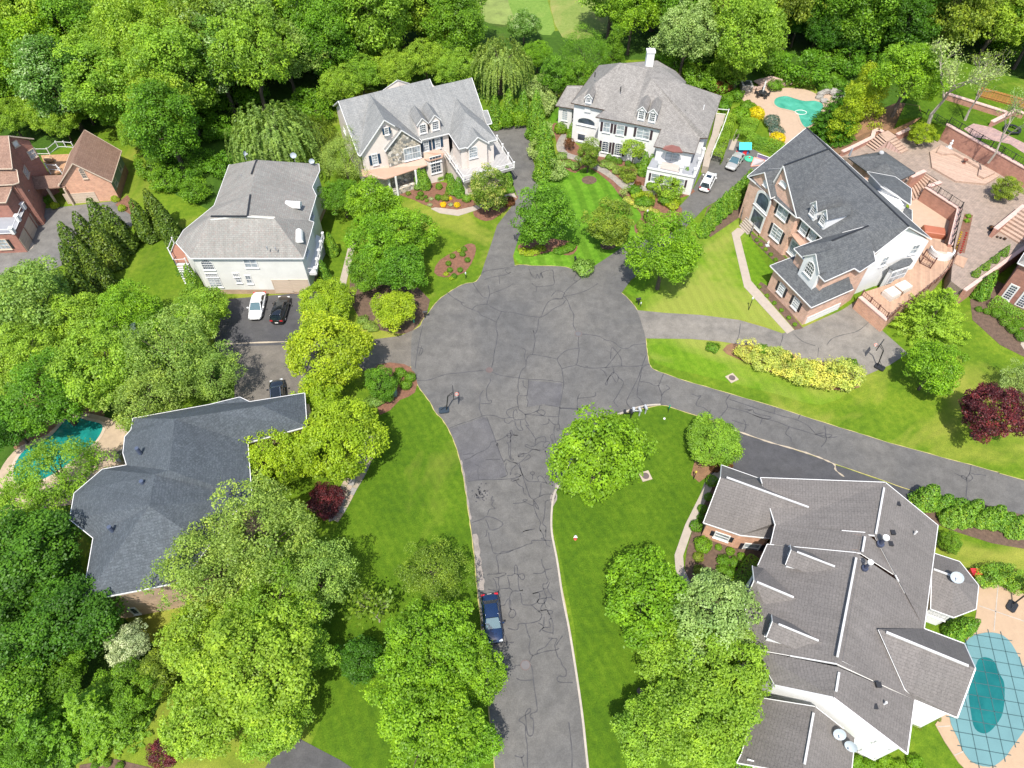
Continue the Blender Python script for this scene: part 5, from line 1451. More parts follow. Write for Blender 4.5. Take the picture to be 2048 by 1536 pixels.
railing(h.root, [zA(650, 690, dkz), zA(620, 640, dkz), zA(760, 650, dkz), zA(800, 690, dkz)], 1.0, M_WHITE, gap=1.6)
slabroof(h, [zA(505, 505, 3.7), zA(550, 540, 3.7), zA(560, 600, 3.3), zA(480, 680, 3.3), zA(440, 620, 3.4)], plain('pale_bay_roof', (.42, .3, .28), .6), 'bay_roof')
HA = h
h = House('garage', 'detached brick garage with brown gable roof and arched window over its wide door', 'garage', zA(1200, 1060), SH_BROWN, B_ORANGE, M_CREAMT)
fl, fr = zA(742, 842, 3.5), zA(1430, 792, 3.5)
ga_ = apexof(zA, 925, 552, fl, fr); gb2 = zA(1080, 125, ga_.z)
dd = gb2 - ga_
h.roof([[ga_, gb2, fl + dd, fl], [ga_, fr, zA(1555, 397, 3.5), gb2]], inset=.35, band=(0.9, B_ORANGE))
h.finish()
for a, b, zt, z0 in list(h.wq):
    if (b - a).y > 4 and a.x > ga_.x:
        out = Vector((.03, 0, 0))
        mb = MB(); mb.wallq(a + out, b + out, zt - .02, zt - .02, 1.4); mb.build('siding', S_GREEN, h.root)
        mb = MB(); mb.wallq(a + out, b + out, 1.4, 1.4, 0); mb.build('base_wall', B_RED, h.root)
        for f_ in (.2, .7): h.win(('on', a, b, f_, 2.3), .9, 1.0, nx=1, ny=2)
W(h, zA, 965, 628, 1078, 742, nx=4, ny=4, arch=True)
W(h, zA, 965, 945, 1420, 1050, style='garage', frame=M_CREAMT, name='garage_door')

# ---------- H: brick house at the right edge
h = House('house', 'brick house with tall white windows at the right edge of the picture', 'house', zU(1950, 900), SH_GREY, B_RED)
a, b = zU(1940, 590, 6), zU(2300, 830, 6)
c = (b - a); n = Vector((c.y, -c.x, 0)).normalized()
if n.y < 0: n = -n
w0, w1 = zU(1770, 985, 0), zU(2130, 1150, 0)
n = Vector((-(w1 - w0).y, (w1 - w0).x, 0)).normalized()
w2 = w1 + (w1 - w0).normalized() * 12
H_ = lambda p, z: Vector((p.x, p.y, z))
lo = .4
f0, f1_ = H_(w0 - n * lo - (w1 - w0).normalized() * lo, 6), H_(w2 - n * lo, 6)
b0, b1_ = H_(w0 + n * 10 - (w1 - w0).normalized() * lo, 6), H_(w2 + n * 10, 6)
r0, r1_ = H_(w0 + n * 4.8 + (w1 - w0).normalized() * 4, 9.6), H_(w2 + n * 4.8, 9.6)
h.roof([[f0, f1_, r1_, r0], [r0, r1_, b1_, b0], [f0, r0, b0]])
h.finish()
W(h, zU, 1925, 870, 1890, 1020, nx=3, ny=6, tw=.2); W(h, zU, 2060, 950, 2030, 1100, nx=3, ny=6, tw=.2)
# ------------------------------------------------------------------ raised terraces and pools
PZ, UZ = 2.2, 4.7
def fence_iron(name, label, pts, h=1.0, gap=1.8, pick=.5, grp=None):
    t = thing(name, label, 'fence', pts[0], 0, grp)
    mb = MB()
    posts = []
    for a, b in zip(pts, pts[1:]):
        d = b - a; n = max(1, round(d.length / gap))
        for i in range(n): posts.append(a + d * (i / n))
        for k in (.15, .95): mb.bar(a + UP * h * k, b + UP * h * k, .05, .05)
        m = int(d.length / pick)
        for i in range(1, m): mb.bar(a + d * (i / m) + UP * h * .15, a + d * (i / m) + UP * h * .95, .03)
    posts.append(pts[-1])
    o = mb.build('rails', M_IRON, t); o['kind'] = 'stuff'
    pb = MB(); pb.box((0, 0, h * .52), (.09, .09, h * 1.05)); me = pb.mesh('post', M_IRON)
    inv = world_of(t).inverted()
    for p in posts: put('post', me, t, inv @ Matrix.Translation(p))
    return t
def ret_wall(label, pts, z0, z1, w=.45, capw=.62, mat=None, cap=None, grp=None):
    """masonry retaining wall with cap stones as parts"""
    t = thing('retaining_wall', label, 'wall', (pts[0].x, pts[0].y, z0), 0, grp)
    mb = MB()
    P0 = [Vector((p.x, p.y, 0)) for p in pts]
    for a, b in zip(P0, P0[1:]):
        mb.bar(a + UP * (z0 + z1) / 2, b + UP * (z0 + z1) / 2, w, z1 - z0)
    mb.build('wall_body', mat or B_WALL, t)
    inv = world_of(t).inverted()
    for a, b in zip(P0, P0[1:]):
        d = b - a; n = max(1, round(d.length / 1.1))
        cb = MB(); cb.bar(Vector((-d.length / n / 2 + .012, 0, 0)), Vector((d.length / n / 2 - .012, 0, 0)), capw, .13)
        me = cb.mesh('cap_stone', cap or M_STONEL)
        ang = atan2(d.y, d.x)
        for i in range(n):
            p = a + d * ((i + .5) / n) + UP * (z1 + .065)
            put('cap_stone', me, t, inv @ Matrix.Translation(p) @ Matrix.Rotation(ang, 4, 'Z'))
    return t
def stairs(label, a0, b0, a1, b1, n, zlo, zhi, mat, grp=None):
    """flight from the low edge a0-b0 to the high edge a1-b1; every tread a part"""
    t = thing('stairs', label, 'stairs', (a0.x, a0.y, zlo), 0, grp)
    inv = world_of(t).inverted()
    for i in range(n):
        f = (i + .5) / n
        a, b = a0.lerp(a1, f), b0.lerp(b1, f)
        z = zlo + (zhi - zlo) * (i + 1) / n
        dep = ((a1 + b1) - (a0 + b0)).length / 2 / n
        mb = MB(); L = Vector((b.x - a.x, b.y - a.y, 0)).length
        mb.box((0, 0, -.04), (L, dep * .8, .08)); mb.box((0, dep * .32, -(z - zlo) / 2 - .06), (L, dep * .16, max(.1, z - zlo)))
        ang = atan2(b.y - a.y, b.x - a.x)
        put('tread', mb.mesh('tread', mat), t, inv @ Matrix.Translation(Vector(((a.x + b.x) / 2, (a.y + b.y) / 2, z))) @ Matrix.Rotation(ang, 4, 'Z'))
    for a, b, c, d in ((a0, a1, 0, 0), (b0, b1, 0, 0)):
        mb = MB(); p, q = Vector((a.x, a.y, zlo)), Vector((b.x, b.y, zlo))
        mb.face([p, q, q + UP * (zhi - zlo), p + UP * .05])
        mb.build('stringer', M_STONEL, t)
    return t
B_WALL = brickm('retaining_wall_blocks', (.52, .25, .17), (.45, .21, .145), (.4, .24, .19), .42, .18)

pat = (pz(zT, (120, 940), (330, 830), (500, 745), (600, 700), (760, 722), (920, 640), (1010, 545), (1240, 660), (1270, 615), (2048, 1075), (2700, 1450), z=PZ) +
       pz(zU, (2500, 200), (2200, 385), (2048, 492), (1440, 935), (1300, 830), (1310, 700), (1335, 580), (1330, 480), (1412, 105), (1385, 72), z=PZ) +
       pz(zT, (1040, 1252), (1195, 1195), (1030, 1092), (830, 1195), (700, 1040), (440, 900), (300, 950), z=PZ))
o = sheet('patio', pat, PZ, M_PAVER, skirt=-.01)
up = pz(zT, (760, 560), (1005, 530), (1240, 645), (1268, 600), (2048, 1052), (2700, 1420), (3300, 700), (2600, 250), (1900, 120), (1200, -100), (900, 250), z=UZ)
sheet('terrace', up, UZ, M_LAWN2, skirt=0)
mb = MB()
sp = [zT(150, 925, PZ), zT(500, 735, PZ), zT(600, 695, PZ), zT(760, 715, PZ + .3), zT(1000, 535, UZ), zT(980, 420, UZ + .02), zT(760, 380, UZ + .02), zT(500, 480, 3.6), zT(250, 700, 2.0), zT(60, 850, .6)]
c_ = sum(sp, Vector()) / len(sp)
for a, b in zip(sp, sp[1:] + sp[:1]): mb.face([c_, a, b])
o = mb.build('bank', M_SOIL); o['kind'] = 'structure'
sheet('path', pz(zT, (1430, 655), (1530, 600), (1720, 640), (2048, 800), (2300, 950), (2300, 1020), (2048, 905), (1900, 810), (1660, 760), (1540, 740), z=UZ), UZ + .03, M_PINKP)
ret_wall('long tall brick retaining wall below the upper lawn, black fence on top', pz(zT, (1252, 606), (2048, 1052), (2500, 1300), z=UZ), PZ, UZ)
ret_wall('short brick retaining wall stepping down behind the yellow green bush', pz(zT, (1005, 532), (1062, 528), (1240, 640), z=UZ - .3), PZ, UZ - .3)
ret_wall('low brick wall beside the patio stairs, left of the bush', pz(zT, (748, 715), (910, 640), z=3.3), PZ, 3.3)
ret_wall('stepped brick wall at the foot of the mulch bank behind the charcoal roof', pz(zT, (188, 890), (322, 828), (495, 742), (512, 680), (560, 660), (605, 690), z=2.9), PZ - .4, 2.9)
ret_wall('brick wall around the sunken court, black fence along its cap', pz(zT, (1040, 1252), (1390, 1478), z=PZ + .1) + pz(zU, (1385, 80), (1292, 460), z=PZ + .1), -.0, PZ + .1)
ret_wall('short capped brick wall beside the top of the sunken stairs', pz(zT, (1060, 1250), (1195, 1200), z=PZ + .25), 0, PZ + .25)
ret_wall('short capped brick wall left of the sunken stairs', pz(zT, (890, 1150), (1035, 1085), z=PZ + .5), 0, PZ + .5)
ret_wall('long low wall dividing the patio from the green side lawn', pz(zU, (1440, 928), (2048, 492), (2300, 330), z=PZ + .35), 0, PZ + .35, .4, .5)
ret_wall('brick wall at the back edge of the upper lawn', pz(zT, (1245, 290), (1885, 490), z=UZ + .9), UZ, UZ + .9)
ret_wall('brick wall running down beside the bare tree on the upper lawn', pz(zT, (1722, 585), (1965, 462), (2048, 500), z=UZ + .8), UZ, UZ + .8)
fence_iron('iron_fence', 'long black iron fence on top of the tall brick wall', pz(zT, (1275, 600), (2048, 1040), (2400, 1240), z=UZ + .13), 1.1)
fence_iron('iron_fence', 'black iron fence on the short wall behind the yellow green bush', pz(zT, (1040, 520), (1235, 628), z=UZ - .17), 1.1)
fence_iron('iron_fence', 'black iron fence around the sunken court', pz(zT, (1050, 1245), (1395, 1470), z=PZ + .23) + pz(zU, (1395, 90), (1300, 455), z=PZ + .23), 1.1)
stairs('wide stairs coming down to the patio toward the charcoal roof', *pz(zT, (415, 815), (520, 885), z=PZ), *pz(zT, (575, 700), (655, 775), z=3.4), 6, PZ, 3.4, D_TAN2)
stairs('wide stairs coming down to the patio toward the bush', *pz(zT, (865, 875), (790, 910), z=PZ), *pz(zT, (735, 745), (665, 780), z=3.4), 5, PZ, 3.4, D_TAN2)
t = thing('stair_landing', 'square wooden landing joining the three patio stair flights', 'landing', zT(650, 730, PZ))
slab(t, 'landing_floor', pz(zT, (570, 705), (655, 668), (745, 730), (660, 778), z=3.4), PZ, 3.4, D_TAN2)
stairs('narrow stairs climbing from the landing up to the upper lawn', *pz(zT, (860, 575), (930, 610), z=3.4), *pz(zT, (975, 455), (1050, 490), z=UZ), 7, 3.4, UZ, D_TAN2)
stairs('broad stairs descending into the sunken court', *pz(zT, (905, 1390), (850, 1215), z=.1), *pz(zT, (1180, 1195), (1035, 1105), z=PZ), 9, .05, PZ, D_TAN2)
stairs('broad stairs at the right edge of the picture climbing from the patio', *pz(zU, (1990, 450), (1760, 310), z=PZ), *pz(zU, (2330, 200), (2080, 60), z=4.4), 9, PZ, 4.4, D_TAN2)
ret_wall('sloping brick side wall of the stairs at the right edge', pz(zU, (1755, 300), (2048, 60), z=3.6), PZ, 3.6)
sheet('sunken_court', [p for p in pz(zT, (840, 1230), (1040, 1260), (1390, 1480), z=0) + pz(zU, (1395, 110), (1290, 470), (1060, 420), (890, 220), z=0)], .045, M_POOLD)
t = thing('raised_platform', 'hexagonal tan platform with built in bench on the patio', 'platform', zT(1400, 1050, PZ))
hx = pz(zT, (1085, 885), (1106, 1045), (1350, 1185), (1660, 1215), (1795, 1135), (1750, 1090), (1195, 820), z=PZ + .28)
slab(t, 'platform_floor', hx, PZ, PZ + .28, D_TAN2)
slab(t, 'bench', pz(zT, (1155, 885), (1215, 910), (1340, 905), (1592, 1050), (1580, 1125), (1640, 1155), (1755, 1100), (1200, 815), z=PZ + .6), PZ + .28, PZ + .62, D_TAN2)
h = House('pavilion', 'low charcoal hipped pavilion roof behind the big charcoal roof', 'pavilion', zT(600, 1000, PZ), SH_CHAR, B_PEACH, gutter=plain('dark_gutter', (.05, .05, .05), .5))
q = [zT(x, y, 4.4) for x, y in ((250, 950), (440, 1090), (785, 1175), (935, 1105), (620, 888), (560, 893))]
ap, ap2 = zT(590, 925, 5.5), zT(640, 1010, 5.6)
h.roof([[q[0], q[1], ap], [q[1], q[2], ap2, ap], [q[2], q[3], ap2], [q[3], q[4], ap, ap2], [q[4], q[5], ap], [q[5], q[0], ap]], inset=.6)
h.finish()
mb = MB(); p = zT(585, 905, 5.3); mb.lathe(p, [(.35, 0), (.38, .15), (.3, .32), (.05, .4)], 12); mb.build('roof_vent', plain('grey_vent_cap', (.45, .45, .45), .4), h.root)
# wooden fence at the back of the upper lawn
t = thing('wooden_fence', 'orange brown wooden board fence behind the upper lawn', 'fence', zT(1570, 330, UZ))
a, b = zT(1570, 322, UZ), zT(2300, 520, UZ)
inv = world_of(t).inverted(); d = b - a; n = int(d.length / .42)
pb = MB(); pb.box((0, 0, .8), (.39, .04, 1.6)); me = pb.mesh('board', plain('cedar_boards', (.42, .2, .05), .8, var=.25))
ang = atan2(d.y, d.x)
for i in range(n): put('board', me, t, inv @ Matrix.Translation(a + d * (i / n)) @ Matrix.Rotation(ang, 4, 'Z'))
for k in (.3, 1.4):
    mb = MB(); mb.bar(a + UP * k + Vector((0, -.06, 0)), b + UP * k + Vector((0, -.06, 0)), .06, .12); mb.build('rail', MATS['cedar_boards'], t)

# ---- pools
def water_mat(name, c, c2):
    m, nt, b, _ = nodes_of(name)
    n = noise(nt, worldco(nt), .5, 5, .6, .6)
    r = ramp(nt, [(.3, c), (.7, c2)]); nt.links.new(n.outputs[0], r.inputs[0]); nt.links.new(r.outputs[0], b.inputs['Base Color'])
    b.inputs['Roughness'].default_value = .06
    n2 = noise(nt, worldco(nt), 3.0, 3); bump(nt, b, n2.outputs[0], .12, .03)
    return m
M_WATER = water_mat('pool_water', (.03, .2, .14), (.08, .34, .25))
M_WATERB = water_mat('deep_pool_water', (.006, .11, .1), (.012, .2, .17))
def pool(nm, deck, water, dm, wm, coping, z=.06):
    sheet(nm + '_deck', deck, z, dm, 3, skirt=0)
    sheet(nm + '_water', water, z + .012, wm, 4)
    mb = MB(); w3 = smooth_line(water, 4, True); w3.append(w3[0]); ribbon(mb, w3, .35, z + .03); o = mb.build('pool_coping', coping); o['kind'] = 'structure'
pool('pool', pz(zP, (330, 190), (400, 165), (560, 190), (700, 183), (850, 200), (950, 240), (1060, 225), (1140, 260), (1060, 330), (860, 480), (760, 620), (640, 640), (560, 590), (540, 480), (490, 380), (430, 300), (350, 290), (330, 250)),
     pz(zP, (580, 305), (600, 262), (680, 246), (760, 268), (830, 285), (920, 285), (985, 322), (950, 400), (890, 480), (830, 500), (790, 450), (765, 385), (700, 362), (620, 342)), M_POOLD, M_WATER, M_POOLD)
zL = Zone(0, 800, .13672)
pool('pool', pz(zL, (700, 500), (950, 250), (1200, 190), (1450, 230), (1750, 330), (1900, 560), (1870, 900), (1700, 1150), (1400, 1350), (1150, 1500), (900, 1550), (500, 1600), (50, 1600), (-50, 1250), (50, 950), (300, 680)),
     pz(zL, (900, 340), (1000, 262), (1150, 245), (1300, 285), (1500, 340), (1520, 450), (1400, 640), (1250, 760), (950, 1000), (600, 1200), (330, 1260), (190, 1180), (200, 950), (350, 730), (600, 600), (760, 500)), plain('cream_flagstones', (.42, .32, .22), .85, var=.25, scale=1.2), M_WATERB, plain('pool_edge_stone', (.5, .4, .3), .8))
slabp = pz(z7, (1640, 690), (1700, 590), (1720, 480), (1740, 300), (1700, 210), (1760, 240), (1900, 300), (2100, 340), (2600, 420), (2500, 1100), (2250, 1600), (1750, 1650), (1600, 1500), (1500, 1350), (1440, 1240), (1500, 1150), (1560, 900))
sheet('pool_deck', slabp, .06, M_POOLD2, 0, skirt=0)
M_COVER = plain('teal_pool_cover', (.12, .25, .26), .7, var=.1, scale=.6)
cov = pz(z7, (1640, 690), (1740, 622), (1870, 620), (1960, 690), (2040, 850), (2110, 1000), (2070, 1230), (1960, 1400), (1910, 1470), (1810, 1530), (1670, 1480), (1590, 1330), (1535, 1180), (1560, 950))
cv = thing('pool_cover', 'teal mesh safety cover stretched over the pool at the lower right', 'pool cover', z7(1780, 1050))
mb = MB(); cw = smooth_line(cov, 3, True)
flat = [Vector((p.x, p.y, 0)) for p in cw]
if area2(flat) < 0: flat = flat[::-1]
for tt in tessellate_polygon([flat]):
    q = [flat[k] for k in tt]
    if area2(q) < 0: q = q[::-1]
    mb.face([(p.x, p.y, .1) for p in q])
for a, b in zip(flat, flat[1:] + flat[:1]): mb.wallq(a, b, .1, .1, .06)
mb.build('cover_sheet', M_COVER, cv)
wet = smooth_line(pz(z7, (1740, 790), (1830, 800), (1880, 900), (1910, 970), (1905, 1130), (1870, 1220), (1790, 1300), (1710, 1270), (1680, 1150), (1668, 1020), (1700, 900)), 4, True)
mb = MB(); wf = [Vector((p.x, p.y, 0)) for p in wet]
if area2(wf) < 0: wf = wf[::-1]
for tt in tessellate_polygon([wf]):
    q = [wf[k] for k in tt]
    if area2(q) < 0: q = q[::-1]
    mb.face([(p.x, p.y, .108) for p in q])
mwet = water_mat('puddle_on_cover', (.004, .085, .085), (.012, .13, .125)); mb.build('puddle', mwet, cv)
M_STRAP = plain('dark_strap', (.04, .1, .11), .8)
xs = [p.x for p in flat]; ys = [p.y for p in flat]
def clip_line(p, d, poly):
    ts = []
    for a, b in zip(poly, poly[1:] + poly[:1]):
        e = b - a; den = d.x * e.y - d.y * e.x
        if abs(den) < 1e-9: continue
        w = a - p; t_ = (w.x * e.y - w.y * e.x) / den; u = (w.x * d.y - w.y * d.x) / den
        if 0 <= u < 1: ts.append(t_)
    return sorted(ts)
cc = Vector((sum(xs) / len(xs), sum(ys) / len(ys), 0))
for ang in (radians(80), radians(-10)):
    dv = Vector((cos(ang), sin(ang), 0)); nv = Vector((-dv.y, dv.x, 0))
    for k in range(-12, 13):
        p = cc + nv * k * 1.15
        ts = clip_line(p, dv, flat)
        if len(ts) >= 2:
            mb = MB(); mb.bar(p + dv * (ts[0] - .3) + UP * .118, p + dv * (ts[-1] + .3) + UP * .118, .06, .015); mb.build('strap', M_STRAP, cv)
# joints in the deck
mb = MB()
for a, b in ((z7(1868, 300), z7(1840, 600)), (z7(1740, 430), z7(2060, 540)), (z7(1455, 1255), z7(1540, 1250)), (z7(1570, 1450), z7(1630, 1425))):
    mb.bar(a + UP * .066, b + UP * .066, .09, .014)
o = mb.build('deck_joint', M_KERB); o['kind'] = 'structure'
# flower strip on the patio
sheet('flower_bed', pz(zU, (1440, 140), (1525, 155), (1440, 545), (1335, 525), z=PZ), PZ + .03, M_MULCH)
sheet('path', pz(zU, (2010, 1480), (2048, 1400), (2200, 1330), (2400, 1500), (2150, 1680)), WALKZ, M_CONC, skirt=0)
# ------------------------------------------------------------------ vegetation kit
L_BRIGHT = leafmat('bright_green_leaves', (.19, .365, .02))
L_LIME = leafmat('lime_green_leaves', (.245, .405, .04), .4)
L_YEL = leafmat('yellow_green_leaves', (.31, .44, .025), .35)
L_MID = leafmat('mid_green_leaves', (.135, .29, .02))
L_DARK = leafmat('dark_green_leaves', (.065, .18, .012), .5)
L_GREY = leafmat('grey_green_leaves', (.25, .39, .085), .45)
L_SILVER = leafmat('silver_backed_leaves', (.14, .3, .04), .5, .35, (.45, .56, .33))
L_OLIVE = leafmat('olive_green_leaves', (.2, .3, .035), .5)
L_WIL = leafmat('willow_leaves', (.23, .36, .08), .4)
L_PURP = leafmat('purple_leaves', (.075, .014, .02), .55, .25, (.2, .03, .035))
L_VAR = leafmat('variegated_leaves', (.5, .56, .14), .5)
L_GOLD = leafmat('golden_leaves', (.7, .58, .01), .3)
L_BLUE = leafmat('blue_spruce_needles', (.13, .2, .18), .4)
L_ARB = leafmat('arborvitae_sprays', (.15, .32, .03), .5, .25, (.28, .4, .02))
L_BRONZE = leafmat('bronze_leaves', (.16, .07, .025), .5)
L_CREAMF = leafmat('white_blossom', (.36, .44, .24), .45, .3, (.7, .72, .55))
L_CYP = leafmat('cypress_sprays', (.1, .17, .02), .5, .2, (.22, .3, .03))
L_PALE = leafmat('pale_new_leaves', (.28, .4, .11), .5, .3, (.42, .52, .22))
L_MAG = leafmat('magnolia_leaves', (.12, .22, .015), .55, .25, (.5, .52, .16))
L_RED = leafmat('red_flowers', (.5, .02, .03), .4)
L_YFL = leafmat('yellow_flowers', (.6, .5, .02), .4)
BARK = plain('tree_bark', (.1, .075, .055), .95, var=.35, scale=3)
BARKW = plain('pale_bark', (.38, .33, .27), .9, var=.3, scale=3)

def leafmesh(name, pos, nrm, size, asp, lv, fold=.18):
    n = len(pos)
    nrm = nrm / np.maximum(1e-6, np.linalg.norm(nrm, axis=1, keepdims=True))
    r = RNG.normal(size=(n, 3))
    a = np.cross(nrm, r); a /= np.maximum(1e-6, np.linalg.norm(a, axis=1, keepdims=True))
    b = np.cross(nrm, a)
    L = size[:, None] * .5; Wd = L * asp
    v = np.empty((n, 4, 3))
    v[:, 0] = pos - a * L
    v[:, 1] = pos - b * Wd + nrm * L * fold
    v[:, 2] = pos + a * L
    v[:, 3] = pos + b * Wd + nrm * L * fold
    me = bpy.data.meshes.new(name)
    me.vertices.add(n * 4); me.vertices.foreach_set('co', v.reshape(-1))
    me.loops.add(n * 4); me.polygons.add(n)
    me.loops.foreach_set('vertex_index', np.arange(n * 4, dtype=np.int32))
    me.polygons.foreach_set('loop_start', np.arange(0, n * 4, 4, dtype=np.int32))
    me.polygons.foreach_set('loop_total', np.full(n, 4, dtype=np.int32))
    at = me.attributes.new('lv', 'FLOAT', 'POINT')
    at.data.foreach_set('value', np.repeat(np.clip(lv, 0, 1), 4).astype(np.float32))
    me.materials.append(L_MID)
    me.update(calc_edges=True)
    return me
def unit(n):
    d = RNG.normal(size=(n, 3)); return d / np.linalg.norm(d, axis=1, keepdims=True)
def crown(name, R, Rz, zc, K, rc, leaf, per, asp=.62, low=-.5, shell=(.62, .93), upn=.65, jit=.45, spray=.2, flat=.75, taper=0.0, inner=.08, gaps=0):
    """leaf clumps over an uneven dome"""
    d = unit(K * 3); d = d[d[:, 2] > low][:K]
    for _g in range(gaps):
        gd = unit(1)[0]; gd[2] = abs(gd[2]) * .5; gd /= np.linalg.norm(gd); d = d[(d @ gd) < .93]
    lob = unit(9); lob[:, 2] = np.abs(lob[:, 2]); ml = np.clip((d @ lob.T).max(axis=1), 0, 1) ** 7
    lump = .84 + .3 * ml + .12 * np.sin(d[:, 0] * 3.1 + RNG.uniform(0, 6)) * np.cos(d[:, 1] * 2.7 + RNG.uniform(0, 6)) + RNG.normal(0, .07, len(d))
    rad = RNG.uniform(*shell, len(d)) * lump
    c = d * rad[:, None] * np.array([R, R, Rz])
    if taper: c[:, :2] *= (1 - taper * np.clip(c[:, 2:] / Rz, -1, 1))
    c[:, 2] += zc
    rr_ = rc * RNG.uniform(.5, 1.4, len(c))
    pos = []; nr = []; lv = []
    for i in range(len(c)):
        m = int(per * (rr_[i] / rc) ** 2)
        u = unit(m * 2)
        out = d[i] * np.array([1, 1, .8]) + np.array([0, 0, .35])
        u = u[(u @ out) > -.25][:m]
        f = RNG.uniform(.72, 1.05, len(u)) ** .8
        sp = RNG.random(len(u)) < spray
        f = np.where(sp, f * RNG.uniform(1.1, 1.45, len(u)), f)
        pos.append(c[i] + u * (f * rr_[i])[:, None] * np.array([1, 1, flat]))
        nr.append(u * .55 + np.array([0, 0, upn]) + RNG.normal(size=(len(u), 3)) * jit)
        base = RNG.uniform(.15, .8)
        lv.append(base + RNG.normal(0, .16, len(u)) + u[:, 2] * .05)
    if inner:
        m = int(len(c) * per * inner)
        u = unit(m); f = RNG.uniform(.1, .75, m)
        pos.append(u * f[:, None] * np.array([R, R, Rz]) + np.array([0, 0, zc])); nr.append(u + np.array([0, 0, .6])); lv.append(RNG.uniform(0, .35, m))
    pos = np.concatenate(pos); nr = np.concatenate(nr); lv = np.concatenate(lv)
    pos[:, 2] = np.maximum(pos[:, 2], .15)
    sz = leaf * RNG.uniform(.7, 1.3, len(pos))
    return leafmesh(name, pos, nr, sz, asp, lv), c
def trunkmesh(name, h, r, tips, mat=None, top=None, seg=6):
    mb = MB()
    top = top or h
    mb.tube([(0, 0, -.1), (r * .2, 0, h * .3), (-r * .3, r * .2, h * .65), (0, 0, top)], [r * 1.35, r, r * .8, r * .35], 8)
    for i, t_ in enumerate(tips):
        z = h * (.35 + .5 * (i / max(1, len(tips))))
        a = Vector((0, 0, z)); b = Vector(t_)
        m = a.lerp(b, .5) + Vector((0, 0, .12 * (b - a).length))
        mb.tube([a, m, b], [r * .5, r * .3, r * .1], seg, cap=False)
    return mb.mesh(name, mat or BARK, smooth=True)
VEG = {}
def reg(kind, cm, tm, R, zc, cs=None): VEG.setdefault(kind, []).append((cm, tm, R, zc))
def reg_crown(kind, n, R, Rz, zc, K, rc, leaf, per, bark=None, tr=.2, tips=7, **kw):
    for i in range(n):
        cm, c = crown(kind + '_crown', R, Rz, zc, K, rc, leaf, per, **kw)
        sel = c[RNG.choice(len(c), tips, replace=False)]
        reg(kind, cm, trunkmesh(kind + '_trunk', zc, tr, sel, bark), R, zc)
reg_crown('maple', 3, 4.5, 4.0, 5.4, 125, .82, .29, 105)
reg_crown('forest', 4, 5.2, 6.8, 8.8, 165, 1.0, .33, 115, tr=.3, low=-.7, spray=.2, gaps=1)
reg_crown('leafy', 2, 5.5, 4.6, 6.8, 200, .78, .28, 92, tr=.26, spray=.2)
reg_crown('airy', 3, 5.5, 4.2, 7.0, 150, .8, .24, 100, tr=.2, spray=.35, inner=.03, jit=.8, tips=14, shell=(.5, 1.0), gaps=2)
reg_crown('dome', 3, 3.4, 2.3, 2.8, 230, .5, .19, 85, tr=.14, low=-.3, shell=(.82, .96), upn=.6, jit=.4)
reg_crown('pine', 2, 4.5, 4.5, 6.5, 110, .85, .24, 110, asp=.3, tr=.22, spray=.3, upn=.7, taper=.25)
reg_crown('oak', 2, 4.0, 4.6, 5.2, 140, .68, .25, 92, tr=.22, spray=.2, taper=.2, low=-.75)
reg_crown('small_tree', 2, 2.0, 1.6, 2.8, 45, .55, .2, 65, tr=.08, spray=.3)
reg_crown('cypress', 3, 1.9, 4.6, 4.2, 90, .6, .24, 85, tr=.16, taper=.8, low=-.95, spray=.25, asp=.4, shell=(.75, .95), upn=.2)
def reg_cone(kind, n, R, H, leaf, per, droop=0.0, asp=.45, power=1.0, lobes=0, lum=.08):
    for i in range(n):
        m = per
        z = RNG.random(m) ** 1.0
        z = 1 - np.sqrt(RNG.random(m)) * .99
        a = RNG.uniform(0, 2 * pi, m)
        ph = RNG.uniform(0, 6, 3)
        prof = (1 - z) ** power
        prof = np.where(z < .12, prof * (.75 + z * 2), prof)
        r = R * prof * (1 + lum * np.sin(a * 5 + ph[0] + z * 9) + lum * np.sin(a * 3 + ph[1] - z * 14)) * RNG.uniform(.8, 1.05, m)
        pos = np.stack([r * np.cos(a), r * np.sin(a), z * H + .05], 1)
        nr = np.stack([np.cos(a), np.sin(a), np.full(m, .5)], 1) + RNG.normal(size=(m, 3)) * .5
        lv = .45 + RNG.normal(0, .2, m) + .15 * np.sin(a * 5 + z * 9)
        cm = leafmesh(kind + '_foliage', pos, nr, leaf * RNG.uniform(.7, 1.3, m), asp, lv)
        reg(kind, cm, trunkmesh(kind + '_trunk', H * .7, R * .1, []), R, H * .42)
reg_cone('arborvitae', 3, .95, 4.0, .2, 3200, power=.62)
reg_cone('cone_shrub', 2, .6, 1.5, .12, 1300, power=.8)
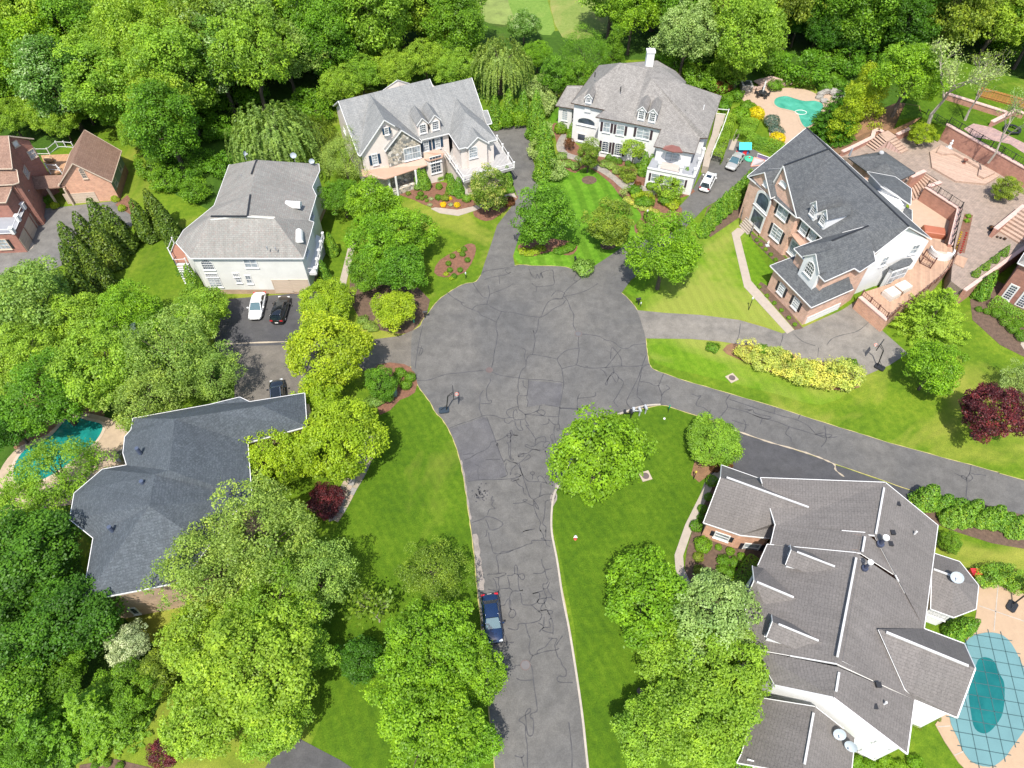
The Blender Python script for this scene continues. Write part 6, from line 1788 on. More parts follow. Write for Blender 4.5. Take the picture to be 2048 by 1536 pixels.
def reg_spruce(kind, n, R, H, tiers, br, droop):
    for i in range(n):
        pos = []; nr = []; lv = []
        for t_ in range(tiers):
            f = t_ / tiers; z0 = H * (.08 + .9 * f); rl = R * (1 - f) ** .8 + .15
            for b in range(max(4, int(br * (1 - f * .6)))):
                a = RNG.uniform(0, 2 * pi); m = int(60 * rl / R) + 14
                s_ = RNG.random(m) ** .7
                L = rl * RNG.uniform(.8, 1.1)
                w = (1 - s_) * .32 * L + .1
                off = RNG.uniform(-1, 1, m) * w
                x = s_ * L
                z = z0 - droop * x + .12 * x * x / L - np.abs(off) * .3 + RNG.normal(0, .05, m)
                pos.append(np.stack([x * cos(a) - off * sin(a), x * sin(a) + off * cos(a), np.maximum(z, .1)], 1))
                nr.append(np.stack([np.full(m, cos(a) * .3), np.full(m, sin(a) * .3), np.ones(m)], 1) + RNG.normal(size=(m, 3)) * .4)
                lv.append(RNG.uniform(.2, .6) + s_ * .35 + RNG.normal(0, .1, m))
        pos = np.concatenate(pos); nr = np.concatenate(nr); lv = np.concatenate(lv)
        cm = leafmesh(kind + '_crown', pos, nr, .26 * RNG.uniform(.7, 1.3, len(pos)), .4, lv)
        reg(kind, cm, trunkmesh(kind + '_trunk', H * .9, .2, []), R, H * .45)
reg_spruce('spruce', 2, 3.2, 10.0, 22, 13, .35)
reg_spruce('feather', 1, 4.0, 7.5, 16, 16, .05)
def reg_willow(kind, n, R, H):
    for i in range(n):
        pos = []; nr = []; lv = []
        K = 420
        d = unit(K * 2); d = d[d[:, 2] > .02][:K]
        for k in range(len(d)):
            s0 = d[k] * np.array([R * .92, R * .92, H * .42]) * RNG.uniform(.45, 1.0) + np.array([0, 0, H * .55])
            L = RNG.uniform(1.6, 4.2) * (1.25 - d[k][2] * .6)
            m = int(L * 13)
            t_ = np.linspace(0, 1, m)
            outx = d[k][:2] * 1.0
            x = s0[0] + outx[0] * np.sqrt(t_) * 1.1 + RNG.normal(0, .05, m); y = s0[1] + outx[1] * np.sqrt(t_) * 1.1 + RNG.normal(0, .05, m)
            z = s0[2] + .3 * t_ - L * t_ ** 1.6
            pos.append(np.stack([x, y, np.maximum(z, .3)], 1))
            nr.append(np.stack([np.full(m, d[k][0]), np.full(m, d[k][1]), np.full(m, .5)], 1) + RNG.normal(size=(m, 3)) * .45)
            lv.append(RNG.uniform(.15, .8) + RNG.normal(0, .1, m) - t_ * .12)
        pos = np.concatenate(pos); nr = np.concatenate(nr); lv = np.concatenate(lv)
        cm = leafmesh(kind + '_crown', pos, nr, .36 * RNG.uniform(.7, 1.3, len(pos)), .38, lv)
        tips = [tuple(unit(1)[0] * np.array([R * .5, R * .5, 1.5]) + np.array([0, 0, H * .7])) for _ in range(8)]
        reg(kind, cm, trunkmesh(kind + '_trunk', H * .6, .35, tips), R, H * .55)
reg_willow('willow', 2, 5.2, 9.5)
def reg_ball(kind, n, R, zs, leaf, per, irr=.06, asp=.6, K=0):
    for i in range(n):
        u = unit(per * 2); u = u[u[:, 2] > -.35][:per]
        ph = RNG.uniform(0, 6, 4)
        r = R * (1 + irr * np.sin(u[:, 0] * 5 / R * R + ph[0]) + irr * np.sin(u[:, 1] * 6 + ph[1]) + irr * np.sin(u[:, 2] * 7 + ph[2])) * RNG.uniform(.84, 1.04, len(u))
        pos = u * r[:, None] * np.array([1, 1, zs]); pos[:, 2] += R * zs * .75; pos[:, 2] = np.maximum(pos[:, 2], .04)
        nr = u + RNG.normal(size=(len(u), 3)) * .45 + np.array([0, 0, .25])
        lv = .45 + RNG.normal(0, .17, len(u)) + .12 * np.sin(u[:, 0] * 7 + ph[3])
        cm = leafmesh(kind + '_foliage', pos, nr, leaf * RNG.uniform(.7, 1.3, len(u)), asp, lv)
        reg(kind, cm, None, R, R * zs * .75)
reg_ball('ball_shrub', 3, 1.0, .85, .16, 1500)
reg_ball('bush', 3, 1.0, .8, .2, 1300, .13)
reg_ball('low_shrub', 2, 1.0, .5, .17, 900, .1)
reg_crown('big_bush', 2, 2.2, 1.7, 1.5, 45, .6, .22, 70, tr=.1, low=-.9, tips=5)
def reg_bare(kind, n, H, leaves=0, mat=None):
    for i in range(n):
        rg = random.Random(31 + i)
        mb = MB(); pts = []
        def grow(p, d, L, r, lev):
            q = p + d * L
            m = p.lerp(q, .5) + Vector((rg.uniform(-1, 1), rg.uniform(-1, 1), rg.uniform(0, 1))) * L * .08
            mb.tube([p, m, q], [r, r * .8, r * .6], 5 if lev < 3 else 3, cap=False)
            if lev >= 3: pts.append(q); pts.append(m)
            if lev > 5: return
            for k in range(3 if lev < 4 else 2):
                nd = (d + Vector((rg.uniform(-1, 1), rg.uniform(-1, 1), rg.uniform(-.15, .5))) * .75).normalized()
                grow(q, nd, L * rg.uniform(.58, .8), r * .55, lev + 1)
        grow(Vector((0, 0, -.1)), Vector((.05, 0, 1)), H * .27, H * .016, 0)
        tm = mb.mesh(kind + '_trunk', mat or BARKW)
        cm = None
        pa = np.array([tuple(p) for p in pts])
        if leaves:
            sel = pa[RNG.integers(0, len(pa), leaves)] + RNG.normal(0, .28, (leaves, 3))
            cm = leafmesh(kind + '_leaves', sel, RNG.normal(size=(leaves, 3)) + np.array([0, 0, .5]), .2 * RNG.uniform(.7, 1.4, leaves), .6, RNG.uniform(.2, .9, leaves))
        reg(kind, cm, tm, H * .36, H * .6)
reg_bare('sycamore', 2, 13.0, 1500)
reg_bare('twiggy', 1, 3.0, 500)
NAMEOF = dict(maple='maple_tree', forest='woodland_tree', leafy='leafy_tree', airy='locust_tree', dome='dome_tree', pine='pine_tree', oak='oak_tree', small_tree='small_tree', arborvitae='arborvitae', cone_shrub='cone_shrub', cypress='cypress_tree', spruce='spruce_tree', feather='feathery_tree', willow='willow_tree', ball_shrub='round_shrub', bush='bush', low_shrub='low_shrub', big_bush='large_bush', sycamore='sycamore_tree', twiggy='twiggy_shrub')
CATOF = dict(ball_shrub='shrub', bush='bush', low_shrub='shrub', big_bush='bush', cone_shrub='shrub', arborvitae='evergreen', twiggy='shrub')
vrand = random.Random(77)
def plant_at(kind, x, y, z0, s, mat, label, hf=1.0, group=None, v=None, wx=1.0):
    vs = VEG[kind]; cm, tm, R, zc = vs[(v if v is not None else vrand.randrange(len(vs))) % len(vs)]
    rz = vrand.uniform(0, 2 * pi)
    if tm is None:
        o = bpy.data.objects.new(NAMEOF[kind], cm); COL.objects.link(o)
        o.location = (x, y, z0); o.rotation_euler = (0, 0, rz); o.scale = (s * wx, s, s * hf)
        o.material_slots[0].link = 'OBJECT'; o.material_slots[0].material = mat
        return tag(o, label, CATOF.get(kind, 'tree'), group)
    o = thing(NAMEOF[kind], label, CATOF.get(kind, 'tree'), (x, y, z0), rz, group)
    o.scale = (s * wx, s, s * hf)
    t_ = bpy.data.objects.new('trunk', tm); COL.objects.link(t_); t_.parent = o
    if cm:
        c_ = bpy.data.objects.new('crown', cm); COL.objects.link(c_); c_.parent = o
        c_.material_slots[0].link = 'OBJECT'; c_.material_slots[0].material = mat
    return o
def plant(kind, px, py, rpx, mat, label, hf=1.0, z0=0.0, group=None, v=None, wx=1.0):
    """crown centre seen along this sight line, radius in survey pixels"""
    vs = VEG[kind]; R, zc = vs[0][2], vs[0][3]
    z = z0 + 2
    for _ in range(5):
        s = rpx * mpp(px, py, z) / R; z = z0 + zc * s * hf
    p = P(px, py, z)
    return plant_at(kind, p.x, p.y, z0, s, mat, label, hf, group, v, wx)
ORD = ['first', 'second', 'third', 'fourth', 'fifth', 'sixth', 'seventh', 'eighth', 'ninth', 'tenth', 'eleventh', 'twelfth', 'thirteenth', 'fourteenth', 'fifteenth', 'sixteenth', 'seventeenth', 'eighteenth', 'nineteenth', 'twentieth']
ORD += ['twenty ' + w for w in ORD[:9]] + ['thirtieth'] + ['thirty ' + w for w in ORD[:9]]
def row(kind, pts, rpx, mat, tmpl, group, zone=FULL, **kw):
    """several alike plants; the label's {} counts them from the left"""
    pts = sorted(pts, key=lambda p: zone.px(p[0], p[1])[0])
    for i, p in enumerate(pts):
        x, y = zone.px(p[0], p[1]); r = p[2] if len(p) > 2 else rpx
        plant(kind, x, y, r, mat, tmpl.format(ORD[i] if len(pts) > 1 else 'only'), group=group if len(pts) > 1 else None, **kw)
def hedge(name, label, pts, w, h, leaf, mat, dens=160, z0=0.0, lump=.08):
    """clipped hedge along a line of ground points"""
    pts = [Vector((p[0], p[1], 0)) for p in pts]
    pos = []; nr = []; lv = []
    for a, b in zip(pts, pts[1:]):
        d = b - a; L = d.length; d.normalize(); q = Vector((-d.y, d.x, 0))
        m = int(L * (w + 2 * h) * dens)
        t_ = RNG.uniform(-.02, 1.02, m); s_ = RNG.uniform(-h, w + h, m)
        u = np.where(s_ < 0, -w / 2, np.where(s_ > w, w / 2, s_ - w / 2)); z = np.where(s_ < 0, h + s_, np.where(s_ > w, h - (s_ - w), h))
        rn = 1 + lump * np.sin(t_ * L * 1.7 + u) + RNG.normal(0, .04, m)
        edge = np.clip((np.abs(u) / (w / 2)) ** 4, 0, 1) * (z > h * .98) * .12 * h
        x = a.x + d.x * t_ * L + q.x * u * rn; y = a.y + d.y * t_ * L + q.y * u * rn
        pos.append(np.stack([x, y, z0 + np.maximum(.05, z * rn - edge)], 1))
        side = np.where(s_ < 0, -1.0, np.where(s_ > w, 1.0, 0.0))
        nr.append(np.stack([q.x * side, q.y * side, np.where(side == 0, 1.0, .3)], 1) + RNG.normal(size=(m, 3)) * .4)
        lv.append(.45 + RNG.normal(0, .18, m) + .12 * np.sin(t_ * L * 2.3))
    pos = np.concatenate(pos); c = pos.mean(axis=0); c[2] = z0
    me = leafmesh(name, pos - c, np.concatenate(nr), leaf * RNG.uniform(.7, 1.3, len(pos)), .6, np.concatenate(lv))
    me.materials.clear(); me.materials.append(mat)
    o = bpy.data.objects.new(name, me); COL.objects.link(o); o.location = tuple(c)
    return tag(o, label, 'hedge')
# ------------------------------------------------------------------ trees one can point at
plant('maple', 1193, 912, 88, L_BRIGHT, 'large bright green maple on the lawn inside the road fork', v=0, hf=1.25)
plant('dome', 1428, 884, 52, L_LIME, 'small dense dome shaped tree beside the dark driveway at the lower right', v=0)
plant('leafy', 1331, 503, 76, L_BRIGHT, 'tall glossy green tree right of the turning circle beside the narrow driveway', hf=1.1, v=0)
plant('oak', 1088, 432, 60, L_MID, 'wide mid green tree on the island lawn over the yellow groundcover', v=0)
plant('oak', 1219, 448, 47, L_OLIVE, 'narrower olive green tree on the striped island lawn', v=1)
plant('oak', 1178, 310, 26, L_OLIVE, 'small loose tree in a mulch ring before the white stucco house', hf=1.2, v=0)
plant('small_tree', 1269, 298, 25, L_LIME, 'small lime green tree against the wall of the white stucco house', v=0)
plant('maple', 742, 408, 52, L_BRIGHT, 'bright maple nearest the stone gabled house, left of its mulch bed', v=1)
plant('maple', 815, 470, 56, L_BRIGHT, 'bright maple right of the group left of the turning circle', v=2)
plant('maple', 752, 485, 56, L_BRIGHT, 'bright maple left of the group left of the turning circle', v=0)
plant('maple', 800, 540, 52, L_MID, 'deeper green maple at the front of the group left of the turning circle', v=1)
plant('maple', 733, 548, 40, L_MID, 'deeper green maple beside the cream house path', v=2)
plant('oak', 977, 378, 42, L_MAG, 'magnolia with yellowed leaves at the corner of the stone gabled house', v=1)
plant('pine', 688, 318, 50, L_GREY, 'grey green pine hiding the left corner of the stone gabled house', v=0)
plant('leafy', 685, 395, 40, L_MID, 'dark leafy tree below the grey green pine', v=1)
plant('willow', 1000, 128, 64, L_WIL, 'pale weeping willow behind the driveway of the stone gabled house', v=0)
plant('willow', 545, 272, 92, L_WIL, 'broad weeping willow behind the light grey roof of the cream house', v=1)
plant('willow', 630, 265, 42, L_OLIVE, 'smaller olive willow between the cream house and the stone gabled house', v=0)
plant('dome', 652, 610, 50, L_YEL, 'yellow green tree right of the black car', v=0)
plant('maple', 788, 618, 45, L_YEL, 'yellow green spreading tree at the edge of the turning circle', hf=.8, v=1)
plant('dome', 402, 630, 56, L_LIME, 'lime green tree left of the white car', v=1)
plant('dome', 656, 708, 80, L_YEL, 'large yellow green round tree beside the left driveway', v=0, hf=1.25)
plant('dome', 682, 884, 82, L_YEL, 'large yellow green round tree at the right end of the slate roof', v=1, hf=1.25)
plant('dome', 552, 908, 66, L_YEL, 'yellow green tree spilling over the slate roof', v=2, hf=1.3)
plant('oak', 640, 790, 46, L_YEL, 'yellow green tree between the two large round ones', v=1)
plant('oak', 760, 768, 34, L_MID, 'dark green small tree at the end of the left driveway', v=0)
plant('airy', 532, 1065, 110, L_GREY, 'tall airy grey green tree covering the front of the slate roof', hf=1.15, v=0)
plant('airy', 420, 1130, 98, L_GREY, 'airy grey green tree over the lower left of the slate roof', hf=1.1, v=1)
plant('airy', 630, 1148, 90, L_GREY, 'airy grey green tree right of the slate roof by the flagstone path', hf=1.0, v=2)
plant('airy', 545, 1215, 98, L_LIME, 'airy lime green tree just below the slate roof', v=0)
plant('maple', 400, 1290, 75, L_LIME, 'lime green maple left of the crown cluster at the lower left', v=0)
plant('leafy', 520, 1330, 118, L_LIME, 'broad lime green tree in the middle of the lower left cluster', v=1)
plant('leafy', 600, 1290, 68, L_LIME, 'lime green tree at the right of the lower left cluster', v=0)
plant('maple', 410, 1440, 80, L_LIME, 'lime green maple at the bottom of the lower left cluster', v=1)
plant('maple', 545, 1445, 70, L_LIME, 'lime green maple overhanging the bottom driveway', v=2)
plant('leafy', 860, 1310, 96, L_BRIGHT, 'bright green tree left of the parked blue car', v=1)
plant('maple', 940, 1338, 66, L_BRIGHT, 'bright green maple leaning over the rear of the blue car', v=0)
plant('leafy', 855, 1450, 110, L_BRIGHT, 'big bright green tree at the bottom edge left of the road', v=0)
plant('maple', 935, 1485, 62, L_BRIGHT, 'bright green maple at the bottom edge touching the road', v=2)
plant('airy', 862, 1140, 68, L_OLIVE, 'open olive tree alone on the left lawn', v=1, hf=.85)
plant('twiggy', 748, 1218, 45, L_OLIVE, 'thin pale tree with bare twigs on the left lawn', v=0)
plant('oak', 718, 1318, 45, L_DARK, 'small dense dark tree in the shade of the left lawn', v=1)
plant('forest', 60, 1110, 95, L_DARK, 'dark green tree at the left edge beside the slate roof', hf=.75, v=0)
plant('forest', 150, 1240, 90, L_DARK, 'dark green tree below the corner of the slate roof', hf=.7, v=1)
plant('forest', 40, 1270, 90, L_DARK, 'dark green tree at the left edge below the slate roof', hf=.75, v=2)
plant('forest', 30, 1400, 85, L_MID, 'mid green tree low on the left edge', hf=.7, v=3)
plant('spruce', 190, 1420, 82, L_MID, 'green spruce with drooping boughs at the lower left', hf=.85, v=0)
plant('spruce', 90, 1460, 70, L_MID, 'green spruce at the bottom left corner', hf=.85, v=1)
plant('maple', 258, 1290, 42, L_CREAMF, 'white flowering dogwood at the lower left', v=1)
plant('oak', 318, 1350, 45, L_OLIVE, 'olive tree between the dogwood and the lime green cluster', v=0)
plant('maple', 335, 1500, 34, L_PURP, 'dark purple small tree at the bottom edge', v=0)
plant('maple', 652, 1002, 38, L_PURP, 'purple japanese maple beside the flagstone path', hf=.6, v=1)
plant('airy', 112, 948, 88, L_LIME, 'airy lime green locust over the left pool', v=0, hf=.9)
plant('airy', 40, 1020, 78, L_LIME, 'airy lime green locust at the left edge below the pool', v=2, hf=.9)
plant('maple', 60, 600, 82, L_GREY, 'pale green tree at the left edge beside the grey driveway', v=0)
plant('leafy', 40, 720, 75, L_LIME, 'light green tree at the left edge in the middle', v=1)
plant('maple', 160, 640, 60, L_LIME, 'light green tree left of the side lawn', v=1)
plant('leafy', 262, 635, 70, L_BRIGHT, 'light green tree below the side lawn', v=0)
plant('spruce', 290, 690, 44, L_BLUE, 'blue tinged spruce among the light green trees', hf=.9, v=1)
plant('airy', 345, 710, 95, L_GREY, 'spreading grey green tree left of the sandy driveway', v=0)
plant('airy', 420, 745, 68, L_GREY, 'grey green tree touching the sandy driveway', v=2)
plant('leafy', 205, 740, 92, L_LIME, 'broad light green tree in the middle of the left wood', v=1)
plant('leafy', 100, 790, 84, L_MID, 'mid green tree above the left pool', v=0)
plant('airy', 290, 800, 76, L_GREY, 'grey green tree along the top of the slate roof', v=1)
plant('maple', 20, 850, 55, L_DARK, 'dark tree at the left edge above the pool', v=2)
plant('feather', 1872, 622, 76, L_LIME, 'feathery yellow green tree beside the wooden deck', v=0, hf=.8)
plant('maple', 1868, 737, 57, L_BRIGHT, 'round bright green maple below the feathery tree', v=1)
plant('leafy', 1984, 826, 66, L_PURP, 'dark purple plum tree on the right lawn', v=0)
plant('airy', 2050, 770, 46, L_PALE, 'pale green tree cut by the right edge', v=1)
plant('maple', 1295, 1195, 86, L_BRIGHT, 'bright green maple left of the lower right cluster', v=0)
plant('leafy', 1425, 1235, 96, L_PALE, 'pale leafed tree against the front of the weathered roof house', v=0)
plant('leafy', 1440, 1345, 98, L_LIME, 'lime green tree in the middle of the lower right cluster', v=1)
plant('maple', 1340, 1310, 66, L_LIME, 'lime green maple at the left of the lower right cluster', v=2)
plant('leafy', 1400, 1440, 100, L_LIME, 'lime green tree low in the lower right cluster', v=0)
plant('maple', 1290, 1465, 66, L_LIME, 'lime green maple at the bottom left of the lower right cluster', v=1)
plant('maple', 1480, 1500, 45, L_BRIGHT, 'bright green tree at the bottom edge beside the low roof', v=0)
# arborvitae and cypress groups
row('arborvitae', [(178, 475), (236, 462), (206, 448), (152, 535), (192, 540), (165, 580), (150, 495), (215, 495)], 27, L_CYP, 'olive cypress beside the grey driveway, {} from the left', 'olive cypresses beside the grey driveway')
row('arborvitae', [(285, 445), (312, 425), (340, 458), (325, 440)], 24, L_CYP, 'yellowish cypress before the woods, {} from the left', 'yellowish cypresses at the side lawn')
row('cypress', [(1718, 190), (1695, 235), (1740, 215)], 28, L_YEL, 'tall yellow green cypress above the stairs, {} from the left', 'yellow green cypresses beside the pool')
row('spruce', [(1650, 245), (1690, 265), (1670, 215)], 36, L_DARK, 'dark evergreen beside the charcoal roof ridge, {} from the left', 'dark evergreens beside the charcoal roof', hf=.75)
row('arborvitae', [(1856, 992, 27), (1890, 1005, 20), (1915, 1012), (1932, 1028, 24), (1950, 1015), (1968, 1035), (1990, 1030, 24), (2012, 1040), (2035, 1050, 24), (1905, 1030, 22)], 20, L_ARB, 'upright evergreen along the right road, {} from the left in its row', 'evergreen row along the right road', hf=.62)
row('arborvitae', [(1420, 438), (1432, 425), (1446, 412), (1458, 402), (1470, 392), (1482, 380), (1410, 452, 14), (1494, 368)], 15, L_ARB, 'upright evergreen between the narrow driveway and the brick house, {} from the left', 'evergreen row beside the narrow driveway')
row('arborvitae', [(1073, 225), (1080, 262), (1088, 285), (1096, 312), (1070, 245), (1085, 330)], 20, L_ARB, 'upright evergreen right of the upper driveway, {} from the left', 'evergreens right of the upper driveway')
row('arborvitae', [(990, 228), (1018, 215), (1047, 218)], 17, L_ARB, 'pointed evergreen behind the upper driveway, {} from the left', 'pointed evergreens behind the upper driveway')
row('ball_shrub', [(1003, 232), (1032, 228), (1040, 240), (1012, 242)], 15, L_BRIGHT, 'bright shrub behind the upper driveway, {} from the left', 'bright shrubs behind the upper driveway', hf=1.5)
row('big_bush', [(1090, 205), (1075, 180), (1112, 340), (1078, 300)], 24, L_PALE, 'pale loose bush right of the upper driveway, {} from the left', 'pale bushes right of the upper driveway')
row('arborvitae', [(1289, 330, 13), (1301, 332, 12), (1370, 358, 12)], 12, L_ARB, 'slim evergreen against the lower storey of the white stucco house, {} from the left', 'slim evergreens at the white stucco house')
row('arborvitae', [(z2.px(900, 1030)), (z2.px(945, 1040)), (z2.px(1255, 1110)), (z2.px(1190, 1080)), (z2.px(1690, 1010))], 13, L_ARB, 'slim evergreen at the front of the stone gabled house, {} from the left', 'slim evergreens at the stone gabled house', hf=.85)
row('arborvitae', [(662, 490), (648, 545)], 14, L_ARB, 'slim evergreen at the right wall of the cream house, {} from the left', 'slim evergreens at the cream house')
row('arborvitae', [(1920, 1255, 22), (1942, 1252, 15)], 20, L_ARB, 'leaning evergreen beside the covered pool, {} from the left', 'evergreens beside the covered pool')
row('big_bush', [(1975, 1155), (2012, 1150), (2040, 1165)], 26, L_ARB, 'dark evergreen bush above the pool deck, {} from the left', 'evergreen bushes above the pool deck')
plant('arborvitae', 1972, 572, 18, L_ARB, 'tall evergreen at the end of the dividing wall')
plant('oak', 1900, 1085, 22, L_MID, 'small green tree behind the east eave of the weathered roof house')
plant('big_bush', 378, 545, 22, L_DARK, 'dark bush at the left corner of the cream house')
plant('arborvitae', 385, 560, 18, L_ARB, 'evergreen under the red deck stairs of the cream house')

# shrubs of the beds
Z2S = [((1082, 1010), 9, 'ball_shrub', L_BRIGHT), ((1160, 1010), 7, 'ball_shrub', L_MID), ((1075, 1098), 7, 'ball_shrub', L_BRIGHT), ((880, 1110), 7, 'bush', L_GREY), ((910, 1165), 6, 'bush', L_MID), ((955, 1192), 4, 'ball_shrub', L_MID), ((882, 1200), 4.5, 'ball_shrub', L_MID), ((922, 1208), 4.5, 'ball_shrub', L_OLIVE),
       ((1070, 1195), 6.5, 'bush', L_MID), ((1150, 1155), 5, 'ball_shrub', L_OLIVE), ((1130, 1200), 8, 'bush', L_OLIVE), ((1325, 1210), 9, 'ball_shrub', L_ARB), ((1725, 1130), 8, 'ball_shrub', L_ARB), ((798, 1160), 5, 'bush', L_OLIVE), ((965, 1225), 4, 'ball_shrub', L_BRIGHT)]
Z2S.sort(key=lambda a: a[0][0])
for i, (p, r, k, m) in enumerate(Z2S):
    plant(k, *z2.px(*p), r, m, 'small green shrub in the bed before the stone gabled house, {} from the left'.format(ORD[i]), group='shrubs before the stone gabled house')
row('ball_shrub', [(1113, 1262), (1238, 1265), (1178, 1205, 4)], 6.3, L_GOLD, 'round golden shrub near the curved path, {} from the left', 'golden shrubs near the curved path', zone=z2)
row('low_shrub', [(1005, 1208), (1182, 1262), (995, 1262)], 5, L_CREAMF, 'white flowering plant in the mulch near the curved path, {} from the left', 'white flowering plants near the curved path', zone=z2)
row('bush', [(1728, 1215), (1700, 1260), (1735, 1250)], 6, L_BRONZE, 'reddish bronze bush beside the upper driveway, {} from the left', 'bronze bushes beside the upper driveway', zone=z2)
row('ball_shrub', [(905, 512), (925, 508), (900, 540), (935, 520), (897, 527), (908, 552), (920, 540), (928, 498)], 6, L_MID, 'little shrub in the mulch island left of the turning circle, {} from the left', 'little shrubs left of the turning circle')
row('low_shrub', [(892, 548), (903, 556), (918, 500)], 6, L_YEL, 'low yellowish plant in the mulch island left of the circle, {} from the left', 'yellowish plants left of the turning circle')
row('low_shrub', [(150, 745), (200, 760), (250, 745), (290, 720)], 11, L_YEL, 'yellow groundcover mound under the wide island tree, {} from the left', 'yellow groundcover mounds', zone=zG, hf=.7)
row('bush', [(440, 745), (490, 735), (530, 720), (545, 700)], 10, L_MID, 'green plant right of the yellow groundcover, {} from the left', 'green plants under the island tree', zone=zG, hf=.6)
plant('low_shrub', *zG.px(640, 880), 22, L_GREY, 'grey green ornamental grass mound by the black mailbox', hf=1.3)
row('ball_shrub', [(1110, 520), (1105, 545), (1160, 548), (1118, 575)], 8, L_LIME, 'bright round shrub on the mulch curve, {} from the left', 'bright round shrubs on the mulch curve', zone=zG, hf=.8)
plant('ball_shrub', *zG.px(1185, 465), 13, L_BRIGHT, 'larger green round shrub by the lamp post')
row('low_shrub', [(1000, 320), (1040, 345), (1085, 370), (1130, 395), (1180, 405), (1230, 425), (1250, 460)], 9, L_VAR, 'pale variegated mound along the mulch curve, {} from the left', 'pale variegated mounds', zone=zG)
plant('low_shrub', *zG.px(1085, 280), 14, L_YEL, 'left part of the golden spreading juniper')
plant('low_shrub', *zG.px(1160, 300), 16, L_YEL, 'right part of the golden spreading juniper')
plant('low_shrub', *zG.px(1370, 360), 16, L_YEL, 'golden juniper beside the narrow driveway')
row('bush', [(1120, 345), (1160, 350), (1310, 330), (1060, 250)], 13, L_MID, 'green bush before the white stucco house, {} from the left', 'green bushes before the white stucco house', zone=zG)
plant('big_bush', *zG.px(1320, 230), 30, L_LIME, 'large loose green bush before the lower windows of the white stucco house')
plant('big_bush', *zG.px(1015, 110), 19, L_OLIVE, 'round reddish green bush left of the slim evergreens')
plant('big_bush', *zG.px(1015, 150), 12, L_OLIVE, 'lower round bush left of the slim evergreens')
plant('bush', *zG.px(1085, 200), 7, L_BRONZE, 'small rust coloured bush before the slim evergreens')
plant('ball_shrub', *zG.px(1195, 215), 10, L_BRIGHT, 'round green shrub right of the slim evergreens')
plant('twiggy', *zG.px(990, 250), 10, L_PALE, 'bare twiggy shrub before the round reddish bush')
plant('ball_shrub', *z3.px(190, 825), 13, L_BRIGHT, 'big round shrub at the left wall of the white stucco house')
plant('arborvitae', *z3.px(290, 850), 9, L_ARB, 'slim evergreen at the entrance of the white stucco house', hf=.9)
plant('small_tree', *z3.px(275, 960), 11, L_BRONZE, 'small reddish tree at the entrance of the white stucco house')
plant('small_tree', *z3.px(275, 620), 13, L_BRIGHT, 'small green tree at the left wing of the white stucco house', hf=1.3)
row('ball_shrub', [(685, 1115), (735, 1130), (920, 1170), (820, 1150), (640, 1095)], 7, L_MID, 'round shrub under the tall windows of the white stucco house, {} from the left', 'round shrubs under the tall windows', zone=z3)
row('low_shrub', [(600, 1150), (660, 1170), (720, 1210), (260, 1150), (320, 1170), (200, 1080)], 12, L_GREY, 'soft grey green plant along the flagstone walk, {} from the left', 'grey green plants along the flagstone walk', zone=z3)
row('arborvitae', [(60, 1000), (105, 1120), (40, 1170)], 15, L_ARB, 'evergreen at the left border of the striped lawn, {} from the left', 'evergreens at the border of the striped lawn', zone=z3, hf=.8)
row('big_bush', [(30, 840), (20, 640), (60, 560), (20, 400)], 22, L_PALE, 'pale green bush between the two upper houses, {} from the left', 'pale bushes between the two upper houses', zone=z3)
hedge('hedge', 'long clipped bright green hedge along the white terrace railing', [z3(1770, 760), z3(1630, 1150)], 1.7, 1.6, .17, L_LIME)
hedge('hedge', 'wide clipped hedge right of the stepping path near the small pool', [z3(1950, 800), z3(1880, 960)], 2.6, 1.5, .17, L_LIME)
hedge('hedge', 'dark green clipped hedge behind the turquoise playhouse', [zP(370, 620), zP(640, 700)], 2.2, 1.4, .17, L_ARB)
plant('ball_shrub', *zP.px(320, 400), 19, L_BRIGHT, 'big bright round shrub left of the golden one by the pool')
plant('ball_shrub', *zP.px(450, 390), 16, L_GOLD, 'big golden round shrub by the pool deck')
plant('ball_shrub', *zP.px(612, 590), 16, L_GOLD, 'second golden round shrub nearer the charcoal roof')
plant('ball_shrub', *zP.px(570, 450), 15, L_BLUE, 'blue grey round spruce beside the golden shrub')
plant('low_shrub', *zP.px(605, 520), 15, L_BLUE, 'flatter blue grey shrub behind the second golden shrub')
row('bush', [(220, 270), (190, 330), (290, 240), (370, 330), (600, 165), (1000, 170), (1100, 150), (1060, 110)], 14, L_MID, 'green bush at the rim of the pool garden, {} from the left', 'green bushes around the pool garden', zone=zP)
plant('bush', *zP.px(175, 185), 18, L_BRONZE, 'rust brown round bush behind the taupe roof')
plant('ball_shrub', *zP.px(50, 130), 17, L_MID, 'round green bush behind the right end of the taupe roof')
plant('big_bush', 1608, 138, 46, L_MID, 'huge clipped mounded bush above the pool', v=0, hf=.95)
row('bush', [(1555, 120), (1575, 150)], 22, L_MID, 'mounded bush left of the huge clipped bush, {} from the left', 'mounded bushes above the pool')
row('ball_shrub', [(290, 985), (320, 1020), (358, 1058), (400, 1098), (438, 1140)], 4.5, L_BRIGHT, 'small shrub in the bed at the brick facade, {} from the left', 'small shrubs at the brick facade', zone=z4)
row('ball_shrub', [(310, 370), (370, 438), (428, 495), (484, 553), (542, 612), (590, 665)], 4.5, L_BRIGHT, 'small shrub in the bed at the garage wing, {} from the left', 'small shrubs at the garage wing', zone=z5)
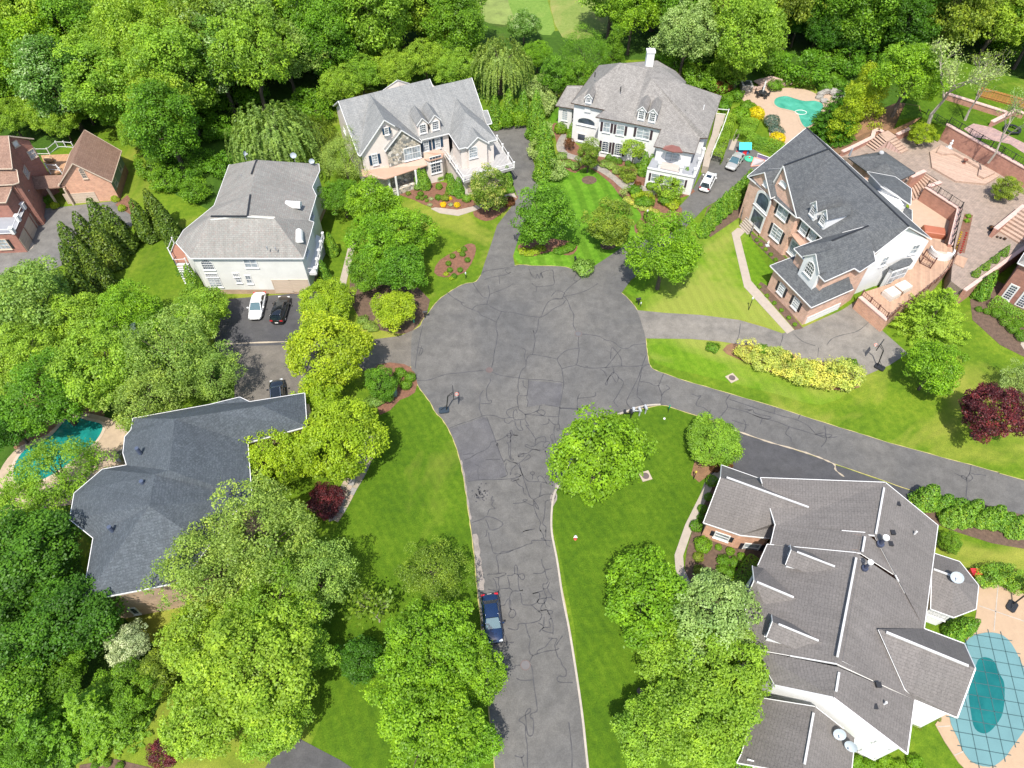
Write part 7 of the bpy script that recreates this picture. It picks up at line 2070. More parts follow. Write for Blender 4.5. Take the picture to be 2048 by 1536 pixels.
# variegated hedge row
for i, (x, y, r) in enumerate([(1494, 700, 26), (1525, 716, 28), (1548, 714, 26), (1575, 732, 31), (1602, 742, 31), (1632, 748, 32), (1662, 748, 35), (1692, 752, 37)]):
    plant('big_bush', x, y, r, L_VAR, 'cream variegated bush in the row below the sandy driveway, {} from the left'.format(ORD[i]), group='variegated bushes below the driveway', hf=.9)
row('bush', [(325, 870), (640, 1000), (735, 1000), (880, 1040), (520, 930), (1035, 985)], 12, L_MID, 'plain green bush within the variegated row, {} from the left', 'green bushes within the variegated row', zone=z5, hf=1.4)
plant('low_shrub', 1425, 695, 14, L_MID, 'low green shrub alone on the lawn below the sandy driveway')
# F garden
Q_ = [(380, 60, 18), (560, 85, 7), (695, 130, 9), (825, 185, 8), (640, 495, 8)]
row('ball_shrub', Q_, 8, L_BRIGHT, 'clipped ball shrub in the garden before the orange brick wall, {} from the left', 'clipped balls before the orange brick wall', zone=zQ, hf=.9)
plant('ball_shrub', *zQ.px(478, 490), 18, L_MID, 'large clipped dark green cube shaped bush in the front garden', hf=1.1)
row('ball_shrub', [(1424, 962, 13), (1417, 994, 9), (1405, 1018, 10), (1402, 1035, 8), (1392, 1052, 13)], 10, L_MID, 'round shrub along the curved concrete walk, {} from the left', 'round shrubs along the concrete walk')
row('bush', [(620, 240), (600, 350), (690, 380), (740, 260)], 12, L_MID, 'loose green bush in the middle of the front garden, {} from the left', 'loose bushes in the front garden', zone=zQ)
row('bush', [(325, 195), (330, 350)], 10, L_OLIVE, 'flowering rose bush in the front garden, {} from the left', 'rose bushes in the front garden', zone=zQ)
for k, (x, y) in enumerate([(285, 150), (340, 150), (370, 175), (345, 220), (385, 230), (365, 200), (320, 325), (375, 322), (345, 335), (360, 530)]):
    plant('low_shrub', *zQ.px(x, y), 1.8, L_RED, 'red rose blossom in the front garden, {} of the blossoms'.format(ORD[k]), group='red roses')
hedge('hedge', 'low dark hedge running to the front door of the weathered roof house', [zQ(960, 240), zQ(740, 560)], 1.3, .9, .16, L_ARB)
plant('ball_shrub', 1430, 936, 10, L_BRONZE, 'round rust red barberry beside the roof corner')
row('bush', [(1445, 930), (1455, 925), (1438, 922)], 12, L_BRONZE, 'rust red bush under the dome shaped tree, {} from the left', 'rust red bushes')
# right edge garden
row('ball_shrub', [(1770, 1160, 12), (1860, 1240, 13), (1935, 1320, 12), (1985, 1265, 10), (2030, 1390, 14), (1670, 1140, 8), (1585, 1118, 7)], 12, L_MID, 'clipped ball in the curved bed at the right edge, {} from the left', 'clipped balls at the right edge', zone=zU, hf=.8)
hedge('hedge', 'dark clipped hedge before the brick wall at the right edge', [zU(1700, 1070), zU(2048, 1270), zU(2200, 1350)], 1.5, 1.2, .17, L_ARB)
row('cone_shrub', [(1572, 735), (1672, 665), (1770, 590), (1862, 520)], 9, L_ARB, 'small pointed shrub along the dividing wall, {} from the left', 'pointed shrubs along the dividing wall', zone=zU, z0=PZ, hf=1.2)
plant('oak', *zT.px(1010, 700), 27, L_YEL, 'yellow green bushy evergreen against the tall brick wall', z0=PZ, hf=.75, v=1)
plant('oak', *zT.px(1870, 1265), 29, L_OLIVE, 'olive green bushy evergreen on the patio', z0=PZ, hf=.65, v=0)
plant('sycamore', 1930, 110, 100, L_PALE, 'tall half bare tree with white trunk at the upper right', z0=UZ, v=0)
plant('sycamore', 2035, 230, 55, L_PALE, 'bare white barked tree on the upper lawn at the right edge', z0=UZ, v=1, hf=1.2)
plant('sycamore', 1980, 150, 60, L_OLIVE, 'slender half bare tree between the two white barked ones', z0=UZ, v=1)
plant('leafy', 1822, 150, 66, L_BRIGHT, 'leafy green tree with leaning trunk above the patio stairs', z0=UZ, v=0, hf=1.1)
# left bits
row('ball_shrub', [(700, 1100), (1475, 1010), (1560, 1130)], 8, L_YEL, 'yellowish shrub at the brick garage yard, {} from the left', 'shrubs at the brick garage', zone=zA)
row('bush', [(570, 1030), (640, 1010), (490, 1010)], 9, L_MID, 'green plant under the brown walkway roof, {} from the left', 'plants under the walkway roof', zone=zA)
row('low_shrub', [(660, 560), (680, 575), (735, 650), (745, 655), (725, 640)], 12, L_GREY, 'pale hosta plant in the shade by the circle, {} from the left', 'hostas by the turning circle')
row('low_shrub', [(755, 800), (775, 790), (740, 805)], 16, L_GREY, 'fine leafed plant in the bed below the left driveway, {} from the left', 'fine leafed plants below the driveway')
row('bush', [(800, 745), (820, 755), (812, 770), (790, 760)], 11, L_MID, 'bush in the bed beside the turning circle, {} from the left', 'bushes beside the turning circle')
row('ball_shrub', [(190, 1530), (215, 1526), (240, 1532)], 8, L_MID, 'round shrub at the bottom left corner bed, {} from the left', 'round shrubs at the bottom left')
row('low_shrub', [(1320, 1240), (1380, 1180), (1450, 1180)], 10, L_OLIVE, 'rough weed patch behind the weathered roof house, {} from the left', 'weeds behind the house', zone=z7)
row('bush', [(900, 1500), (1000, 1530), (1300, 1500), (1200, 1530), (1100, 1490)], 15, L_BRIGHT, 'green bush at the bottom edge behind the low roof, {} from the left', 'bushes behind the low roof', zone=z7)

# ------------------------------------------------------------------ the woods
def in_px(poly, p):
    # ground point -> survey pixel
    Zc = -CAM_H; f_ = p[1] * _c - Zc * _s; u = p[1] * _s + Zc * _c
    x, y = 1024 + CAM_F * p[0] / f_, 768 - CAM_F * u / f_
    return inside([Vector((a, b)) for a, b in poly], x, y), x, y
WOODS = [
 ('in the woods behind the brick garage', [(-260, -300), (430, -300), (425, 340), (400, 420), (310, 395), (275, 300), (215, 262), (60, 272), (-60, 262), (-260, 300)], 7.0),
 ('in the woods behind the cream house', [(430, -300), (700, -300), (705, 150), (660, 190), (645, 225), (560, 225), (430, 300)], 7.0),
 ('in the woods behind the stone gabled house', [(705, -120), (900, -100), (915, 30), (960, 120), (930, 150), (860, 140), (760, 160), (700, 160)], 7.2),
 ('in the woods behind the white stucco house', [(1180, 95), (1245, 60), (1262, -300), (1600, -300), (1600, 90), (1520, 130), (1430, 160), (1380, 130), (1250, 110)], 7.4),
 ('in the woods at the upper right', [(1600, -300), (2350, -300), (2350, 160), (2060, 180), (1900, 160), (1780, 150), (1700, 180), (1600, 90)], 7.4),
]
wr = random.Random(9)
wood_items = []
for where, poly, sp_ in WOODS:
    y = 70.0
    k = 0
    while y < 330:
        x = -170 + (k % 2) * sp_ * .5
        while x < 170:
            p = (x + wr.uniform(-1, 1) * sp_ * .27, y + wr.uniform(-1, 1) * sp_ * .27)
            ok, qx, qy = in_px(poly, p)
            if ok and -90 < qx < 2130 and qy > -25: wood_items.append((where, p, qx, qy, k))
            x += sp_
        y += sp_ * .87; k += 1
palL = [(L_BRIGHT, 'bright green'), (L_MID, 'mid green'), (L_LIME, 'yellow green'), (L_SILVER, 'silver tinged'), (L_DARK, 'dark green'), (L_OLIVE, 'olive green'), (L_GREY, 'grey green')]
wL = {0: [6, 4, 7, 3, .5, 2, 1], 1: [6, 5, 5, 2, .6, 2, 3], 2: [4, 3, 6, 0, 0, 2, 4], 3: [4, 4, 3, 0, 3, 4, 1], 4: [3, 4, 1, 0, 6, 2, 0]}
from collections import defaultdict
rows_ = defaultdict(list)
for it in wood_items: rows_[(it[0], it[4])].append(it)
rowno = {}
for w_ in [w[0] for w in WOODS]:
    ks = sorted(k for (a, k) in rows_ if a == w_)
    for i, k in enumerate(ks): rowno[(w_, k)] = i
for key in sorted(rows_, key=lambda q: (q[0], q[1])):
    its = sorted(rows_[key], key=lambda i: i[2])
    zi = [w[0] for w in WOODS].index(key[0])
    for n_, (where, p, qx, qy, k) in enumerate(its):
        m, cn = wr.choices(palL, wL[zi])[0]
        kind = wr.choices(['forest', 'leafy', 'maple', 'spruce'], [6, 3, 1, 1.2 if zi == 4 else .15])[0]
        s = wr.uniform(.9, 1.25) * (1.3 if kind == 'maple' else 1.0)
        if kind == 'spruce': m, cn = L_DARK, 'dark conical'
        hf = {'forest': wr.uniform(.85, 1.15), 'leafy': wr.uniform(1.1, 1.45), 'maple': 1.35, 'spruce': 1.1}[kind]
        r_ = rowno[key]
        plant_at(kind, p[0], p[1], 0, s, m, '{} tree {}, {} from left, {} row'.format(cn, where, ORD[n_], ORD[r_]), hf, 'woodland trees')
# trees of the meadow edge
plant('pine', 1170, 108, 50, L_MID, 'dark tufted pine at the near edge of the meadow', v=1)
plant('maple', 1048, 52, 30, L_SILVER, 'silvery tree standing before the meadow path', v=0)
plant('leafy', 1075, 110, 30, L_BRIGHT, 'green tree between the willow and the tufted pine', v=1)
plant('cypress', 1228, 100, 20, L_MID, 'narrow evergreen behind the white chimney', v=0)
plant('leafy', 1375, 70, 62, L_PALE, 'large pale crowned tree right of the white chimney', v=1, hf=1.2)
plant('leafy', 1495, 70, 76, L_LIME, 'huge bright tree hanging over the pool garden', v=0, hf=1.25)
plant('maple', 1468, 130, 40, L_LIME, 'bright lower tree behind the round green bush', v=2)
plant('oak', 1115, 150, 36, L_MID, 'deep green tree left of the taupe roof', v=1)
plant('oak', 1160, 165, 34, L_MID, 'deep green tree just behind the left wing of the taupe roof', v=0)
row('leafy', [(870, 60), (900, 90), (925, 65)], 34, L_LIME, 'light green tree near the dry meadow, {} from the left', 'light green trees near the dry meadow')
row('leafy', [(722, 150), (790, 140), (850, 118), (912, 138), (760, 95), (680, 170)], 42, L_LIME, 'yellow green tree crowding the rear of the stone gabled roof, {} from the left', 'trees crowding the stone gabled roof')
row('leafy', [(1600, 35), (1655, 60), (1712, 70), (1765, 60), (1560, 30), (1690, 15), (1640, 50)], 44, L_DARK, 'dark tree in the shade above the small pool, {} from the left', 'dark trees above the small pool', hf=1.1)
row('leafy', [(20, 235), (85, 225), (165, 205), (235, 225), (275, 265), (120, 240)], 40, L_LIME, 'bright tree just behind the orange deck and garage, {} from the left', 'bright trees behind the garage')
row('big_bush', [(300, 330), (335, 300), (370, 350), (400, 320), (440, 330), (330, 360), (390, 380)], 30, L_MID, 'leafy thicket at the woods edge by the side lawn, {} from the left', 'thickets at the woods edge')
row('big_bush', [(400, 232), (430, 255), (640, 218), (662, 192), (470, 195), (425, 200), (352, 275), (500, 185), (610, 205)], 32, L_MID, 'undergrowth bush at the dark edge of the left woods, {} from the left', 'undergrowth of the left woods')
row('big_bush', [(1400, 150), (1440, 158), (1700, 125), (1745, 118), (1790, 100), (1840, 85), (1900, 70), (1660, 112), (1960, 60), (1540, 120), (2020, 90), (1350, 120)], 34, L_MID, 'undergrowth bush at the foot of the upper right woods, {} from the left', 'undergrowth of the upper right woods')
row('leafy', [(110, 1350), (40, 1500), (250, 1390)], 62, L_MID, 'mid green tree crowding the bottom left corner, {} from the left', 'trees at the bottom left corner')
# ------------------------------------------------------------------ vehicles
M_TYRE = plain('tyre_rubber', (.015, .015, .017), .85)
M_RIM = plain('alloy_rim', (.45, .46, .48), .3, .8)
M_CARGL = paint('car_window_glass', (.012, .02, .028), 1.0, .06)
M_SCREEN = paint('windscreen_glass', (.05, .11, .13), 1.0, .05)
M_LAMPG = paint('headlight_glass', (.6, .62, .62), 1.0, .1)
M_LAMPR = paint('tail_light_plastic', (.5, .01, .015), 1.0, .2)
M_CHROME = plain('chrome', (.7, .7, .7), .15, .9)
def car(label, px0, px1, col, suv=False, sunroof=False, rails=False, L=4.75, W_=.9, group=None, split=False):
    """px0 front end, px1 rear end on the ground"""
    a, b = P(*px0), P(*px1)
    ctr = (a + b) / 2; d = (a - b).normalized()
    t = thing('parked_car', label, 'car', (ctr.x, ctr.y, ROADZ), atan2(d.y, d.x), group)
    def put_local(name, mb, m, smooth=False, par=None):
        o = put(name, mb.mesh(name, m, smooth, smooth), par or t, Matrix.Identity(4)); return o
    zs = 1.0 if suv else .9
    st = [(-.5, .74, .38, .62), (-.485, .86, .32, .86 if not suv else .98), (-.42, .96, .26, zs), (-.28, 1.0, .24, zs + .02), (-.05, 1.0, .24, zs), (.18, 1.0, .24, zs - .02), (.3, .99, .24, zs - .05), (.4, .95, .25, zs - .12), (.465, .86, .28, zs - .22), (.5, .66, .34, zs - .38)]
    mb = MB(); rings = []
    for f, w, zb, zt in st:
        w *= W_; x = f * L; c = .05 if abs(f) < .47 else .02
        half = [(0, zb), (w * .85, zb), (w * .98, zb + .1), (w, (zb + zt) / 2), (w * .97, zt - .12), (w * .88, zt - .02), (w * .5, zt + c), (0, zt + c * 1.2)]
        rings.append([Vector((x, y, z)) for y, z in half] + [Vector((x, -y, z)) for y, z in half[-2:0:-1]])
    for r0, r1 in zip(rings, rings[1:]):
        n = len(r0)
        for k in range(n): mb.face([r0[k], r0[(k + 1) % n], r1[(k + 1) % n], r1[k]])
    mb.face(rings[0][::-1]); mb.face(rings[-1])
    body = put_local('body', mb, col, True)
    body.modifiers.new('s', 'SUBSURF').render_levels = 1
    zt = 1.68 if suv else 1.42
    if suv: bx, tx = (-.485, .235), (-.43, .07)
    else: bx, tx = (-.36, .245), (-.235, .05)
    bw, tw = W_ * .87, W_ * .68
    B0 = [Vector((bx[0] * L, -bw, zs)), Vector((bx[1] * L, -bw, zs)), Vector((bx[1] * L, bw, zs)), Vector((bx[0] * L, bw, zs))]
    T_ = [Vector((tx[0] * L, -tw, zt)), Vector((tx[1] * L, -tw, zt)), Vector((tx[1] * L, tw, zt)), Vector((tx[0] * L, tw, zt))]
    def pane(name, q, m, shrink=.06):
        c = sum(q, Vector()) / 4
        mb = MB(); mb.face([p.lerp(c, shrink) for p in q]); mb.face([(p.lerp(c, shrink) * .995) for p in q[::-1]]); put_local(name, mb, m)
    pane('windscreen', [B0[1], B0[2], T_[2], T_[1]], M_SCREEN); pane('rear_window', [B0[3], B0[0], T_[0], T_[3]], M_CARGL)
    for q in ([B0[0], B0[1], T_[1], T_[0]], [B0[2], B0[3], T_[3], T_[2]]):
        m0, m1 = q[0].lerp(q[1], .5), q[3].lerp(q[2], .5)
        pane('side_window', [q[0], m0, m1, q[3]], M_CARGL, .05); pane('side_window', [m0, q[1], q[2], m1], M_CARGL, .05)
    mb = MB()
    for k in range(4): mb.tube([B0[k], T_[k]], .055, 5)
    for sg in (-1, 1):
        m0 = Vector(((bx[0] + bx[1]) / 2 * L, sg * bw, zs)); m1 = Vector(((tx[0] + tx[1]) / 2 * L, sg * tw, zt)); mb.tube([m0, m1], .05, 5)
        mb.tube([T_[0 if sg < 0 else 3], T_[1 if sg < 0 else 2]], .05, 5)
    put_local('pillars', mb, col, True)['kind'] = 'stuff'
    mb = MB(); nx_ = 6; ny_ = 6
    g = [[Vector((tx[0] * L + (tx[1] - tx[0]) * L * i / nx_, -tw + 2 * tw * j / ny_, zt + .075 * (1 - (2 * j / ny_ - 1) ** 2) * (1 - .5 * (2 * i / nx_ - 1) ** 2))) for j in range(ny_ + 1)] for i in range(nx_ + 1)]
    for i in range(nx_):
        for j in range(ny_): mb.face([g[i][j], g[i + 1][j], g[i + 1][j + 1], g[i][j + 1]])
    rf = put_local('car_roof', mb, col, True)
    if sunroof:
        mb = MB(); x0 = tx[1] * L
        mb.box((x0 - .62, 0, zt + .075), (.75, tw * 1.25, .03)); put_local('sunroof', mb, M_CARGL)
    if rails:
        for sg in (-1, 1):
            mb = MB(); mb.bar((tx[0] * L + .1, sg * tw * .92, zt + .1), (tx[1] * L - .1, sg * tw * .92, zt + .1), .045); put_local('roof_rail', mb, M_CHROME)
    wm = MB(); wm.tube([(0, -.11, 0), (0, .11, 0)], .33, 16); wme = wm.mesh('tyre', M_TYRE)
    rm = MB(); rm.tube([(0, -.125, 0), (0, .125, 0)], .21, 10); rme = rm.mesh('rim', M_RIM)
    for fx in (-.3, .31):
        for sg in (-1, 1):
            w = put('wheel', wme, t, Matrix.Translation((fx * L, sg * (W_ - .1), .33)))
            put('rim', rme, w, Matrix.Identity(4))
    for sg in (-1, 1):
        mb = MB(); mb.box((bx[1] * L - .45, sg * (W_ + .1), zs + .1), (.14, .22, .14)); put_local('wing_mirror', mb, col)
        mb = MB(); mb.box((.463 * L, sg * W_ * .66, zs - .28), (.2, .32, .13)); put_local('headlight', mb, M_LAMPG)
        mb = MB(); mb.box((-.478 * L, sg * W_ * .72, zs - (.08 if suv else .14)), (.16, .36, .17)); put_local('tail_light', mb, M_LAMPR)
    mb = MB(); mb.box((-.501 * L, 0, .62), (.03, .42, .16)); put_local('number_plate', mb, M_WHITE)
    mb = MB(); mb.box((.49 * L, 0, .42), (.08, W_ * 1.1, .14)); put_local('grille', mb, M_IRON)
    return t
C_WHITE = paint('white_car_paint', (.8, .8, .79)); C_SIL = paint('champagne_car_paint', (.45, .44, .41), .8, .25, .3)
C_BLACK = paint('black_car_paint', (.008, .009, .01), 1.0, .1); C_BLUE = paint('blue_car_paint', (.006, .022, .07), 1.0, .15, .2)
car('dark blue sedan parked on the left side of the road under a bright tree', (990, 1290), (979, 1194), C_BLUE)
car('white sedan left of the black car on the dark driveway', (511, 645), (523, 592), C_WHITE)
car('black sport utility car right of the white sedan on the dark driveway', (572, 598), (555, 655), C_BLACK, True)
car('white sport utility car with black sunroof beside the taupe roofed house', (1425, 348), (1403, 393), C_WHITE, True, True)
car('pale silver sedan beside the turquoise playhouse on the narrow driveway', (1455, 347), (1482, 311), C_SIL)
car('dark sport utility car with roof rails half hidden above the slate roof', (556, 772), (560, 822), C_BLACK, True, False, True)

# ------------------------------------------------------------------ basketball hoops
def hoop(label, px, face, boardm, rimm, lean=.35, basem=None):
    p = P(*px, ROADZ); f = Vector((face[0], face[1], 0)).normalized(); r = Vector((-f.y, f.x, 0))
    t = thing('basketball_hoop', label, 'basketball hoop', p)
    mb = MB(); b0 = p
    pts = [b0 + f * x + r * y for x, y in ((.15, -.42), (.3, -.3), (.3, .3), (.15, .42), (-.75, .42), (-.9, .3), (-.9, -.3), (-.75, -.42))]
    mb.prism(pts, ROADZ + .01, ROADZ + .2); mb.build('base', basem or M_IRON, t)
    top = b0 + f * lean + UP * 2.75
    mb = MB(); mb.tube([b0 + UP * .15, top], .07, 8); mb.tube([b0 - f * .7 + UP * .2, b0 + f * lean * .4 + UP * 1.1], .03, 6); mb.build('pole', M_IRON, t)
    bc = top + f * .65 + UP * .55
    mb = MB()
    for dz in (-.15, .15): mb.bar(top + UP * dz * .6, bc + UP * dz - f * .03, .05)
    mb.build('arm', M_IRON, t)
    mb = MB(); mb.box(bc, (1.35, .03, .85), (r, f, UP)); mb.build('backboard', boardm, t)
    mb = MB()
    for s_ in (-1, 1): mb.bar(bc + r * .7 * s_ - UP * .45, bc + r * .7 * s_ + UP * .45, .07); mb.bar(bc - r * .7 + UP * .45 * s_, bc + r * .7 + UP * .45 * s_, .07)
    mb.bar(bc - r * .3 - UP * .28 + f * .03, bc + r * .3 - UP * .28 + f * .03, .04); mb.bar(bc - r * .3 + UP * .17 + f * .03, bc + r * .3 + UP * .17 + f * .03, .04)
    mb.build('backboard_frame', M_IRON, t)['kind'] = 'stuff'
    rc = bc + f * .38 - UP * .3
    mb = MB(); ring = [rc + f * .23 * cos(a) + r * .23 * sin(a) for a in [i * pi / 8 for i in range(17)]]; mb.tube(ring, .022, 6, cap=False); rim = mb.build('rim', rimm, t)
    mb = MB()
    for i in range(12):
        a = i * pi / 6; q = rc + f * .22 * cos(a) + r * .22 * sin(a); q2 = rc + f * .13 * cos(a + .5) + r * .13 * sin(a + .5) - UP * .4; mb.bar(q, q2, .018)
        q3 = rc + f * .13 * cos(a - .5) + r * .13 * sin(a - .5) - UP * .4; mb.bar(q, q3, .018)
    mb.build('net', M_WHITE, rim)['kind'] = 'stuff'
M_CLEARB = plain('smoky_backboard', (.25, .27, .28), .2); M_ORANGE = paint('orange_rim_paint', (.75, .12, .06), .3)
hoop('portable basketball hoop at the left rim of the turning circle', (893, 821), (1, .12), M_CLEARB, M_ORANGE, basem=plain('blue_black_plastic', (.03, .045, .06), .5))
hoop('portable basketball hoop at the end of the sandy driveway', (1754, 733), (-.75, .66), M_CLEARB, M_ORANGE)
hoop('portable basketball hoop with red arm on the tan pool deck', z6.px(1980, 920), (.7, .7), plain('blue_backboard', (.1, .3, .6), .4), M_ORANGE)

# ------------------------------------------------------------------ mailboxes, lamps, signs, hydrant, covers
def mailbox(label, px, face, m=None, group=None, h=1.05):
    p = P(*px); f = Vector((face[0], face[1], 0)).normalized(); r = Vector((-f.y, f.x, 0))
    t = thing('mailbox', label, 'mailbox', p, 0, group); m = m or M_IRON
    mb = MB(); mb.box(p + UP * h * .5, (.13, .13, h), (f, r, UP)); mb.build('post', m, t)
    mb = MB(); c = p + UP * (h + .02) + f * .12
    n = 6; prof = [(-.14, -.1), (.14, -.1)] + [(.14 * cos(a), .08 + .13 * sin(a)) for a in [i * pi / n for i in range(n + 1)]]
    A_ = [c - f * .3 + r * y + UP * z for y, z in prof]; B_ = [c + f * .3 + r * y + UP * z for y, z in prof]
    for k in range(len(prof)): mb.face([A_[k], A_[(k + 1) % len(prof)], B_[(k + 1) % len(prof)], B_[k]])
    mb.face(A_[::-1]); mb.face(B_); mb.build('box', m, t)
mailbox('black mailbox at the left rim of the turning circle under the yellow green tree', (850, 636), (1, .1))
mailbox('black mailbox beside the ornamental grass mound', zG.px(572, 850), (.1, -1))
mailbox('black mailbox on the lawn right of the turning circle', zG.px(1092, 1185), (-1, -.2))
M_LGREY = plain('light_grey_metal', (.42, .44, .47), .5)
zM = Zone(1220, 780, .06836)
for i, (x, y, m, nm) in enumerate(((600, 820, M_IRON, 'black'), (850, 755, M_LGREY, 'pale grey'), (1025, 690, M_LGREY, 'grey'))):
    mailbox('{} mailbox post by the kerb at the road fork, {} from the left'.format(nm, ORD[i]), zM.px(x, y), (-.25, 1), m, 'mailboxes at the road fork')
    if i < 2:
        p = zM(x, y); tb = MB(); q = p + Vector((-.75, .2, 1.0)); tb.box(q, (.26, .5, .28)); tb.box(p + Vector((-.4, .15, .8)), (.9, .1, .08))
        tag(tb.build('mailbox', m), 'side {} mailbox on the bracket of the {} post at the fork'.format(nm, ORD[i]), 'mailbox', 'mailboxes at the road fork')
def lamp(label, px, h=2.0, head=.13, white=True):
    p = P(*px); t = thing('lamp_post', label, 'lamp post', p)
    mb = MB(); mb.tube([p, p + UP * h], .05, 8); mb.build('post', M_IRON, t)
    mb = MB(); mb.lathe(p + UP * h, [(head * .6, 0), (head, .12), (head, .3), (head * .4, .4)], 8); mb.build('lantern', M_LAMPG if white else plain('yellow_lamp_glass', (.6, .5, .08), .4), t)
lamp('black garden lamp post on the lawn beside the concrete walk', (1497, 620)); lamp('black lamp post beside the larger green round shrub', zG.px(1150, 515))
lamp('short lamp post with yellow head in the mulch by the dome shaped tree', k5.px(765, 1058), 1.3, .12, False)
lamp('short black path light on the grass left of the turning circle', k1.px(440, 225), .8, .1); lamp('small path light on the grass below the black mailbox', zG.px(1110, 1198), .4, .08)
def sign(label, px):
    p = P(*px); t = thing('green_marker', label, 'marker', p)
    mb = MB(); mb.tube([p, p + UP * 1.2], .03, 6); mb.build('post', M_IRON, t)
    mb = MB(); mb.box(p + UP * 1.25, (.16, .03, .6)); mb.build('plate', paint('green_sign', (.01, .3, .16), .2), t)
sign('slim green marker post on the grass at the road fork', (1335.6, 826)); sign('slim green marker post under the yellow green tree', (829.5, 655))
p = P(1150.5, 1078); t = thing('fire_hydrant', 'small red fire hydrant with white top on the right lawn', 'hydrant', p)
mb = MB(); mb.lathe(p, [(.17, 0), (.17, .05), (.12, .08), (.12, .5), (.15, .52)], 10); mb.build('barrel', paint('hydrant_red', (.6, .03, .03), .3), t)
mb = MB(); mb.lathe(p + UP * .52, [(.16, 0), (.15, .1), (.08, .2), (.03, .24)], 10); mb.build('bonnet', M_WHITE, t)
for sg in (-1, 1): mb = MB(); mb.tube([p + Vector((0, 0, .38)), p + Vector((.2 * sg, 0, .38))], .06, 8); mb.build('nozzle', M_WHITE, t)
p = k5(527, 563); mb = MB(); mb.lathe(p, [(.14, 0), (.12, .08), (.02, .1)], 10); tag(mb.build('white_disc', M_WHITE), 'small white cap lying in the grass near the road fork', 'cap')
M_CASTI = plain('cast_iron', (.16, .12, .11), .7, .3)
def cover(label, px, r=.38, z=ROADZ, mat=None):
    p = P(*px, z); t = thing('manhole_cover', label, 'manhole cover', p)
    mb = MB(); mb.lathe(p, [(r * 1.15, 0), (r * 1.15, .014), (r, .014)], 20); mb.build('ring', M_CASTI, t)
    mb = MB(); mb.lathe(p + UP * .014, [(r * .95, 0), (r * .95, .008)], 20); mb.build('lid', mat or M_CASTI, t)
cover('round manhole cover in the left half of the turning circle', k1.px(625, 945)); cover('round manhole cover in the right half of the turning circle', k1.px(1325, 660), .42, mat=plain('patched_asphalt', (.12, .118, .12), .9))
cover('round grey manhole cover in the road near the bottom', k4.px(525, 348), .42, mat=plain('grey_iron', (.14, .13, .13), .7)); cover('round cover in the lawn at the lower right', (1280, 1382), .25, .02)
for lb, (x, y), rz in (('square concrete pad with round iron lid on the lawn above the right road', k5.px(1080, 232), .5), ('square concrete pad with round iron lid beside the large bright maple', k5.px(372, 1035), .3)):
    p = P(x, y); t = thing('utility_pad', lb, 'utility pad', p, rz)
    mb = MB(); mb.box((0, 0, .05), (1.15, 1.15, .1)); put('pad', mb.mesh('pad', plain('sandy_concrete', (.45, .37, .28), .9)), t, Matrix.Identity(4))
    mb = MB(); mb.lathe((0, 0, .1), [(.4, 0), (.4, .03), (.36, .03)], 18); put('lid', mb.mesh('lid', M_CASTI), t, Matrix.Identity(4))
p = P(868, 790) if False else P(788, 790); mb = MB(); mb.box(p + UP * .4, (.75, .65, .8)); mb.box(p + UP * .82, (.8, .7, .06)); tag(mb.build('utility_box', plain('green_utility_paint', (.18, .3, .24), .5)), 'pale green utility box in the bed below the left driveway', 'utility box')

# ------------------------------------------------------------------ dishes, furniture, toys
def dish(label, zone, x, y, z, face, r=.45):
    p = zone(x, y, z); f = Vector(face).normalized(); u = f.cross(UP).normalized(); w = u.cross(f)
    t = thing('satellite_dish', label, 'satellite dish', p)
    mb = MB(); n = 16; rings = []
    for k in range(4):
        q = k / 3
        rings.append([p + UP * .75 + f * (.12 * q * q) + (u * cos(a) * 1.0 + w * sin(a) * .9) * r * max(q, .02) for a in [i * 2 * pi / n for i in range(n)]])
    for A_, B_ in zip(rings, rings[1:]):
        for k in range(n): mb.face([A_[k], A_[(k + 1) % n], B_[(k + 1) % n], B_[k]])
    mb.build('reflector', plain('dish_grey', (.36, .41, .44), .5) if 'dish_grey' not in MATS else MATS['dish_grey'], t, True)
    mb = MB(); mb.tube([p - UP * .3, p + UP * .75 - f * .05], .04, 6); mb.build('mast', M_LGREY, t)
    mb = MB(); mb.tube([p + UP * .75 - w * r * .8, p + UP * .6 + f * .5], .025, 6); mb.box(p + UP * .6 + f * .52, (.1, .1, .14)); mb.build('feed_arm', M_WHITE, t)
dish('grey satellite dish on the octagonal roof by the pool', z6, 1625, 778, 4.6, (-.3, -.5, .9), .58); dish('left satellite dish on the low roof at the bottom', z7, 765, 1318, 4.9, (-.2, -.6, .8), .5); dish('right satellite dish on the low roof at the bottom', z7, 845, 1398, 4.5, (-.5, -.6, .55), .5)
dish('satellite dish at the rear edge of the cream house roof', z1, 1775, 300, 7.3, (.1, -.8, .4)); dish('satellite dish at the rear right corner of the cream house roof', z1, 1884, 335, 7.0, (.2, -.8, .4), .4); dish('satellite dish at the rear left of the cream house roof', z1, 1480, 290, 8.0, (.8, -.2, .3), .35)
M_SAND = plain('sandstone', (.42, .3, .24), .9, var=.3, scale=2, bumps=.4); M_GREYR = plain('grey_rock', (.3, .28, .25), .9, var=.4, scale=2, bumps=.4)
def rock(label, p, s, m, sc=(1, 1, .7), group=None):
    mb = MB(); rg = random.Random(int(p.x * 91 + p.y * 17))
    n, k_ = 9, 5; rings = []
    for j in range(k_):
        th = pi * (j + .5) / k_ - pi / 2
        rings.append([Vector((cos(a) * cos(th) * sc[0], sin(a) * cos(th) * sc[1], sin(th) * sc[2])) * s * rg.uniform(.78, 1.12) for a in [i * 2 * pi / n for i in range(n)]])
    for A_, B_ in zip(rings, rings[1:]):
        for i in range(n): mb.face([A_[i], A_[(i + 1) % n], B_[(i + 1) % n], B_[i]])
    mb.face(rings[0][::-1]); mb.face(rings[-1])
    o = put('rock', mb.mesh('rock', m)); o.location = p; tag(o, label, 'rock', group)
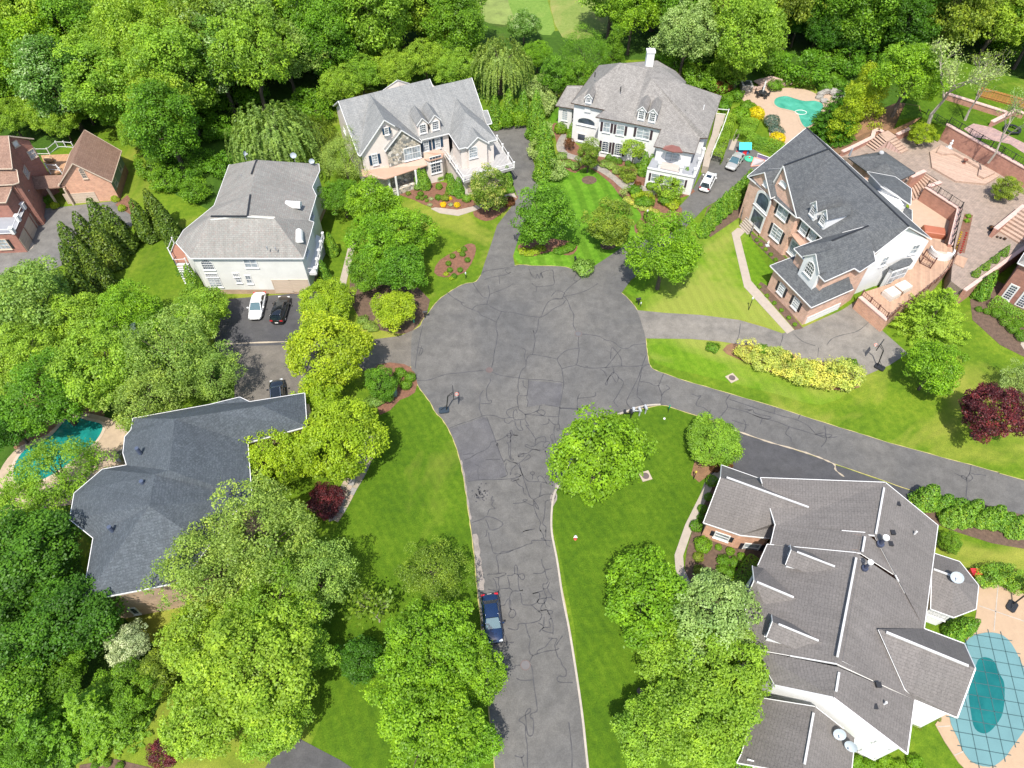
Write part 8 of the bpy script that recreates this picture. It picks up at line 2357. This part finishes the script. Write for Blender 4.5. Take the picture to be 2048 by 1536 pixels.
rk = [(960, 230), (985, 215), (1010, 205), (1040, 200), (1070, 205), (1095, 215), (1120, 225), (1135, 250), (1060, 225), (1080, 260), (945, 255), (985, 285)]
rk.sort()
for i, (x, y) in enumerate(rk): rock('grey rock of the pool waterfall, {} from the left'.format(ORD[i]), zP(x, y, .3 + .25 * (y < 215)), .75, M_GREYR, (1, .8, .6), 'waterfall rocks')
rock('large flat red sandstone boulder above the pool deck', zP(550, 140, .4), 1.9, M_SAND, (1.4, .8, .5)); rock('second flat red sandstone boulder above the pool deck', zP(662, 142, .3), 1.3, M_SAND, (1.5, .6, .45))
for i, (x, y) in enumerate([(400, 185), (440, 186), (480, 180), (520, 172), (560, 180)]): rock('low wall stone behind the pool table, {} from the left'.format(ORD[i]), zP(x, y, .2), .62, M_SAND, (1.2, .5, .6), 'low wall stones')
t = thing('outdoor_fireplace', 'stone outdoor fireplace at the left corner of the pool deck', 'fireplace', zP(362, 190)); q = zP(362, 190)
mb = MB(); mb.box(q + UP * .55, (1.9, 1.9, 1.1)); mb.build('stone_body', M_STONEW, t); mb = MB(); mb.box(q + UP * 1.13, (1.2, 1.2, .08)); mb.build('grill_plate', M_IRON, t)
q = zP(488, 248); t = thing('patio_table', 'round dark patio table with closed white parasol on the pool deck', 'table', q)
mb = MB(); mb.lathe(q + UP * .06, [(.25, 0), (.05, .1), (.05, .68), (.75, .7), (.75, .75)], 16); mb.build('table_top', M_IRON, t)
mb = MB(); mb.tube([q + UP * .8, q + UP * 1.2, q + UP * 2.6, q + UP * 3.0], [.03, .16, .12, .03], 8); mb.build('parasol', M_WHITE, t)
def chair_at(label, p, a, m, group=None, s=1.0):
    t = thing('chair', label, 'chair', p, a, group)
    I = lambda nm, mb: put(nm, mb.mesh(nm, m), t, Matrix.Identity(4))
    mb = MB(); mb.box((0, 0, .43 * s), (.5 * s, .5 * s, .06)); I('seat', mb); mb = MB(); mb.box((-.24 * s, 0, .75 * s), (.06, .5 * s, .55 * s)); I('backrest', mb)
    lm = MB(); lm.box((0, 0, .21 * s), (.05, .05, .42 * s)); me = lm.mesh('leg', m)
    for i in (-1, 1):
        for j in (-1, 1): put('leg', me, t, Matrix.Translation((.21 * s * i, .21 * s * j, 0)))
for i in range(5): a = i * 2 * pi / 5; chair_at('dark patio chair around the parasol table, {} counted round it'.format(ORD[i]), q + Vector((cos(a) * 1.05, sin(a) * 1.05, .06)), a + pi, M_IRON, 'chairs around the parasol table')
M_GREYC = plain('grey_cushion', (.3, .3, .3), .8)
chair_at('upper grey cushioned chair beside the slate roof by the left pool', zL(1800, 825, .07), 2.4, M_GREYC, None, 1.5); chair_at('lower grey cushioned chair beside the slate roof by the left pool', zL(1800, 905, .07), 3.0, M_GREYC, None, 1.5)
M_TURQ = paint('turquoise_plastic', (.02, .5, .52), .2); M_PLRED = paint('red_plastic', (.6, .03, .04), .2); M_PLBL = paint('blue_plastic', (.05, .2, .5), .2); M_PLGR = paint('green_plastic', (.06, .42, .25), .2)
zS = Zone(1360, 280, .08789)
q = zS(1430, 270); t = thing('playhouse', 'small plastic playhouse with turquoise roof behind the silver sedan', 'playhouse', q)
mb = MB(); mb.box(q + UP * .5, (1.5, 1.2, 1.0)); mb.build('walls', M_PLBL, t)
mb = MB(); r0, r1 = q + Vector((-1.0, 0, 1.75)), q + Vector((1.0, 0, 1.75))
for s_ in (-1, 1): mb.face([r0, r1, r1 + Vector((0, .9 * s_, -.8)), r0 + Vector((0, .9 * s_, -.8))][::s_])
mb.build('roof', M_TURQ, t); mb = MB(); mb.box(q + Vector((.2, -.62, .4)), (.5, .06, .8)); mb.build('door', M_PLRED, t)
q = zS(1570, 445); t = thing('sandbox', 'round green plastic turtle sandbox beside the silver sedan', 'sandbox', q)
mb = MB(); mb.lathe(q, [(.75, 0), (.8, .18), (.7, .22), (.62, .16)], 18); mb.build('shell', M_PLGR, t); mb = MB(); mb.lathe(q + UP * .16, [(.6, 0), (.35, .12), (.05, .2)], 14); mb.build('lid', M_PLGR, t); mb = MB(); mb.lathe(q + UP * .3, [(.16, 0), (.12, .1), (.02, .14)], 8); mb.build('head', M_PLRED, t)
q = zS(1440, 350); mb = MB(); mb.box(q + UP * .2, (.5, .35, .35)); mb.box(q + Vector((-.1, 0, .45)), (.2, .3, .2)); tag(mb.build('toy_car', M_PLRED), 'red toy car between the silver sedan and the playhouse', 'toy')
M_NET = plain('grey_netting', (.4, .36, .36), .8); M_CORAL = plain('coral_pink_tube', (.75, .3, .2), .5)
def frame_obj(name, label, cat, pts, m, net, r=.06):
    t = thing(name, label, cat, pts[0]); mb = MB()
    for a, b in zip(pts, pts[1:] + pts[:1]):
        mb = MB(); mb.tube([a, b], r, 6); mb.build('tube', m, t)
    mb = MB(); mb.face([p - UP * .02 for p in pts]); mb.build('net', net, t)
frame_obj('sports_goal', 'coral framed play goal with netting on the driveway', 'goal', [zS(1610, 600, .1), zS(1690, 390, .9), zS(1930, 460, .9), zS(1900, 570, .1)], M_CORAL, M_NET)
frame_obj('folding_table', 'white framed colourful panel leaning behind the coral goal', 'panel', [zS(1745, 400, .2), zS(1775, 310, 1.0), zS(2040, 400, 1.0), zS(1980, 480, .2)], M_WHITE, plain('lilac_panel', (.35, .25, .45), .6, var=.4, scale=3))
# things on the decks and terraces
def lumpbox(name, label, cat, c, w, d, h, m, rz=0):
    mb = MB(); tp = .82
    pts = [(-w / 2, -d / 2), (w / 2, -d / 2), (w / 2, d / 2), (-w / 2, d / 2)]
    L_ = [[Vector((x * f, y * f, z)) for x, y in pts] for f, z in ((1, 0), (1.02, h * .5), (.95, h * .9), (tp, h))]
    for A_, B_ in zip(L_, L_[1:]):
        for k in range(4): mb.face([A_[k], A_[(k + 1) % 4], B_[(k + 1) % 4], B_[k]])
    mb.face(L_[-1]); o = put(name, mb.mesh(name, m)); o.location = c; o.rotation_euler = (0, 0, rz); return tag(o, label, cat)
M_TARP = plain('white_tarpaulin', (.68, .62, .55), .7, var=.12, scale=3, bumps=.4)
lumpbox('covered_furniture', 'left bundle of garden furniture under a white cover on the deck', 'cover', zU(675, 985, 1.9), 1.7, 1.5, 1.0, M_TARP, .5)
lumpbox('covered_furniture', 'right bundle of garden furniture under a white cover on the deck', 'cover', zU(790, 920, 1.9), 1.9, 1.4, .95, M_TARP, .5)
lumpbox('table', 'low brown table between the two white covered bundles', 'table', zU(735, 955, 1.9), .9, 1.3, .7, plain('brown_table', (.2, .12, .08), .6), .5)
q = zU(1185, 545, 1.9); t = thing('curved_sofa', 'white curved sofa with canopy at the end of the wooden deck', 'sofa', q, radians(165))
I2 = lambda nm, mb, m: put(nm, mb.mesh(nm, m), t, Matrix.Identity(4))
mb = MB(); n = 12; arc = lambda R_, z: [Vector((R_ * cos(a), R_ * sin(a), z)) for a in [pi * i / n for i in range(n + 1)]]
for A_, B_ in ((arc(1.5, .0), arc(1.5, .45)), (arc(1.5, .45), arc(.8, .45)), (arc(.8, .45), arc(.8, 0))):
    for i in range(n): mb.face([A_[i], A_[i + 1], B_[i + 1], B_[i]])
I2('seat', mb, M_TARP); mb = MB()
mb.prism([(x.x, x.y) for x in arc(.78, 0)], 0, .35); I2('footstool', mb, plain('tan_cushion', (.5, .42, .33), .8))
mb = MB()
for A_, B_ in ((arc(1.62, 0), arc(1.62, 1.0)), (arc(1.62, 1.0), arc(1.4, 1.0)), (arc(1.4, 1.0), arc(1.45, .45))):
    for i in range(n): mb.face([A_[i], A_[i + 1], B_[i + 1], B_[i]])
I2('backrest', mb, M_WHITE)
lumpbox('hot_tub_cover', 'red brown padded hot tub cover in the sunken court', 'hot tub', zU(1112, 350, .05), 3.0, 1.8, .85, plain('red_brown_vinyl', (.4, .13, .07), .6), -.25)
q = zT(1432, 1005, PZ + .28); t = thing('fire_bowl', 'small dark fire bowl on a stem on the raised platform', 'fire bowl', q)
mb = MB(); mb.lathe(q, [(.28, 0), (.08, .1), (.08, .45)], 10); mb.build('stem', plain('rust_metal', (.2, .07, .04), .6), t); mb = MB(); mb.lathe(q + UP * .45, [(.1, 0), (.36, .2), (.32, .22), (.05, .08)], 12); mb.build('bowl', MATS['rust_metal'], t)
def statue(label, p, s):
    t = thing('garden_statue', label, 'statue', p)
    mb = MB(); mb.lathe(p, [(.2 * s, 0), (.22 * s, .1 * s), (.13 * s, .35 * s), (.16 * s, .6 * s), (.07 * s, .72 * s), (.11 * s, .85 * s), (.03 * s, .98 * s)], 10); mb.build('figure', M_WHITE, t)
    mb = MB(); mb.box(p + UP * .05, (.55 * s, .55 * s, .12)); mb.build('plinth', M_LGREY, t)
statue('pale garden statue against the tall brick wall on the platform', zT(1278, 850, PZ + .28), 1.5); statue('small white statue in the bed at the brick facade', z4(372, 1030), 1.0)
def pot(label, p, r, m, group=None):
    t = thing('plant_pot', label, 'pot', p, 0, group); mb = MB(); mb.lathe(p, [(r * .7, 0), (r, r * 1.2), (r * .85, r * 1.2), (r * .8, r)], 12); mb.build('pot', m, t)
    mb = MB(); mb.lathe(p + UP * r, [(r * .75, 0), (r * .5, r * .5), (.02, r * .8)], 8); mb.build('plant', L_BRONZE, t)
pot('large dark round planter at the foot of the right edge stairs', zU(1702, 305, PZ), .42, M_IRON)
for i, x in enumerate((1705, 1770, 1805, 1845)): pot('black flower pot in the row below the right edge stairs, {} from the left'.format(ORD[i]), zU(x, 365 + (x - 1705) * .3, PZ), .17 + .05 * (i == 3), M_IRON, 'black flower pots')
for k, (m, x0, y0, x1, y1, cn) in enumerate(((L_YFL, 1352, 525, 1408, 330, 'yellow'), (L_RED, 1397, 540, 1460, 338, 'red'))):
    for i in range(10):
        f = i / 9; plant('low_shrub', *zU.px(x0 + (x1 - x0) * f, y0 + (y1 - y0) * f), 1.9, m, '{} flower in the narrow bed beside the deck, {} from the near end'.format(cn, ORD[i]), hf=1.4, z0=PZ, group=cn + ' bed flowers')
row('bush', [(1480, 165), (1462, 212)], 5, L_BRIGHT, 'leafy plant at the far end of the flower bed, {} from the left', 'plants in the flower bed', zone=zU, z0=PZ)
q = zU(1400, 620, PZ); slabs = thing('deck_steps', 'two broad tan wooden steps from the deck to the patio', 'steps', q)
slab(slabs, 'step', pz(zU, (1352, 565), (1470, 600), (1425, 700), (1330, 650), z=PZ), PZ - .4, PZ + .08, D_TAN)
# ring bench on the upper lawn
q = zT(1915, 680, UZ); t = thing('tree_bench', 'dark hexagonal bench around the tree on the upper lawn', 'bench', q)
for i in range(6):
    a, b = i * pi / 3, (i + 1) * pi / 3; mb = MB(); mb.bar(q + Vector((cos(a), sin(a), 0)) * 1.2 + UP * .45, q + Vector((cos(b), sin(b), 0)) * 1.2 + UP * .45, .4, .07); mb.build('seat', M_IRON, t)
    mb = MB(); p_ = q + Vector((cos(a), sin(a), 0)) * 1.2; mb.box(p_ + UP * .21, (.08, .08, .42)); mb.build('leg', M_IRON, t)
mb = MB(); q = z6(1745, 738, .06); mb.box(q + UP * .3, (.9, .6, .5)); mb.box(q + UP * .6, (.94, .64, .12)); tag(mb.build('cooler', M_PLRED), 'red plastic cooler box beside the octagonal roof', 'cooler box')
mb = MB(); q = zA(640, 540, 2.9); mb.tube([q + Vector((-.6, 0, .5)), q + Vector((-.3, 0, .55)), q + Vector((.4, 0, .55)), q + Vector((.7, 0, .5))], [.2, .45, .45, .25], 10); tag(mb.build('covered_grill', plain('tan_grill_cover', (.45, .3, .17), .8)), 'tan covered grill on the orange wooden deck', 'grill')
q = z6(395, 850, 2.6); t = thing('porch_awning', 'pale grey awning at the front door of the weathered roof house', 'awning', q)
slab(t, 'awning_top', [z6(362, 880, 2.9), z6(378, 820, 2.9), z6(412, 830, 2.9), z6(392, 895, 2.9)], 2.7, 2.9, M_LGREY)
# cleaner hose ring floating in the pool
q = zP(800, 375, .1); mb = MB(); mb.tube([q + Vector((cos(a) * 1.0, sin(a) * .7, 0)) for a in [i * pi / 8 for i in range(17)]], .05, 5, cap=False); tag(mb.build('pool_hose', M_WHITE), 'looped white hose floating in the small pool', 'hose')
